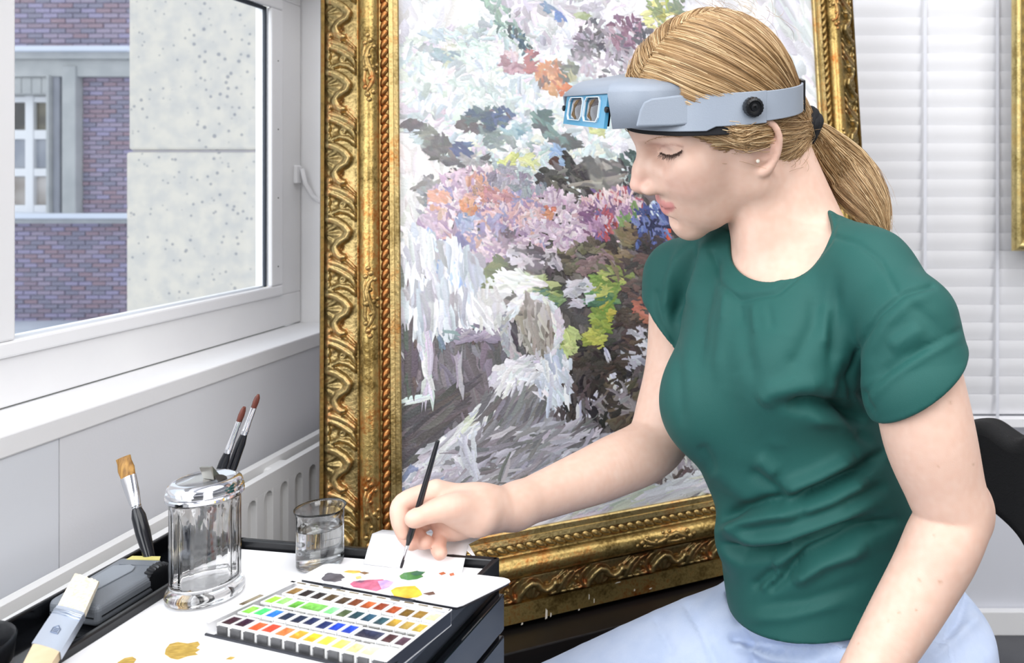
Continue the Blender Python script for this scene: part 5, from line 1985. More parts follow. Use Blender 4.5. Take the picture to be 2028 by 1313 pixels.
def ear(s_, k=.004):
    base = np.array([-.003, .0690, -.004])

    def e(f, u, o=0.0):
        return hd(base[0] + f, (base[1] + (.014 - f) * .42 + o) * s_, base[2] + u)
    hp = [(.012, .002, 0, .0026), (.013, .016, 0, .0034), (.006, .027, 0, .0036), (-.006, .030, 0, .0036), (-.016, .023, 0, .0036), (-.0195, .010, 0, .0034), (-.017, -.004, 0, .0032), (-.0115, -.015, 0, .0034), (-.003, -.024, -.001, .0050), (.006, -.0255, -.002, .0046), (.0105, -.018, -.003, .0034)]
    hs.chain([(e(f, u, o), r) for f, u, o, r in hp], .002)
    ah = [(.004, .019, -.001, .0024), (-.006, .014, 0, .0030), (-.0105, .002, 0, .0030), (-.007, -.010, -.001, .0030), (.002, -.0145, -.002, .0030)]
    hs.chain([(e(f, u, o), r) for f, u, o, r in ah], .004)
    hs.chain([(e(.0125, -.001, 0), .0038), (e(.0115, -.007, 0), .0036)], .004)
    # back plate
    a = math.atan(.42)
    R = np.array([[math.cos(a), math.sin(a) * s_, 0], [-math.sin(a) * s_, math.cos(a), 0], [0, 0, 1]])
    hs.ell(e(-.003, .003, -.0055), (.0175, .0032, .028), HM @ R, .004)


ear(1)
ear(-1)
hs.cone(hd(.004, .064, -.008), hd(-.012, .064, .0), .010, .012, .01)
# neck
hs.cone(neck0, neck1, .048, .053, .014)
hs.cone(hd(-.045, 0, -.035), p3(1610, 470, .95), .040, .042, .03)
hs.cone(hd(-.014, .050, -.045), p3(1490, 545, .905), .0095, .008, .03)          # neck tendon
torso_ops(body_sdf, -.019)
hs.cone(p3(1590, 590, .86), p3(1680, 525, .87), .008, .008, .02)                  # collar bone
# near arm
near_arm = [(p3(1808, 690, .790), .0395), (p3(1836, 845, .785), .0440), (p3(1870, 960, .785), .0380), (p3(1888, 1020, .785), .0355), (p3(1866, 1078, .778), .0365), (p3(1835, 1140, .772), .0345), (p3(1776, 1242, .758), .0310), (p3(1690, 1385, .735), .0240)]
hs.chain([(S_n, .034)] + near_arm, .02)
hs.ell(p3(1932, 1018, .800), (.017, .018, .026), None, .016)
far_arm = [(S_f, .039), (p3(1342, 700, 1.02), .0375), (p3(1326, 800, 1.0), .0385), (p3(1296, 880, .975), .0365), (p3(1210, 926, .93), .0335), (p3(1105, 969, .88), .0265), (p3(1020, 1003, .835), .0215)]
hs.chain(far_arm, .02)
# right hand, holding the brush
W_ = p3(985, 1010, .815)
hs.cone(p3(1020, 1003, .835), W_, .0210, .0192, .012)
MCP = [p3(862, 974, .787), p3(853, 994, .800), p3(862, 1020, .808), p3(884, 1046, .802)]
for m_, r_ in zip(MCP, (.0112, .0112, .0105, .0095)):
    hs.cone(W_ * .85 + m_ * .15, m_, .0150, r_, .012)
hs.cone(p3(945, 1000, .80), p3(905, 1030, .80), .018, .016, .015)
FING = [
    [(MCP[0], .0108), (p3(799, 995, .773), .0090), (p3(793, 1029, .766), .0082), (p3(802, 1054, .764), .0068)],
    [(MCP[1], .0105), (p3(800, 1016, .789), .0090), (p3(801, 1052, .783), .0080), (p3(818, 1076, .775), .0066)],
    [(MCP[2], .0100), (p3(823, 1048, .797), .0085), (p3(832, 1070, .785), .0076), (p3(844, 1074, .774), .0064)],
    [(MCP[3], .0090), (p3(872, 1062, .790), .0075), (p3(868, 1084, .778), .0070), (p3(872, 1096, .771), .0062)]]
for fg in FING:
    hs.chain(fg, .0018)
TH = [(p3(950, 1012, .795), .0145), (p3(900, 1004, .771), .0128), (p3(856, 1013, .760), .0104), (p3(826, 1026, .756), .0084)]
hs.chain(TH, .010)
hs.ell(p3(822, 1026, .7525), (.009, .008, .0075), None, .004)
hs.cone(p3(950, 1030, .79), p3(900, 1015, .778), .0145, .011, .012)
# left hand resting on the thigh (mostly below the frame)
LW_ = p3(1690, 1385, .735)
LH = p3(1640, 1470, .715)
hd_ = (LH - LW_) / np.linalg.norm(LH - LW_)
sdv = np.array([.80, -.5, .10])
sdv = sdv - hd_ * (sdv @ hd_)
sdv /= np.linalg.norm(sdv)
dn = np.cross(hd_, sdv)
if dn[2] > 0:
    dn = -dn
for i, o_ in enumerate((-.026, -.009, .009, .025)):
    m_ = LW_ + hd_ * .075 + sdv * o_
    hs.cone(LW_, m_, .017, .0105, .012)
    ln = (.040, .046, .043, .034)[i]
    hs.chain([(m_, .0095), (m_ + hd_ * ln + dn * .006, .0082), (m_ + hd_ * ln * 1.6 + dn * .020, .0072), (m_ + hd_ * ln * 1.95 + dn * .032, .006)], .003)
hs.chain([(LW_ + hd_ * .02 - sdv * .018, .014), (LW_ + hd_ * .055 - sdv * .042, .0105), (LW_ + hd_ * .088 - sdv * .050 + dn * .008, .0085)], .008)

BV, BQ = surface_nets(body_sdf, (-.42, .62, .44), (.27, 1.14, 1.30), .0021, 3)
hl = to_head(BV)
base_skin = np.array([lin(219), lin(184), lin(166)])
bcol = np.tile(base_skin, (len(BV), 1))


def blend(mask, c, amt=1.0):
    c = np.array([lin(q) for q in c])
    m_ = np.clip(mask * amt, 0, 1)[:, None]
    bcol[:] = bcol * (1 - m_) + c * m_


def gau(c, r):
    d = ((hl - np.array(c)) / np.array(r))
    return np.exp(-(d ** 2).sum(1))


headm = (hl[:, 0] > .02) & (np.abs(hl[:, 1]) < .09) & (hl[:, 2] > -.13)
for s_ in (1, -1):
    blend(gau((.062, .042 * s_, -.022), (.03, .02, .018)) * headm, (236, 182, 166), .55)
blend(gau((.112, 0, -.026), (.014, .014, .012)) * headm, (236, 178, 164), .6)
for s_ in (1, -1):
    blend(gau((.083, .031 * s_, .018), (.012, .016, .006)) * headm, (206, 164, 156), .55)
lipz = np.abs(hl[:, 1])
lu = hl[:, 2] - .0050 * np.clip(lipz / .027, 0, 1) ** 2          # the corners lift a little
ups = headm & (hl[:, 0] > .069) & (lu < -.0490 - lipz * .25 + .0030) & (lu > -.0594)
los = headm & (hl[:, 0] > .068) & (lu <= -.0594) & (lu > -.0716 + lipz * .42) & (lipz < .0255)
lipm = smooth_scalar(((ups & (lipz < .0265)) | los).astype(float), BQ, len(BV), 1)
blend(lipm, (208, 134, 132), .85)
blend(np.exp(-((lu + .0594) / .0011) ** 2) * headm * (hl[:, 0] > .068) * (lipz < .0285), (150, 84, 82), .8)
# earlobes, fingertips, knuckles, elbow are a little redder
for s_ in (1, -1):
    blend(gau((-.012, .078 * s_, 0), (.02, .014, .032)) * (hl[:, 0] < .012), (236, 186, 166), .6)
for fg in FING + [TH]:
    for q, amt in ((fg[-1][0], .5), (fg[-2][0], .3), (fg[1][0], .3)):
        blend(np.exp(-(((BV - q) / .011) ** 2).sum(1)), (230, 172, 152), amt)
blend(np.exp(-(((BV - p3(1930, 1030, .79)) / .03) ** 2).sum(1)), (226, 176, 152), .4)
r_ = np.random.RandomState(4)
mt = smooth_scalar(r_.normal(0, 1, len(BV)), BQ, len(BV), 5)
mt /= mt.std()
bcol *= (1 + np.outer(np.clip(mt, -2.5, 2.5), [.010, .022, .028]))
pb = pix(BV)
for ln_, w_e, c_e, am_ in (([(1306, 293), (1318, 287), (1336, 286), (1352, 291)], 2.2, (160, 112, 100), .6), ([(1288, 279), (1300, 273), (1322, 270), (1346, 270)], 3.5, (176, 138, 110), .35), ([(1309, 304), (1318, 309), (1330, 310), (1342, 306), (1350, 300)], 1.5, (110, 78, 70), .7)):  # eyelid crease shade, brow tint and lash line painted into the skin
    de_, te_ = poly_d(pb, ln_)
    blend(np.exp(-(de_ / w_e) ** 2) * headm * (hl[:, 1] > 0), c_e, am_)
facing = (vnormals(BV, BQ) * (np.array([0, 0, CZ]) - BV)).sum(1) > 0
for px, py, rr, amt in ((1882, 797, 3.0, .7), (1862, 1153, 3.2, .8), (1820, 1148, 2.6, .6), (1815, 1208, 2.6, .6), (1780, 1213, 2.6, .6), (1928, 920, 2.6, .5), (1858, 925, 2.2, .4), (1490, 300, 0, 0), (1760, 1230, 2.2, .4), (1850, 1060, 2.2, .4), (1700, 1275, 2.4, .4)):
    if rr:
        blend(np.exp(-(np.hypot(pb[:, 0] - px, pb[:, 1] - py) / rr) ** 2) * facing, (160, 112, 80), amt)
M_skin = mat('skin', rgb(236, 204, 186), 0.5, attr='Col', sss=.12, bump=.07, bscale=900)
person = sdf_mesh('person', BV, BQ, M_skin, None, col=np.concatenate([bcol, np.ones((len(BV), 1))], 1))
tag(person, 'seated woman in green t-shirt and pale jeans painting with a fine brush', 'person')
bvh = BVHTree.FromPolygons([tuple(v) for v in BV], [tuple(q) for q in BQ.tolist()])


def hit(px, py):
    o = Vector((0, 0, CZ))
    d = (P(px, py, 1) - o).normalized()
    r = bvh.ray_cast(o, d)
    return (np.array(r[0]), np.array(r[1])) if r[0] is not None else (None, None)


# ------------------------------------------------------------------ t-shirt
def psign(pt, nrm):
    pt, nrm = np.array(pt, f32), np.array(nrm, f32)
    nrm = nrm / np.linalg.norm(nrm)
    return lambda p: (p - pt) @ nrm


def smax(a, b_, k):
    h = np.maximum(k - np.abs(a - b_), 0) / k
    return np.maximum(a, b_) + h * h * k * .25


sh = Sdf()
torso_ops(sh, 0.0)
slv0, slv1 = p3(1822, 768, .788), p3(1856, 835, .786)
slA = Sdf()
slA.cone(S_n, slv0, .0455, .0560, .0)
slA.cone(slv0, slv1, .0560, .0600, .0)
nh = np.array([.56, 0.10, -.82])
cut_n = psign(p3(1818, 762, .788), nh)
sh.custom(lambda p: smax(slA(p), cut_n(p), .005), p3(1800, 640, .8) - .13, p3(1800, 740, .8) + .13, .012)
slB = Sdf()
slf1 = p3(1338, 690, 1.02)
slB.cone(S_f, slf1, .0450, .0500, .0)
nf = np.array([-.80, -.15, -.58])
cut_f = psign(p3(1312, 655, 1.0), nf)
sh.custom(lambda p: smax(slB(p), cut_f(p), .005), p3(1340, 600, 1.02) - .12, p3(1340, 600, 1.02) + .12, .012)
# the fold that hangs over at the waist
sh.cone(p3(1463, 1066, .885), p3(1570, 1040, .845), .0215, .0150, .035)
# hollow the sleeve openings
sh.custom(lambda p: smax(slA(p) + .0065, -(cut_n(p) + .010), .003), p3(1830, 790, .788) - .10, p3(1830, 790, .788) + .10, .001, 's')
sh.custom(lambda p: smax(slB(p) + .0065, -(cut_f(p) + .010), .003), p3(1330, 690, 1.01) - .10, p3(1330, 690, 1.01) + .10, .001, 's')
# neckline
sh.ell(p3(1536, 436, .885), (.0600, .105, .0685), np.array([[1, 0, 0], [0, .94, -.34], [0, .34, .94]]).T, .003, 's')
# hem
zh0 = CZ - (1252 - CY) / F * .86
sh.custom(lambda p: (zh0 + .012 + (p[:, 0] - .03) * .10 + (p[:, 1] - .86) * .04) - p[:, 2], TLO, THI, .003, 'i')
TV, TQ = surface_nets(sh, (-.20, .70, .54), (.27, 1.12, 1.06), .0023, 2)
N = vnormals(TV, TQ)
pt_ = pix(TV)
fac = np.clip((N * ((np.array([0, 0, CZ]) - TV) / np.linalg.norm(np.array([0, 0, CZ]) - TV, axis=1, keepdims=True))).sum(1) * 3 + .3, 0, 1)
FOLDS = [  # (polyline, height mm, half width px)
    ([(1556, 802), (1610, 800), (1675, 812), (1718, 838)], -8, 13), ([(1505, 800), (1530, 776), (1580, 764), (1640, 758)], 6, 20), ([(1600, 826), (1660, 838), (1705, 862)], 4, 14),
    ([(1620, 560), (1612, 640), (1585, 700), (1560, 735)], -3.5, 18), ([(1655, 540), (1650, 640), (1652, 720), (1660, 790)], -4, 14), ([(1640, 600), (1632, 690)], 3, 12),
    ([(1402, 470), (1385, 540), (1362, 610)], 4.5, 12), ([(1376, 478), (1352, 560), (1336, 640)], -5, 10), ([(1425, 490), (1408, 560), (1390, 640), (1380, 740)], -4, 13), ([(1350, 490), (1325, 560), (1318, 620)], 4, 10), ([(1440, 560), (1432, 640), (1420, 760)], 3, 14), ([(1470, 580), (1476, 680), (1492, 760)], -2.5, 16),
    ([(1335, 640), (1345, 760), (1352, 850)], -2, 12),
    ([(1564, 993), (1631, 966), (1701, 930), (1760, 895)], -8, 11), ([(1550, 972), (1620, 944), (1695, 905)], 5, 15), ([(1580, 1010), (1650, 985), (1720, 950)], 5, 14),
    ([(1430, 1034), (1475, 1008), (1520, 996), (1562, 992)], -6, 11), ([(1428, 1054), (1480, 1030), (1530, 1018), (1590, 1012)], 6, 15), ([(1480, 930), (1520, 960), (1560, 985)], -4, 12), ([(1500, 905), (1540, 940)], 4, 14),
    ([(1420, 1072), (1470, 1100), (1548, 1090), (1630, 1060), (1748, 1020)], -7, 12), ([(1440, 1052), (1500, 1068), (1560, 1062), (1640, 1030), (1740, 990)], 5, 15),
    ([(1548, 1142), (1600, 1100), (1706, 1052), (1780, 1030)], -6.5, 11), ([(1530, 1120), (1575, 1082)], 4, 12), ([(1570, 1155), (1630, 1112), (1720, 1080)], 5, 16),
    ([(1488, 1165), (1538, 1128)], -4.5, 9), ([(1520, 1170), (1566, 1132)], -4, 9), ([(1505, 1168), (1552, 1130)], 3.5, 8), ([(1500, 1200), (1600, 1190), (1720, 1150)], -2.5, 14), ([(1480, 1225), (1560, 1222), (1680, 1190)], 2.5, 12),
    ([(1680, 935), (1752, 905), (1775, 890)], 4, 9), ([(1660, 1000), (1760, 960)], -3, 12), ([(1400, 920), (1450, 960), (1500, 1000)], 3, 18), ([(1385, 880), (1420, 940)], -3, 12),
    # sleeve
    ([(1846, 566), (1790, 582), (1742, 622), (1704, 680), (1684, 745), (1690, 790), (1712, 830)], -3.0, 5.4), ([(1852, 580), (1800, 600), (1758, 640), (1722, 700), (1704, 760)], 2.2, 12), ([(1655, 468), (1700, 482), (1745, 515), (1776, 578)], -2.0, 5),
    ([(1900, 655), (1830, 690), (1760, 735), (1712, 778)], -1.6, 5), ([(1905, 668), (1835, 705), (1765, 750), (1718, 800)], 1.6, 8), ([(1735, 745), (1790, 705), (1850, 680)], -2.0, 9), ([(1760, 690), (1830, 650)], 3, 16), ([(1790, 590), (1850, 640), (1880, 670)], -2, 12), ([(1700, 770), (1730, 820)], -3, 8),
    ([(1680, 720), (1668, 790), (1690, 850), (1730, 880)], -3.5, 11), ([(1660, 700), (1650, 780)], 3, 12),
    # far cuff
    ([(1290, 590), (1300, 640), (1330, 690)], 1.5, 8), ([(1300, 580), (1312, 640), (1336, 680)], -1.6, 5),
    # gathers under the collar
    ([(1462, 598), (1466, 640)], -1.5, 6), ([(1490, 604), (1494, 660)], 1.4, 7), ([(1520, 600), (1530, 650)], -1.4, 7), ([(1440, 580), (1436, 640)], 1.4, 7),
    # collar band seam
    ([(1648, 412), (1628, 472), (1590, 520), (1532, 571), (1462, 577), (1434, 550), (1424, 490)], 1.6, 9),
    ([(1660, 420), (1644, 478), (1604, 528), (1540, 582), (1465, 594), (1424, 562), (1410, 500)], -2.2, 4)]
disp = np.zeros(len(TV))
for line, hmm, wd_ in FOLDS:
    d, t = poly_d(pt_, line)
    endf = np.clip(np.minimum(t, 1 - t) * 5 + .15, 0, 1) if wd_ > 5.5 else 1.0
    disp += hmm * (.0022 if abs(hmm) >= 5 and wd_ < 17 else .0013) * np.exp(-(d / wd_) ** 2) * endf
rn = np.random.RandomState(3)
for _ in range(26):                                      # faint random creases
    a = np.array([rn.uniform(1400, 1760), rn.uniform(620, 1230)])
    th = rn.uniform(-.9, .3)
    b_ = a + np.array([math.cos(th), math.sin(th)]) * rn.uniform(40, 110)
    d, t = poly_d(pt_, [a, b_])
    disp += rn.uniform(-1.2, 1.2) * .001 * np.exp(-(d / rn.uniform(6, 12)) ** 2) * np.clip(np.minimum(t, 1 - t) * 4, 0, 1)
disp = smooth_scalar(disp * fac, TQ, len(TV), 2)
TV = TV + N * disp[:, None]
M_shirt = mat('green_jersey', rgb(28, 82, 77), 0.66, sheen=.03, bump=.12, bscale=1400, spec=.35)
sdf_mesh('t_shirt', TV, TQ, M_shirt, person)

# ------------------------------------------------------------------ jeans
jn = Sdf()
jsec = []
for py, L_, R_, Yc, b_ in ((1110, 1480, 1800, .93, .080), (1150, 1458, 1900, .93, .108), (1200, 1452, 1945, .93, .112), (1300, 1450, 1958, .93, .118), (1420, 1460, 1950, .93, .130), (1520, 1480, 1930, .93, .115), (1580, 1520, 1890, .93, .08)):
    z = CZ - (py - CY) / F * Yc
    x0_, x1_ = (L_ - CX) / F * Yc, (R_ - CX) / F * Yc
    w = (x1_ - x0_) / 2
    jsec.append((z, (x0_ + x1_) / 2, Yc, math.sqrt((w * w - (b_ * .687) ** 2) / .5285), b_))
jsec = soften(np.array(jsec[::-1]), 1)
jn.custom(stack(jsec), (-.12, .72, .35), (.32, 1.15, .70), .03)
rk, lk = p3(1000, 1490, .88), np.array([-.10, .60, .50])
jn.chain([(p3(1590, 1290, .96), .088), (p3(1400, 1338, .93), .083), (rk, .064)], .03)
jn.chain([(p3(1795, 1490, .90), .080), (np.array([.0, .72, .50]), .078), (lk, .066)], .03)
ra, la = np.array([-.24, .97, .10]), np.array([-.03, .60, .10])
jn.chain([(rk, .064), (rk * .5 + ra * .5, .056), (ra, .048)], .02)
jn.chain([(lk, .066), (lk * .5 + la * .5, .056), (la, .048)], .02)
jn.custom(lambda p: sh(p) - .003, (-.16, .70, .56), (.26, 1.12, .74), .002, 's')
JV, JQ = surface_nets(jn, (-.40, .50, .03), (.33, 1.16, .68), .0035, 2)
jN = vnormals(JV, JQ)
pj = pix(JV)
jd = np.zeros(len(JV))
for line, hmm, wd_ in (([(1445, 1172), (1462, 1215), (1480, 1262), (1500, 1330)], -4, 9), ([(1462, 1180), (1480, 1240), (1500, 1290)], 3, 9), ([(1455, 1262), (1500, 1278), (1580, 1290), (1650, 1286), (1700, 1262)], -5, 9), ([(1465, 1280), (1530, 1302), (1620, 1310)], 4, 10), ([(1470, 1240), (1560, 1268), (1660, 1255)], 3, 10), ([(1360, 1200), (1390, 1250), (1420, 1320)], -2, 8), ([(1300, 1230), (1330, 1290)], -1.5, 7),
                       ([(1868, 1235), (1876, 1258), (1850, 1290)], -1.8, 4), ([(1840, 1260), (1880, 1275), (1890, 1313)], -2, 5), ([(1915, 1180), (1900, 1230), (1880, 1260)], -3, 8), ([(1930, 1230), (1850, 1300)], 2, 12)):
    d, t = poly_d(pj, line)
    jd += hmm * .0018 * np.exp(-(d / wd_) ** 2)
vis = np.clip((jN * (np.array([0, 0, CZ]) - JV)).sum(1) * 5 + .2, 0, 1)
JV = JV + jN * (jd * vis)[:, None]
M_jean = mat('pale_denim', rgb(192, 205, 230), 0.8, col2=rgb(182, 197, 225), scale=40, bump=.2, bscale=1500, sheen=.1)
jeans = sdf_mesh('jeans', JV, JQ, M_jean, person)
for ank, d in ((ra, np.array([-.86, -.5, 0])), (la, np.array([-.75, -.66, 0]))):
    so_ = Sdf()
    so_.chain([(np.array([ank[0], ank[1], .045]), .040), (np.array([ank[0], ank[1], .038]) + d * .07, .036), (np.array([ank[0], ank[1], .032]) + d * .15, .030)], .02)
    so_.cone(np.array([ank[0], ank[1], .06]), np.array([ank[0], ank[1], .11]), .036, .038, .02)
    so_.custom(lambda p: .002 - p[:, 2], (-1, 0, -1), (1, 2, 1), .004, 'i')
    v_, q_ = surface_nets(so_, (ank[0] - .26, ank[1] - .24, -.02), (ank[0] + .1, ank[1] + .1, .17), .005, 1)
    sdf_mesh('shoe', v_, q_, M_black, person)

# ------------------------------------------------------------------ hair
hr = Sdf()
hr.ell(hd(.008, 0, .046), (.0880, .0765, .0860), HM, 0)
hr.ell(hd(.042, -.008, .045), (.060, .066, .065), HM, .012)
hr.ell(hd(-.024, 0, .0), (.052, .062, .054), HM, .02)
TIE = p3(1588, 250, .948)
hr.cone(hd(-.050, .0, .020), TIE, .034, .012, .03)
hr.ell(hd(-.046, 0, -.036), (.036, .048, .046), HM, .02)


def hair_region(h):
    """> 0 where hair grows; h is in head coordinates"""
    f, l, u = h[:, 0], np.abs(h[:, 1]), h[:, 2]
    front = np.minimum(.088 - f, .058 + (u - .050) * .55 - f + np.where(u > .05, .0, 0))     # forehead and temple line
    side = .030 + (u + .005) * .55 - f                                                       # in front of the ear
    g = np.where(u > .045, front, np.minimum(front, side))
    low = np.where(f > -.004, u + .004, u + .050 + np.clip(-f - .02, 0, .05) * .55)
    ear_gap = np.where((f < .012) & (f > -.030) & (l > .055), u - .030 + (f + .02) * .1, 1)
    return np.minimum(np.minimum(g, low), np.maximum(ear_gap, -.02 - f))


cap = Sdf()
cap.custom(lambda p: hr(p) + .0035, HO - .16, HO + .16, 0)
cap.custom(lambda p: -hair_region(to_head(p)) * .8, HO - .2, HO + .2, .004, 'i')
CV, CQ = surface_nets(cap, HO - .15, HO + .155, .0028, 2)
M_hair = bpy.data.materials.new('blonde_hair')
M_hair.use_nodes = True
nt = M_hair.node_tree
b = nt.nodes['Principled BSDF']
b.inputs['Roughness'].default_value = .38
b.inputs['Specular IOR Level'].default_value = .5
hi_ = nt.nodes.new('ShaderNodeHairInfo')
rp = nt.nodes.new('ShaderNodeValToRGB')
e = rp.color_ramp.elements
e[0].position, e[0].color = 0.0, rgb(118, 90, 56)
e[1].position, e[1].color = 1.0, rgb(230, 204, 162)
k_ = e.new(.35)
k_.color = rgb(156, 122, 82)
k_ = e.new(.7)
k_.color = rgb(190, 156, 112)
nt.links.new(hi_.outputs['Random'], rp.inputs['Fac'])
nt.links.new(rp.outputs['Color'], b.inputs['Base Color'])
M_cap = mat('hair_mass', rgb(136, 102, 62), 0.55, col2=rgb(172, 134, 86), scale=120)
hair_cap = sdf_mesh('hair', CV, CQ, M_cap, person)


def strands(name, C, radius, parent, m=None, tipr=.25):
    """C: (n, k, 3) world points"""
    n, k, _ = C.shape
    hc = bpy.data.hair_curves.new(name)
    hc.add_curves([k] * n)
    off = np.array(world_of(parent).translation)
    hc.attributes['position'].data.foreach_set('vector', (C - off).astype(f32).ravel())
    ra_ = hc.attributes.get('radius') or hc.attributes.new('radius', 'FLOAT', 'POINT')
    rr = np.tile(radius * (1 - (1 - tipr) * np.linspace(0, 1, k) ** 3), n)
    ra_.data.foreach_set('value', rr.astype(f32))
    hc.materials.append(m or M_hair)
    o = bpy.data.objects.new(name, hc)
    COL.objects.link(o)
    o.parent = parent
    o['kind'] = 'stuff'
    return o


hrng = np.random.RandomState(11)


def on_hair(Pt, lift):
    """push points out to the hair surface plus lift"""
    sh_ = Pt.shape
    q = Pt.reshape(-1, 3).copy()
    for _ in range(7):
        d = hr(q) - lift.reshape(-1)
        g = hr.grad(q)
        g /= np.linalg.norm(g, axis=1, keepdims=True) + 1e-9
        q -= g * np.clip(d, -.02, .02)[:, None]
    return q.reshape(sh_)


def comb(starts, n_pts=15, jit=.003, endj=.010, lift=(-.003, .0035), via=None):
    n = len(starts)
    t = np.linspace(0, 1, n_pts)[None, :, None]
    T = TIE + hrng.normal(0, 1, (n, 3)) * endj * .55
    S_ = starts[:, None, :]
    if via is None:
        Cc = S_ * (1 - t) + T[:, None, :] * t
    else:
        Mv = via[:, None, :]
        Cc = S_ * (1 - t) ** 2 + 2 * Mv * t * (1 - t) + T[:, None, :] * t ** 2
    lf = hrng.uniform(lift[0], lift[1], n)[:, None] * np.ones((1, n_pts))
    # locks: neighbouring strands share a gentle groove
    lf = lf + ((.0006) * np.sin(starts @ np.array([310., 170., 260.])))[:, None] * np.sin(np.linspace(.2, 2.9, n_pts))[None]
    Cc = on_hair(Cc.astype(f32), lf)
    wv_ = np.cumsum(hrng.normal(0, .00025, (n, n_pts, 3)), 1)
    return Cc + wv_


def hpts(path, n, jit):
    """random points along a path given in head coordinates"""
    path = np.array(path, float)
    L_ = np.r_[0, np.cumsum(np.linalg.norm(np.diff(path, axis=0), axis=1))]
    s_ = hrng.uniform(0, L_[-1], n)
    q = np.stack([np.interp(s_, L_, path[:, i]) for i in range(3)], 1) + hrng.normal(0, jit, (n, 3))
    return HO + q @ HM.T


groups = []
for s_, k_ in ((1, 1.0), (-1, .45)):
    part = [(.092, .013 + .0015 * s_, .055), (.080, .015 + .0015 * s_, .085), (.055, .016 + .0012 * s_, .112), (.020, .014 + .001 * s_, .130), (-.020, .008, .132), (-.055, .003, .116)]
    st = hpts(part, int(4600 * k_), .0014)
    via = (st + TIE) / 2 + HL * (.052 * s_) + HU * .012 + HF * .012
    groups.append(comb(st, via=via, lift=(-.0025, .0025)))
    temple = [(.086, .012 * s_, .060), (.076, .034 * s_, .056), (.062, .054 * s_, .044), (.044, .064 * s_, .024), (.028, .070 * s_, .004), (.022, .071 * s_, -.004)]
    st = hpts(temple, int(2600 * k_), .0030)
    via = (st + TIE) / 2 + HL * (.040 * s_) + HU * .004
    groups.append(comb(st, via=via))
    nape = [(-.026, .060 * s_, -.016), (-.036, .054 * s_, -.044), (-.052, .046 * s_, -.066), (-.070, .025 * s_, -.074), (-.076, .0, -.074)]
    st = hpts(nape, int(1700 * k_), .005)
    groups.append(comb(st, via=(st + TIE) / 2 + HL * .012 * s_))
    if s_ > 0:      # a band of hair combed over the top of the ear
        te = [(.058, .056, .044), (.046, .062, .032), (.034, .068, .016), (.026, .070, .006)]
        st = hpts(te, 1500, .0055)
        mid = hd(-.006, .083, .0130) + hrng.normal(0, 1, (1500, 1)) * (HU * .0050) + hrng.normal(0, .0012, (1500, 3))
        t_ = np.linspace(0, 1, 17)[None, :, None]
        Tn = TIE + hrng.normal(0, 1, (1500, 3)) * .005
        # through the point over the ear
        q0, q1, q2 = st[:, None, :], mid[:, None, :], Tn[:, None, :]
        cvs = q0 * (1 - t_) * (1 - 2 * t_) + q1 * 4 * t_ * (1 - t_) + q2 * t_ * (2 * t_ - 1)
        low = hr(cvs.reshape(-1, 3).astype(f32)).reshape(1500, 17)
        fixed = on_hair(cvs.astype(f32), np.maximum(low * np.clip(np.linspace(0, 4, 17), 0, 1)[None] - .006 * (1 - np.clip(np.linspace(0, 4, 17), 0, 1))[None], hrng.uniform(.0005, .004, (1500, 1)) - .0065 * (1 - np.clip(np.linspace(0, 3.5, 17), 0, 1))[None]))
        fixed = fixed + np.cumsum(hrng.normal(0, .0003, fixed.shape), 1)
        groups_ear = fixed
    backs = [(-.055, .01 * s_, .118), (-.085, .01 * s_, .075), (-.095, .006 * s_, .05)]
    st = hpts(backs, int(900 * k_), .008)
    groups.append(comb(st))
C_ = np.concatenate(groups)
strands('combed_strands', C_, .00034, hair_cap, tipr=.7)
strands('strands_over_ear', groups_ear, .00030, hair_cap, tipr=.7)
# flyaways around the part, ear and nape
fly = []
st = np.concatenate([hpts([(.06, .004, .110), (.0, .01, .133), (-.05, .03, .12)], 160, .012), hpts([(.030, .066, .0), (.010, .070, .020)], 90, .006), hpts([(-.03, .06, -.02), (-.06, .04, -.045)], 120, .01)])
d0 = TIE - st
d0 /= np.linalg.norm(d0, axis=1, keepdims=True)
t = np.linspace(0, 1, 9)
g = hr.grad(st.astype(f32))
g /= np.linalg.norm(g, axis=1, keepdims=True) + 1e-9
ln = hrng.uniform(.012, .045, len(st))[:, None, None]
cv_ = hrng.normal(0, .3, (len(st), 1, 3))
fly = st[:, None, :] + (d0[:, None, :] * t[None, :, None] + g[:, None, :] * (.22 * np.sin(t * 2.4))[None, :, None] + cv_ * (t ** 2)[None, :, None]) * ln
strands('loose_strands', fly, .00014, hair_cap, tipr=.4)

# ponytail
pc = np.array([p3(1584, 247, .946), p3(1607, 266, .958), p3(1640, 302, .975), p3(1680, 342, .985), p3(1712, 386, .975), p3(1736, 426, .965), p3(1752, 464, .958)])
pr_ = np.array([.0115, .0180, .0265, .0300, .0265, .0170, .0050])
wd_ = np.array([.60, .85, 1.0, 1.0, 1.0, 1.0, .8])
n = 5200
k_ = 22
ss = np.linspace(0, 1, k_)


def spl(tab, s_):
    x = np.linspace(0, 1, len(tab))
    # smooth interpolation (Catmull-Rom)
    i = np.clip((s_ * (len(tab) - 1)).astype(int), 0, len(tab) - 2)
    u = s_ * (len(tab) - 1) - i
    p0_, p1_, p2_, p3_ = tab[np.maximum(i - 1, 0)], tab[i], tab[i + 1], tab[np.minimum(i + 2, len(tab) - 1)]
    u = u.reshape(u.shape + (1,) * (tab.ndim - 1))
    return .5 * (2 * p1_ + (p2_ - p0_) * u + (2 * p0_ - 5 * p1_ + 4 * p2_ - p3_) * u ** 2 + (3 * p1_ - p0_ - 3 * p2_ + p3_) * u ** 3)


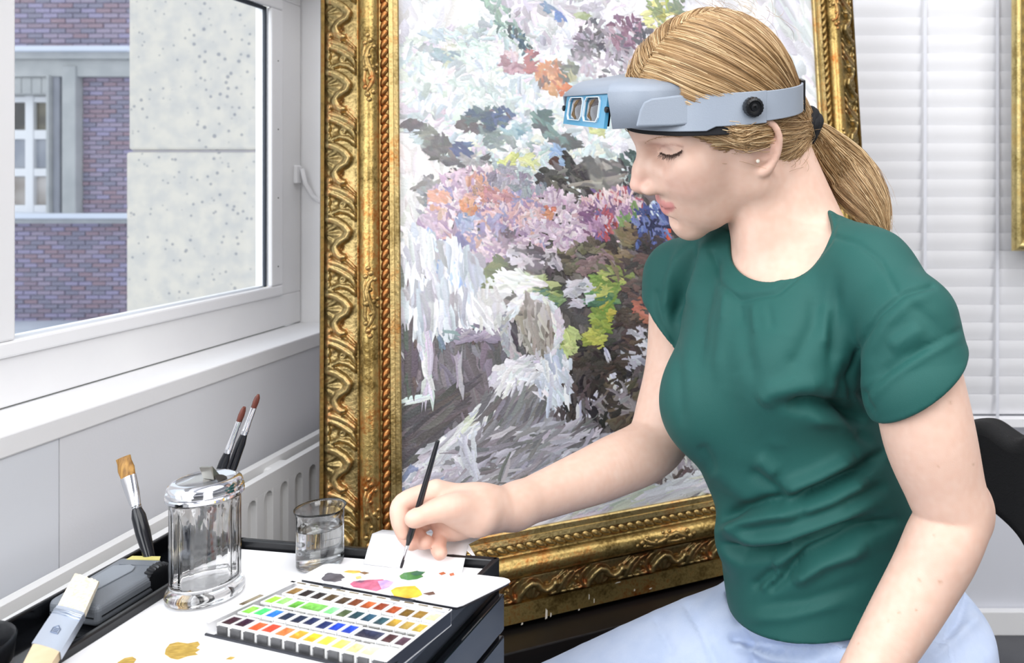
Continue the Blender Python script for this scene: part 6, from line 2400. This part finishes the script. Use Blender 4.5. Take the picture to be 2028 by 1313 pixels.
rad = np.sqrt(hrng.uniform(0, 1, n)) ** .7
an = hrng.uniform(0, 2 * math.pi, n)
endt = np.clip(hrng.beta(5, 1.3, n), .55, 1.0)
S2 = ss[None, :] * endt[:, None]
ctr_ = spl(pc, S2.ravel()).reshape(n, k_, 3)
rr_ = spl(pr_, S2.ravel()).reshape(n, k_)
tan = np.gradient(spl(pc, ss), axis=0)
tan /= np.linalg.norm(tan, axis=1, keepdims=True)
up_ = np.array([.55, .0, .83])
nA = up_ - tan * (tan @ up_)[:, None]
nA /= np.linalg.norm(nA, axis=1, keepdims=True)
nB = np.cross(tan, nA)
tw = an[:, None] + .25 * np.sin(ss * 3)[None]
lump = 1 + .10 * np.sin(an * 7)[:, None] * np.sin(ss * 3.1)[None]
PC = ctr_ + (nA[None] * (np.cos(tw) * rad[:, None] * rr_ * lump)[..., None] + nB[None] * (np.sin(tw) * rad[:, None] * rr_ * .72 * lump)[..., None])
PC += np.cumsum(hrng.normal(0, .0003, PC.shape), 1)
pony = strands('ponytail', PC, .00036, hair_cap, tipr=.5)
n2 = 160
sel = hrng.choice(n, n2)
PF = PC[sel] + (hrng.normal(0, .006, (n2, 1, 3)) * (ss ** 2)[None, :, None])
strands('loose_strands', PF, .00013, hair_cap, tipr=.4)
# core under the ponytail strands
core = MB().tube([Vector(q) for q in spl(pc, np.linspace(0, .93, 14))], list(spl(pr_, np.linspace(0, .93, 14)) * .62), 14)
core.build('ponytail_core', M_cap, hair_cap, smooth=True)
# black hair tie
tx = pc[1] - pc[0]
tx /= np.linalg.norm(tx)
tA = np.cross(tx, [0, 1, 0])
tA /= np.linalg.norm(tA)
tB = np.cross(tx, tA)
tie = MB()
tcn = pc[0] * .75 + pc[1] * .25
for kk in range(3):
    ring = []
    for i in range(37):
        a = 2 * math.pi * i / 36
        ring.append(Vector(tcn + tx * (.0055 * (kk - 1) + .0012 * math.sin(a * 3 + kk)) + (tA * math.cos(a) * 1.12 + tB * math.sin(a)) * (.0185 + .001 * math.sin(a * 5 + kk * 2))))
    tie.tube(ring, .0052, 8)
tie.build('hair_tie', mat('black_elastic', rgb(22, 22, 26), .8, bump=.4, bscale=900), person, smooth=True, label='black fabric hair tie')

# lashes, brow, earring
M_lash = mat('dark_lash', rgb(70, 52, 46), .6)
M_brow = mat('brow_hair', rgb(166, 126, 86), .6)


def px_hairs(name, line, n, ln, direction, radius, m, spread=.2, lift=.0005, curl=0.0):
    out = []
    for i in range(n):
        t = i / max(1, n - 1) * (len(line) - 1)
        k = min(int(t), len(line) - 2)
        u = t - k
        x, y = np.array(line[k]) * (1 - u) + np.array(line[k + 1]) * u + hrng.normal(0, .7, 2)
        q, nn = hit(x, y)
        if q is None:
            continue
        d = np.array(direction(i / n)) + hrng.normal(0, spread, 3)
        d /= np.linalg.norm(d)
        L_ = ln * hrng.uniform(.7, 1.1)
        out.append([q + nn * lift + d * L_ * s_ + np.array([0, 0, 1]) * curl * L_ * s_ ** 2 for s_ in np.linspace(0, 1, 6)])
    return strands(name, np.array(out), radius, person, m)


px_hairs('eyelashes', [(1309, 302), (1318, 307), (1330, 308), (1342, 304), (1350, 298)], 60, .0075, lambda t: HF * .75 + HL * (-.1 + .7 * t) - HU * .55, .00016, M_lash, .14, .0004, .12)
px_hairs('lash_line', [(1308, 301), (1318, 306), (1330, 307), (1342, 303), (1351, 297)], 90, .0026, lambda t: HF * .3 + HL * .5 - HU * .35, .00028, M_lash, .1, .0003)
px_hairs('eyebrow', [(1276, 284), (1286, 277), (1302, 272), (1325, 269), (1346, 270)], 110, .0045, lambda t: -HF * .8 + HL * .6 + HU * (.25 - .5 * t), .00009, M_brow, .2, .0003)
q, nn = hit(1500, 318)
MB().lathe([(.0021 * math.sin(a), -.0021 * math.cos(a)) for a in np.linspace(0, math.pi, 10)], Vector(q + nn * .0012), 16).build('ear_stud', mat('pearl', rgb(246, 240, 226), .2), person, smooth=True, label='small pearl ear stud')

# ------------------------------------------------------------------ the fine brush in her hand
brush('fine_brush', 'slim black paintbrush held over the paint box lid', P(793, 1129, .762), P(867, 873, .752), (.085, .20, .0013, .0017, .0030, .0002), mat('dark_wet_hair', rgb(60, 58, 62), .4), side=Vector((1, 0, 0)))
# ================================================================== head-worn magnifier
M_vis = mat('grey_visor_plastic', rgb(140, 149, 162), .42, bump=.12, bscale=900)
M_visb = mat('grey_band_plastic', rgb(146, 155, 168), .4, bump=.08, bscale=900)
M_blue = mat('blue_clear_plastic', rgb(96, 176, 216), .08, trans=.35, ior=1.45)
vz = thing('magnifier_visor', 'grey head-worn magnifying visor with a blue lens plate on the womans head', 'visor', tuple(HO))


def zpl(x, y):
    return 1.1555 + .22 * (y - .835) + .03 * (x + .014)


fh, lh = np.array([-.926, -.377]), np.array([.377, -.926])
bc_ = np.array([-.0470, .9040])


def band_pt(deg, r=0.0):
    t = math.radians(deg)
    c, s_ = math.cos(t), math.sin(t)
    a = .106 if c > 0 else .083
    return bc_ + fh * (a + r) * c + lh * (.0850 + r) * s_


def band_strip(name, d0, d1, h0, h1, th, m, parent, n=40, bev=.0007, zoff=0.0):
    """upright strip round the head; h0/h1 below/above the band plane (numbers or functions of angle)"""
    mb = MB()
    cs = []
    for i in range(n + 1):
        dg = d0 + (d1 - d0) * i / n
        lo_, hi2 = (h(dg) if callable(h) else h for h in (h0, h1))
        pi_, po = band_pt(dg), band_pt(dg, th)
        z = zpl(*pi_) + zoff
        cs.append([Vector((pi_[0], pi_[1], z + lo_)), Vector((po[0], po[1], z + lo_)), Vector((po[0], po[1], z + hi2)), Vector((pi_[0], pi_[1], z + hi2))])
    V = [v for c in cs for v in c]
    Fc = []
    for i in range(n):
        for k in range(4):
            k2 = (k + 1) % 4
            Fc.append((i * 4 + k, i * 4 + k2, (i + 1) * 4 + k2, (i + 1) * 4 + k))
    Fc += [(3, 2, 1, 0), (n * 4, n * 4 + 1, n * 4 + 2, n * 4 + 3)]
    return build(name, V, Fc, m, parent, smooth=40, bevel=bev)


# rear strap and front band
band_strip('rear_strap', 96, 264, -.0155, .0145, .0026, M_visb, vz)
band_strip('front_band', -100, 100, lambda d: -.0175 - .004 * (abs(d) < 70), .0150, .0030, M_vis, vz)
band_strip('sweat_band', -84, 84, -.0255, -.012, -.006, mat('black_foam', rgb(20, 20, 24), .8), vz)
# visor shell: open box narrowing to the lens plate
Nf, Ff = np.array([-.148, .795]), np.array([-.2145, .895])
R1, R2 = np.array([-.0725, .8190]), np.array([-.135, .980])
zt = lambda q, o: zpl(*q) + o


def v3(q, z):
    return Vector((q[0], q[1], z))


def mix(a, b_, t):
    return a * (1 - t) + b_ * t


c1 = mix(Nf, R1, .12)
c2 = mix(Ff, R2, .10)
ztopf, ztopr, zbotf, zbotr = .0205, .0245, -.0235, -.0205
zNf_t, zFf_t = P(1220, 163, .795).z, P(1132, 170, .895).z
zNf_b, zFf_b = P(1207, 256, .795).z, P(1117, 245, .895).z
top_in = [v3(mix(Nf, Ff, .03), zNf_t), v3(mix(Nf, Ff, .97), zFf_t)]
shell = MB()


def quadgrid(a, b_, c, d, nu=2, nv=2):
    pts = []
    for j in range(nv):
        for i in range(nu):
            u, w = i / (nu - 1), j / (nv - 1)
            pts.append((a * (1 - u) + b_ * u) * (1 - w) + (d * (1 - u) + c * u) * w)
    shell.grid(pts, nu, nv)


r1t, r2t = P(1374, 163, .82).z, zpl(*R2) + .0215
r1b = P(1395, 247, .82).z
dome = .006
f0, f1 = v3(Nf, zNf_t - .006), v3(Ff, zFf_t - .006)
inN, inF = mix(Nf, Ff, .10), mix(Nf, Ff, .90)
inward = np.array([-.83, -.56])
bk_ = -np.array([-.84, -.54]) * .006
g0, g1 = v3(inN + bk_, zNf_t + .001), v3(inF + bk_, zFf_t + .001)
rr1, rr2 = v3(mix(R1, R2, .09), r1t + .004), v3(mix(R1, R2, .91), r2t + .004)
e1, e2 = v3(R1, r1t - .003), v3(R2, r2t - .003)
b1, b2 = v3(R1, r1b), v3(R2, zpl(*R2) - .0195)
n1, n2_ = v3(Nf, zNf_b), v3(Ff, zFf_b)
VV = [f0, f1, g0, g1, rr1, rr2, e1, e2, b1, b2, n1, n2_]
FF = [(2, 3, 5, 4), (0, 2, 4, 6), (3, 1, 7, 5), (0, 6, 8, 10), (7, 1, 11, 9), (0, 1, 3, 2)]
so_ = build('visor_shell', VV, FF, M_vis, vz, bevel=.0055, segs=4, smooth=60)
sm = so_.modifiers.new('Solidify', 'SOLIDIFY')
sm.thickness = .0022
sm.offset = -1
# raised contour on the near side
sw = (R1 - Nf) / np.linalg.norm(R1 - Nf)
nout = np.array([sw[1], -sw[0]])
if nout[1] > 0:
    nout = -nout


def sidept(px, py, off=.0):
    """point on the near side wall"""
    d = P(px, py, 1.0) - Vector((0, 0, CZ))
    nn = Vector((nout[0], nout[1], 0))
    t = (Vector((Nf[0], Nf[1], CZ)) - Vector((0, 0, CZ))).dot(nn) / d.dot(nn)
    return Vector((0, 0, CZ)) + d * t + nn * off


con = MB()
pl_ = [(1258, 252), (1266, 218), (1274, 202), (1290, 195), (1330, 190), (1376, 184), (1376, 246), (1330, 250)]
con.prism([sidept(x, y, -.001) for x, y in pl_], Vector((nout[0], nout[1], 0)) * .0042)
con.build('side_panel', M_vis, vz, bevel=.0022, segs=3)
# blue lens plate
ax_u = (Ff - Nf)
ax_n = np.array([ax_u[1], -ax_u[0]])
ax_n = ax_n / np.linalg.norm(ax_n)
if ax_n[0] > 0:
    ax_n = -ax_n


def LP(u, v, o=0.0):
    """u 0 near..1 far, v 0 bottom..1 top on the lens plate; it leans out at the bottom"""
    q = mix(Nf, Ff, u)
    zb_, zt_ = mix(np.array([zNf_b]), np.array([zFf_b]), u)[0], mix(np.array([zNf_t]), np.array([zFf_t]), u)[0] - .008
    lean = (1 - v) * .005 - .0025
    return v3(q + ax_n * (o + lean), zb_ + (zt_ - zb_) * v)


def octo(uc, vc, du, dv, c):
    return [(uc - du, vc - dv + c), (uc - du + c * .25, vc - dv), (uc + du - c * .25, vc - dv), (uc + du, vc - dv + c), (uc + du, vc + dv - c), (uc + du - c * .25, vc + dv), (uc - du + c * .25, vc + dv), (uc - du, vc + dv - c)]


holes = [octo(.33, .50, .155, .33, .12), octo(.70, .50, .155, .33, .12)]
pb_ = MB()
# plate with two openings, as a ring of prisms round each opening
cells = [(0.04, .515), (.515, .96)]
for (ua, ub), hole in zip(cells, holes):
    outer_ = []
    for (u, v) in hole:
        cu, cv_ = (ua + ub) / 2, .5
        k = 1 / max(abs(u - cu) / ((ub - ua) / 2) + 1e-6, abs(v - cv_) / .5 + 1e-6)
        outer_.append((cu + (u - cu) * k, cv_ + (v - cv_) * k))
    corners = [(ua, 0), (ub, 0), (ub, 1), (ua, 1)]
    m = len(hole)
    for i in range(m):
        j = (i + 1) % m
        ring = [hole[i], hole[j], outer_[j]]
        # include the corner when the outer edge turns
        for c in corners:
            oi, oj = outer_[i], outer_[j]
            if (abs(oi[0] - c[0]) < 1e-6 and abs(oj[1] - c[1]) < 1e-6) or (abs(oi[1] - c[1]) < 1e-6 and abs(oj[0] - c[0]) < 1e-6):
                if not (abs(oi[0] - oj[0]) < 1e-6 or abs(oi[1] - oj[1]) < 1e-6):
                    ring.append(c)
        ring.append(outer_[i])
        pb_.hexa([LP(u, v, .001) for u, v in ring], [LP(u, v, .0045) for u, v in ring])
plate = pb_.build('lens_plate', M_blue, vz)
M_lens = mat('magnifier_lens', rgb(66, 60, 64), .03, spec=1.0, coat=1.0, col2=rgb(150, 148, 152), scale=140, stretch=(1, 1, .2), lo=.55, hi=.62)  # clear lens painted dark with pale streaks, for a dim interior and reflections
M_dk = mat('lens_backing', rgb(34, 30, 33), .4)
for hole in holes:
    cu, cv_ = sum(h[0] for h in hole) / 8, .5
    ringm = MB()
    for i in range(8):
        j = (i + 1) % 8
        a_, b2_ = hole[i], hole[j]
        sc_ = 1.07
        ao, bo = [(cu + (q[0] - cu) * sc_, cv_ + (q[1] - cv_) * sc_) for q in (a_, b2_)]
        ringm.hexa([LP(*a_, .0045), LP(*b2_, .0045), LP(*bo, .0045), LP(*ao, .0045)], [LP(*a_, .0062), LP(*b2_, .0062), LP(*bo, .0062), LP(*ao, .0062)])
    ringm.build('lens_rim', mat('clear_rim', rgb(214, 226, 236), .1), plate)
    lensm = MB()
    V = [LP(cu, cv_, .0060)] + [LP(cu + (u - cu) * .55, cv_ + (v - cv_) * .55, .0052) for u, v in hole] + [LP(u, v, .0030) for u, v in hole]
    Fc = [(0, 1 + i, 1 + (i + 1) % 8) for i in range(8)] + [(1 + i, 9 + i, 9 + (i + 1) % 8, 1 + (i + 1) % 8) for i in range(8)]
    Fc.append(tuple(range(16, 8, -1)))
    build('lens', V, Fc, M_lens, plate, smooth=40)
    for k_, (ua, ub) in enumerate(((-.8, -.45), (-.2, .25), (.5, .85))):
        pass
# screws at the ends of the plate
for u in (.02, .98):
    c = LP(u, .5, .003)
    MB().lathe([(0, 0), (.0026, 0), (.0030, .001), (.0030, .003), (.0020, .0036), (0, .0036)], c, 14, axis=(ax_n[0], ax_n[1], 0)).build('screw', M_black, plate, smooth=40)
# thin dark sheet added behind the lenses for the dim inside of the hood
hood = MB()
hood.hexa([LP(.06, .06, .0006), LP(.94, .06, .0006), LP(.94, .06, -.002), LP(.06, .06, -.002)], [LP(.06, .94, .0006), LP(.94, .94, .0006), LP(.94, .94, -.002), LP(.06, .94, -.002)])
hood.build('shade_backing', M_dk, plate)
# adjusting knob
kc2 = P(1492, 212, .818)
kn = Vector((lh[0], lh[1], -.18)).normalized()


def rib(r, h, a, j):
    return r * (1 + .03 * math.cos(a * 18)) if r > .008 else r


MB().lathe([(0, -.006), (.0085, -.006), (.0098, -.004), (.0100, .002), (.0092, .0045), (.0070, .0050), (.0064, .0030), (.0040, .0028), (.0036, .0044), (.0016, .0046), (.0012, .0030), (0, .0030)], kc2, 72, rib, axis=kn).build('knob', M_black, vz, smooth=35)
# clip at the back of the strap
band_strip('rear_clip', 158, 184, -.0180, .0170, .0050, M_black, vz, n=8)
# far knob
kf = band_pt(-90, .006)
MB().lathe([(0, -.006), (.0098, -.004), (.0100, .004), (.0070, .0060), (0, .0060)], Vector((kf[0], kf[1], zpl(*kf))), 32, axis=(-lh[0], -lh[1], 0)).build('knob', M_black, vz, smooth=35)

# ================================================================== her chair
M_uph = mat('black_upholstery', rgb(20, 20, 22), .85, bump=.3, bscale=500, sheen=.02)
ch = thing('office_chair', 'black upholstered chair behind the seated woman', 'chair', (.16, .98, 0))
bo = np.array([.275, 1.10])


def bp(px, py):
    """pixel onto the upright plane of the backrest"""
    d = P(px, py, 1.0) - Vector((0, 0, CZ))
    nn = Vector((E2[0], E2[1], 0))
    t = (Vector((bo[0], bo[1], 0)) - Vector((0, 0, 0))).dot(nn) / d.dot(nn)
    return Vector((0, 0, CZ)) + d * t


ol = [(1840, 880), (1870, 852), (1905, 840), (1938, 838), (1958, 845), (1982, 863), (2004, 878), (2028, 866), (2060, 850), (2110, 846), (2160, 866), (2195, 930), (2190, 1060), (2130, 1140), (2070, 1140), (2028, 1099), (2006, 1060), (1964, 1021), (1915, 985), (1865, 960)]
# chaikin smoothing
for _ in range(2):
    ol = [q for i in range(len(ol)) for q in ((ol[i][0] * .75 + ol[(i + 1) % len(ol)][0] * .25, ol[i][1] * .75 + ol[(i + 1) % len(ol)][1] * .25), (ol[i][0] * .25 + ol[(i + 1) % len(ol)][0] * .75, ol[i][1] * .25 + ol[(i + 1) % len(ol)][1] * .75))]
bdir = Vector((-E2[0], -E2[1], 0))
o = MB().prism([bp(x, y) for x, y in ol], bdir * .05).build('backrest', M_uph, ch, bevel=.016, segs=5, smooth=60)
seat = MB()
sc_ = np.array([.13, .93])
so2 = []
for i in range(40):
    a = 2 * math.pi * i / 40
    c, s_ = math.cos(a), math.sin(a)
    q = sc_ + E1[:2] * .23 * math.copysign(abs(c) ** .5, c) + E2[:2] * .22 * math.copysign(abs(s_) ** .5, s_)
    so2.append(Vector((q[0], q[1], .335)))
seat.prism(so2, (0, 0, .055)).build('seat', M_uph, ch, bevel=.02, segs=4, smooth=60)
bm0 = bp(2050, 1110) + bdir * .05
MB().tube([bm0, bm0 + Vector((0, 0, -.12)) + bdir * .01, Vector((sc_[0], sc_[1], .30)) + bdir * .20 + Vector((.05, -.03, -.02)), Vector((sc_[0], sc_[1], .315))], .016, 12).build('back_support', M_black, ch, smooth=50)
MB().tube([(sc_[0], sc_[1], .336), (sc_[0], sc_[1], .10)], .028, 20).build('gas_column', M_black, ch, smooth=40)
for k in range(5):
    a = 2 * math.pi * k / 5 + .3
    e_ = Vector((sc_[0] + .27 * math.cos(a), sc_[1] + .27 * math.sin(a), .075))
    MB().tube([(sc_[0], sc_[1], .115), e_], [.022, .014], 10).build('base_leg', M_black, ch, smooth=50)
    MB().tube([e_ + Vector((-.02 * math.sin(a), .02 * math.cos(a), -.045)), e_ + Vector((.02 * math.sin(a), -.02 * math.cos(a), -.045))], .029, 18).build('caster', M_black, ch, smooth=40)

# ================================================================== second gilded frame hanging at the right
G_pale = gold('pale_gilding', rgb(160, 140, 84), rgb(206, 188, 130), rgb(190, 160, 96), 0.38, 6)
YF = 1.86
x0_, zb_ = P(2003, 0, YF).x, P(0, 497, YF).z
fr2 = thing('hanging_frame', 'pale gilded frame hanging in front of the blind at the right', 'picture frame', (x0_ + .3, YF, zb_))
Wf, Hf = .62, .85
prof2 = [(0, 0), (.002, -.014), (.006, -.019), (.012, -.021), (.018, -.018), (.022, -.012), (.024, -.010), (.060, -.004), (.062, -.007), (.068, -.006), (.070, .0)]


def rail2(nm, a, b_, inn):
    mb = MB()
    a, b_, inn = Vector(a), Vector(b_), Vector(inn)
    al = (b_ - a).normalized()
    k = len(prof2)
    mb.add([a + inn * n_ + al * n_ + Vector((0, h, 0)) for n_, h in prof2] + [b_ + inn * n_ - al * n_ + Vector((0, h, 0)) for n_, h in prof2], [(i, k + i, k + i + 1, i + 1) for i in range(k - 1)] + [(0, k - 1, 2 * k - 1, k)])
    mb.build(nm, G_pale, fr2, smooth=50)
    # row of low carved shells in the hollow
    L_ = (b_ - a).length
    n_ = int((L_ - .06) / .030)
    first = None
    for i in range(n_):
        c = a + al * (.03 + (i + .5) * (L_ - .06) / n_) + inn * .042 + Vector((0, -.0068, 0))
        if first is None:
            V, Fc = [], []
            m_ = 18
            for j, (rr, hh) in enumerate(((1.0, .001), (.85, -.003), (.5, -.0055), (.25, -.003), (.0, -.004))):
                for k2 in range(m_):
                    t = 2 * math.pi * k2 / m_
                    w = rr * (1 + .16 * math.cos(6 * t) * (rr > .3))
                    V.append(c + al * (.0135 * w * math.cos(t)) + inn * (.0145 * w * math.sin(t)) + Vector((0, hh, 0)))
            for j in range(4):
                for k2 in range(m_):
                    k3 = (k2 + 1) % m_
                    Fc.append((j * m_ + k2, j * m_ + k3, (j + 1) * m_ + k3, (j + 1) * m_ + k2))
            first = build('carved_shell', V, Fc, G_pale, fr2, smooth=True)
            c0_ = c
        else:
            copy_to(first, c - c0_)


rail2('left_rail', (x0_, YF, zb_ + Hf), (x0_, YF, zb_), (1, 0, 0))
rail2('bottom_rail', (x0_, YF, zb_), (x0_ + Wf, YF, zb_), (0, 0, 1))
rail2('right_rail', (x0_ + Wf, YF, zb_), (x0_ + Wf, YF, zb_ + Hf), (-1, 0, 0))
rail2('top_rail', (x0_ + Wf, YF, zb_ + Hf), (x0_, YF, zb_ + Hf), (0, 0, -1))
MB().box((x0_ + .06, YF - .003, zb_ + .06), (x0_ + Wf - .06, YF + .002, zb_ + Hf - .06)).build('canvas', mat('dark_canvas', rgb(120, 112, 100), .6, col2=rgb(90, 84, 76), scale=8), fr2)
MB().box((x0_ + .01, YF + .0005, zb_ + .01), (x0_ + Wf - .01, YF + .02, zb_ + Hf - .01)).build('back_board', MATS['back_board_wood'], fr2)
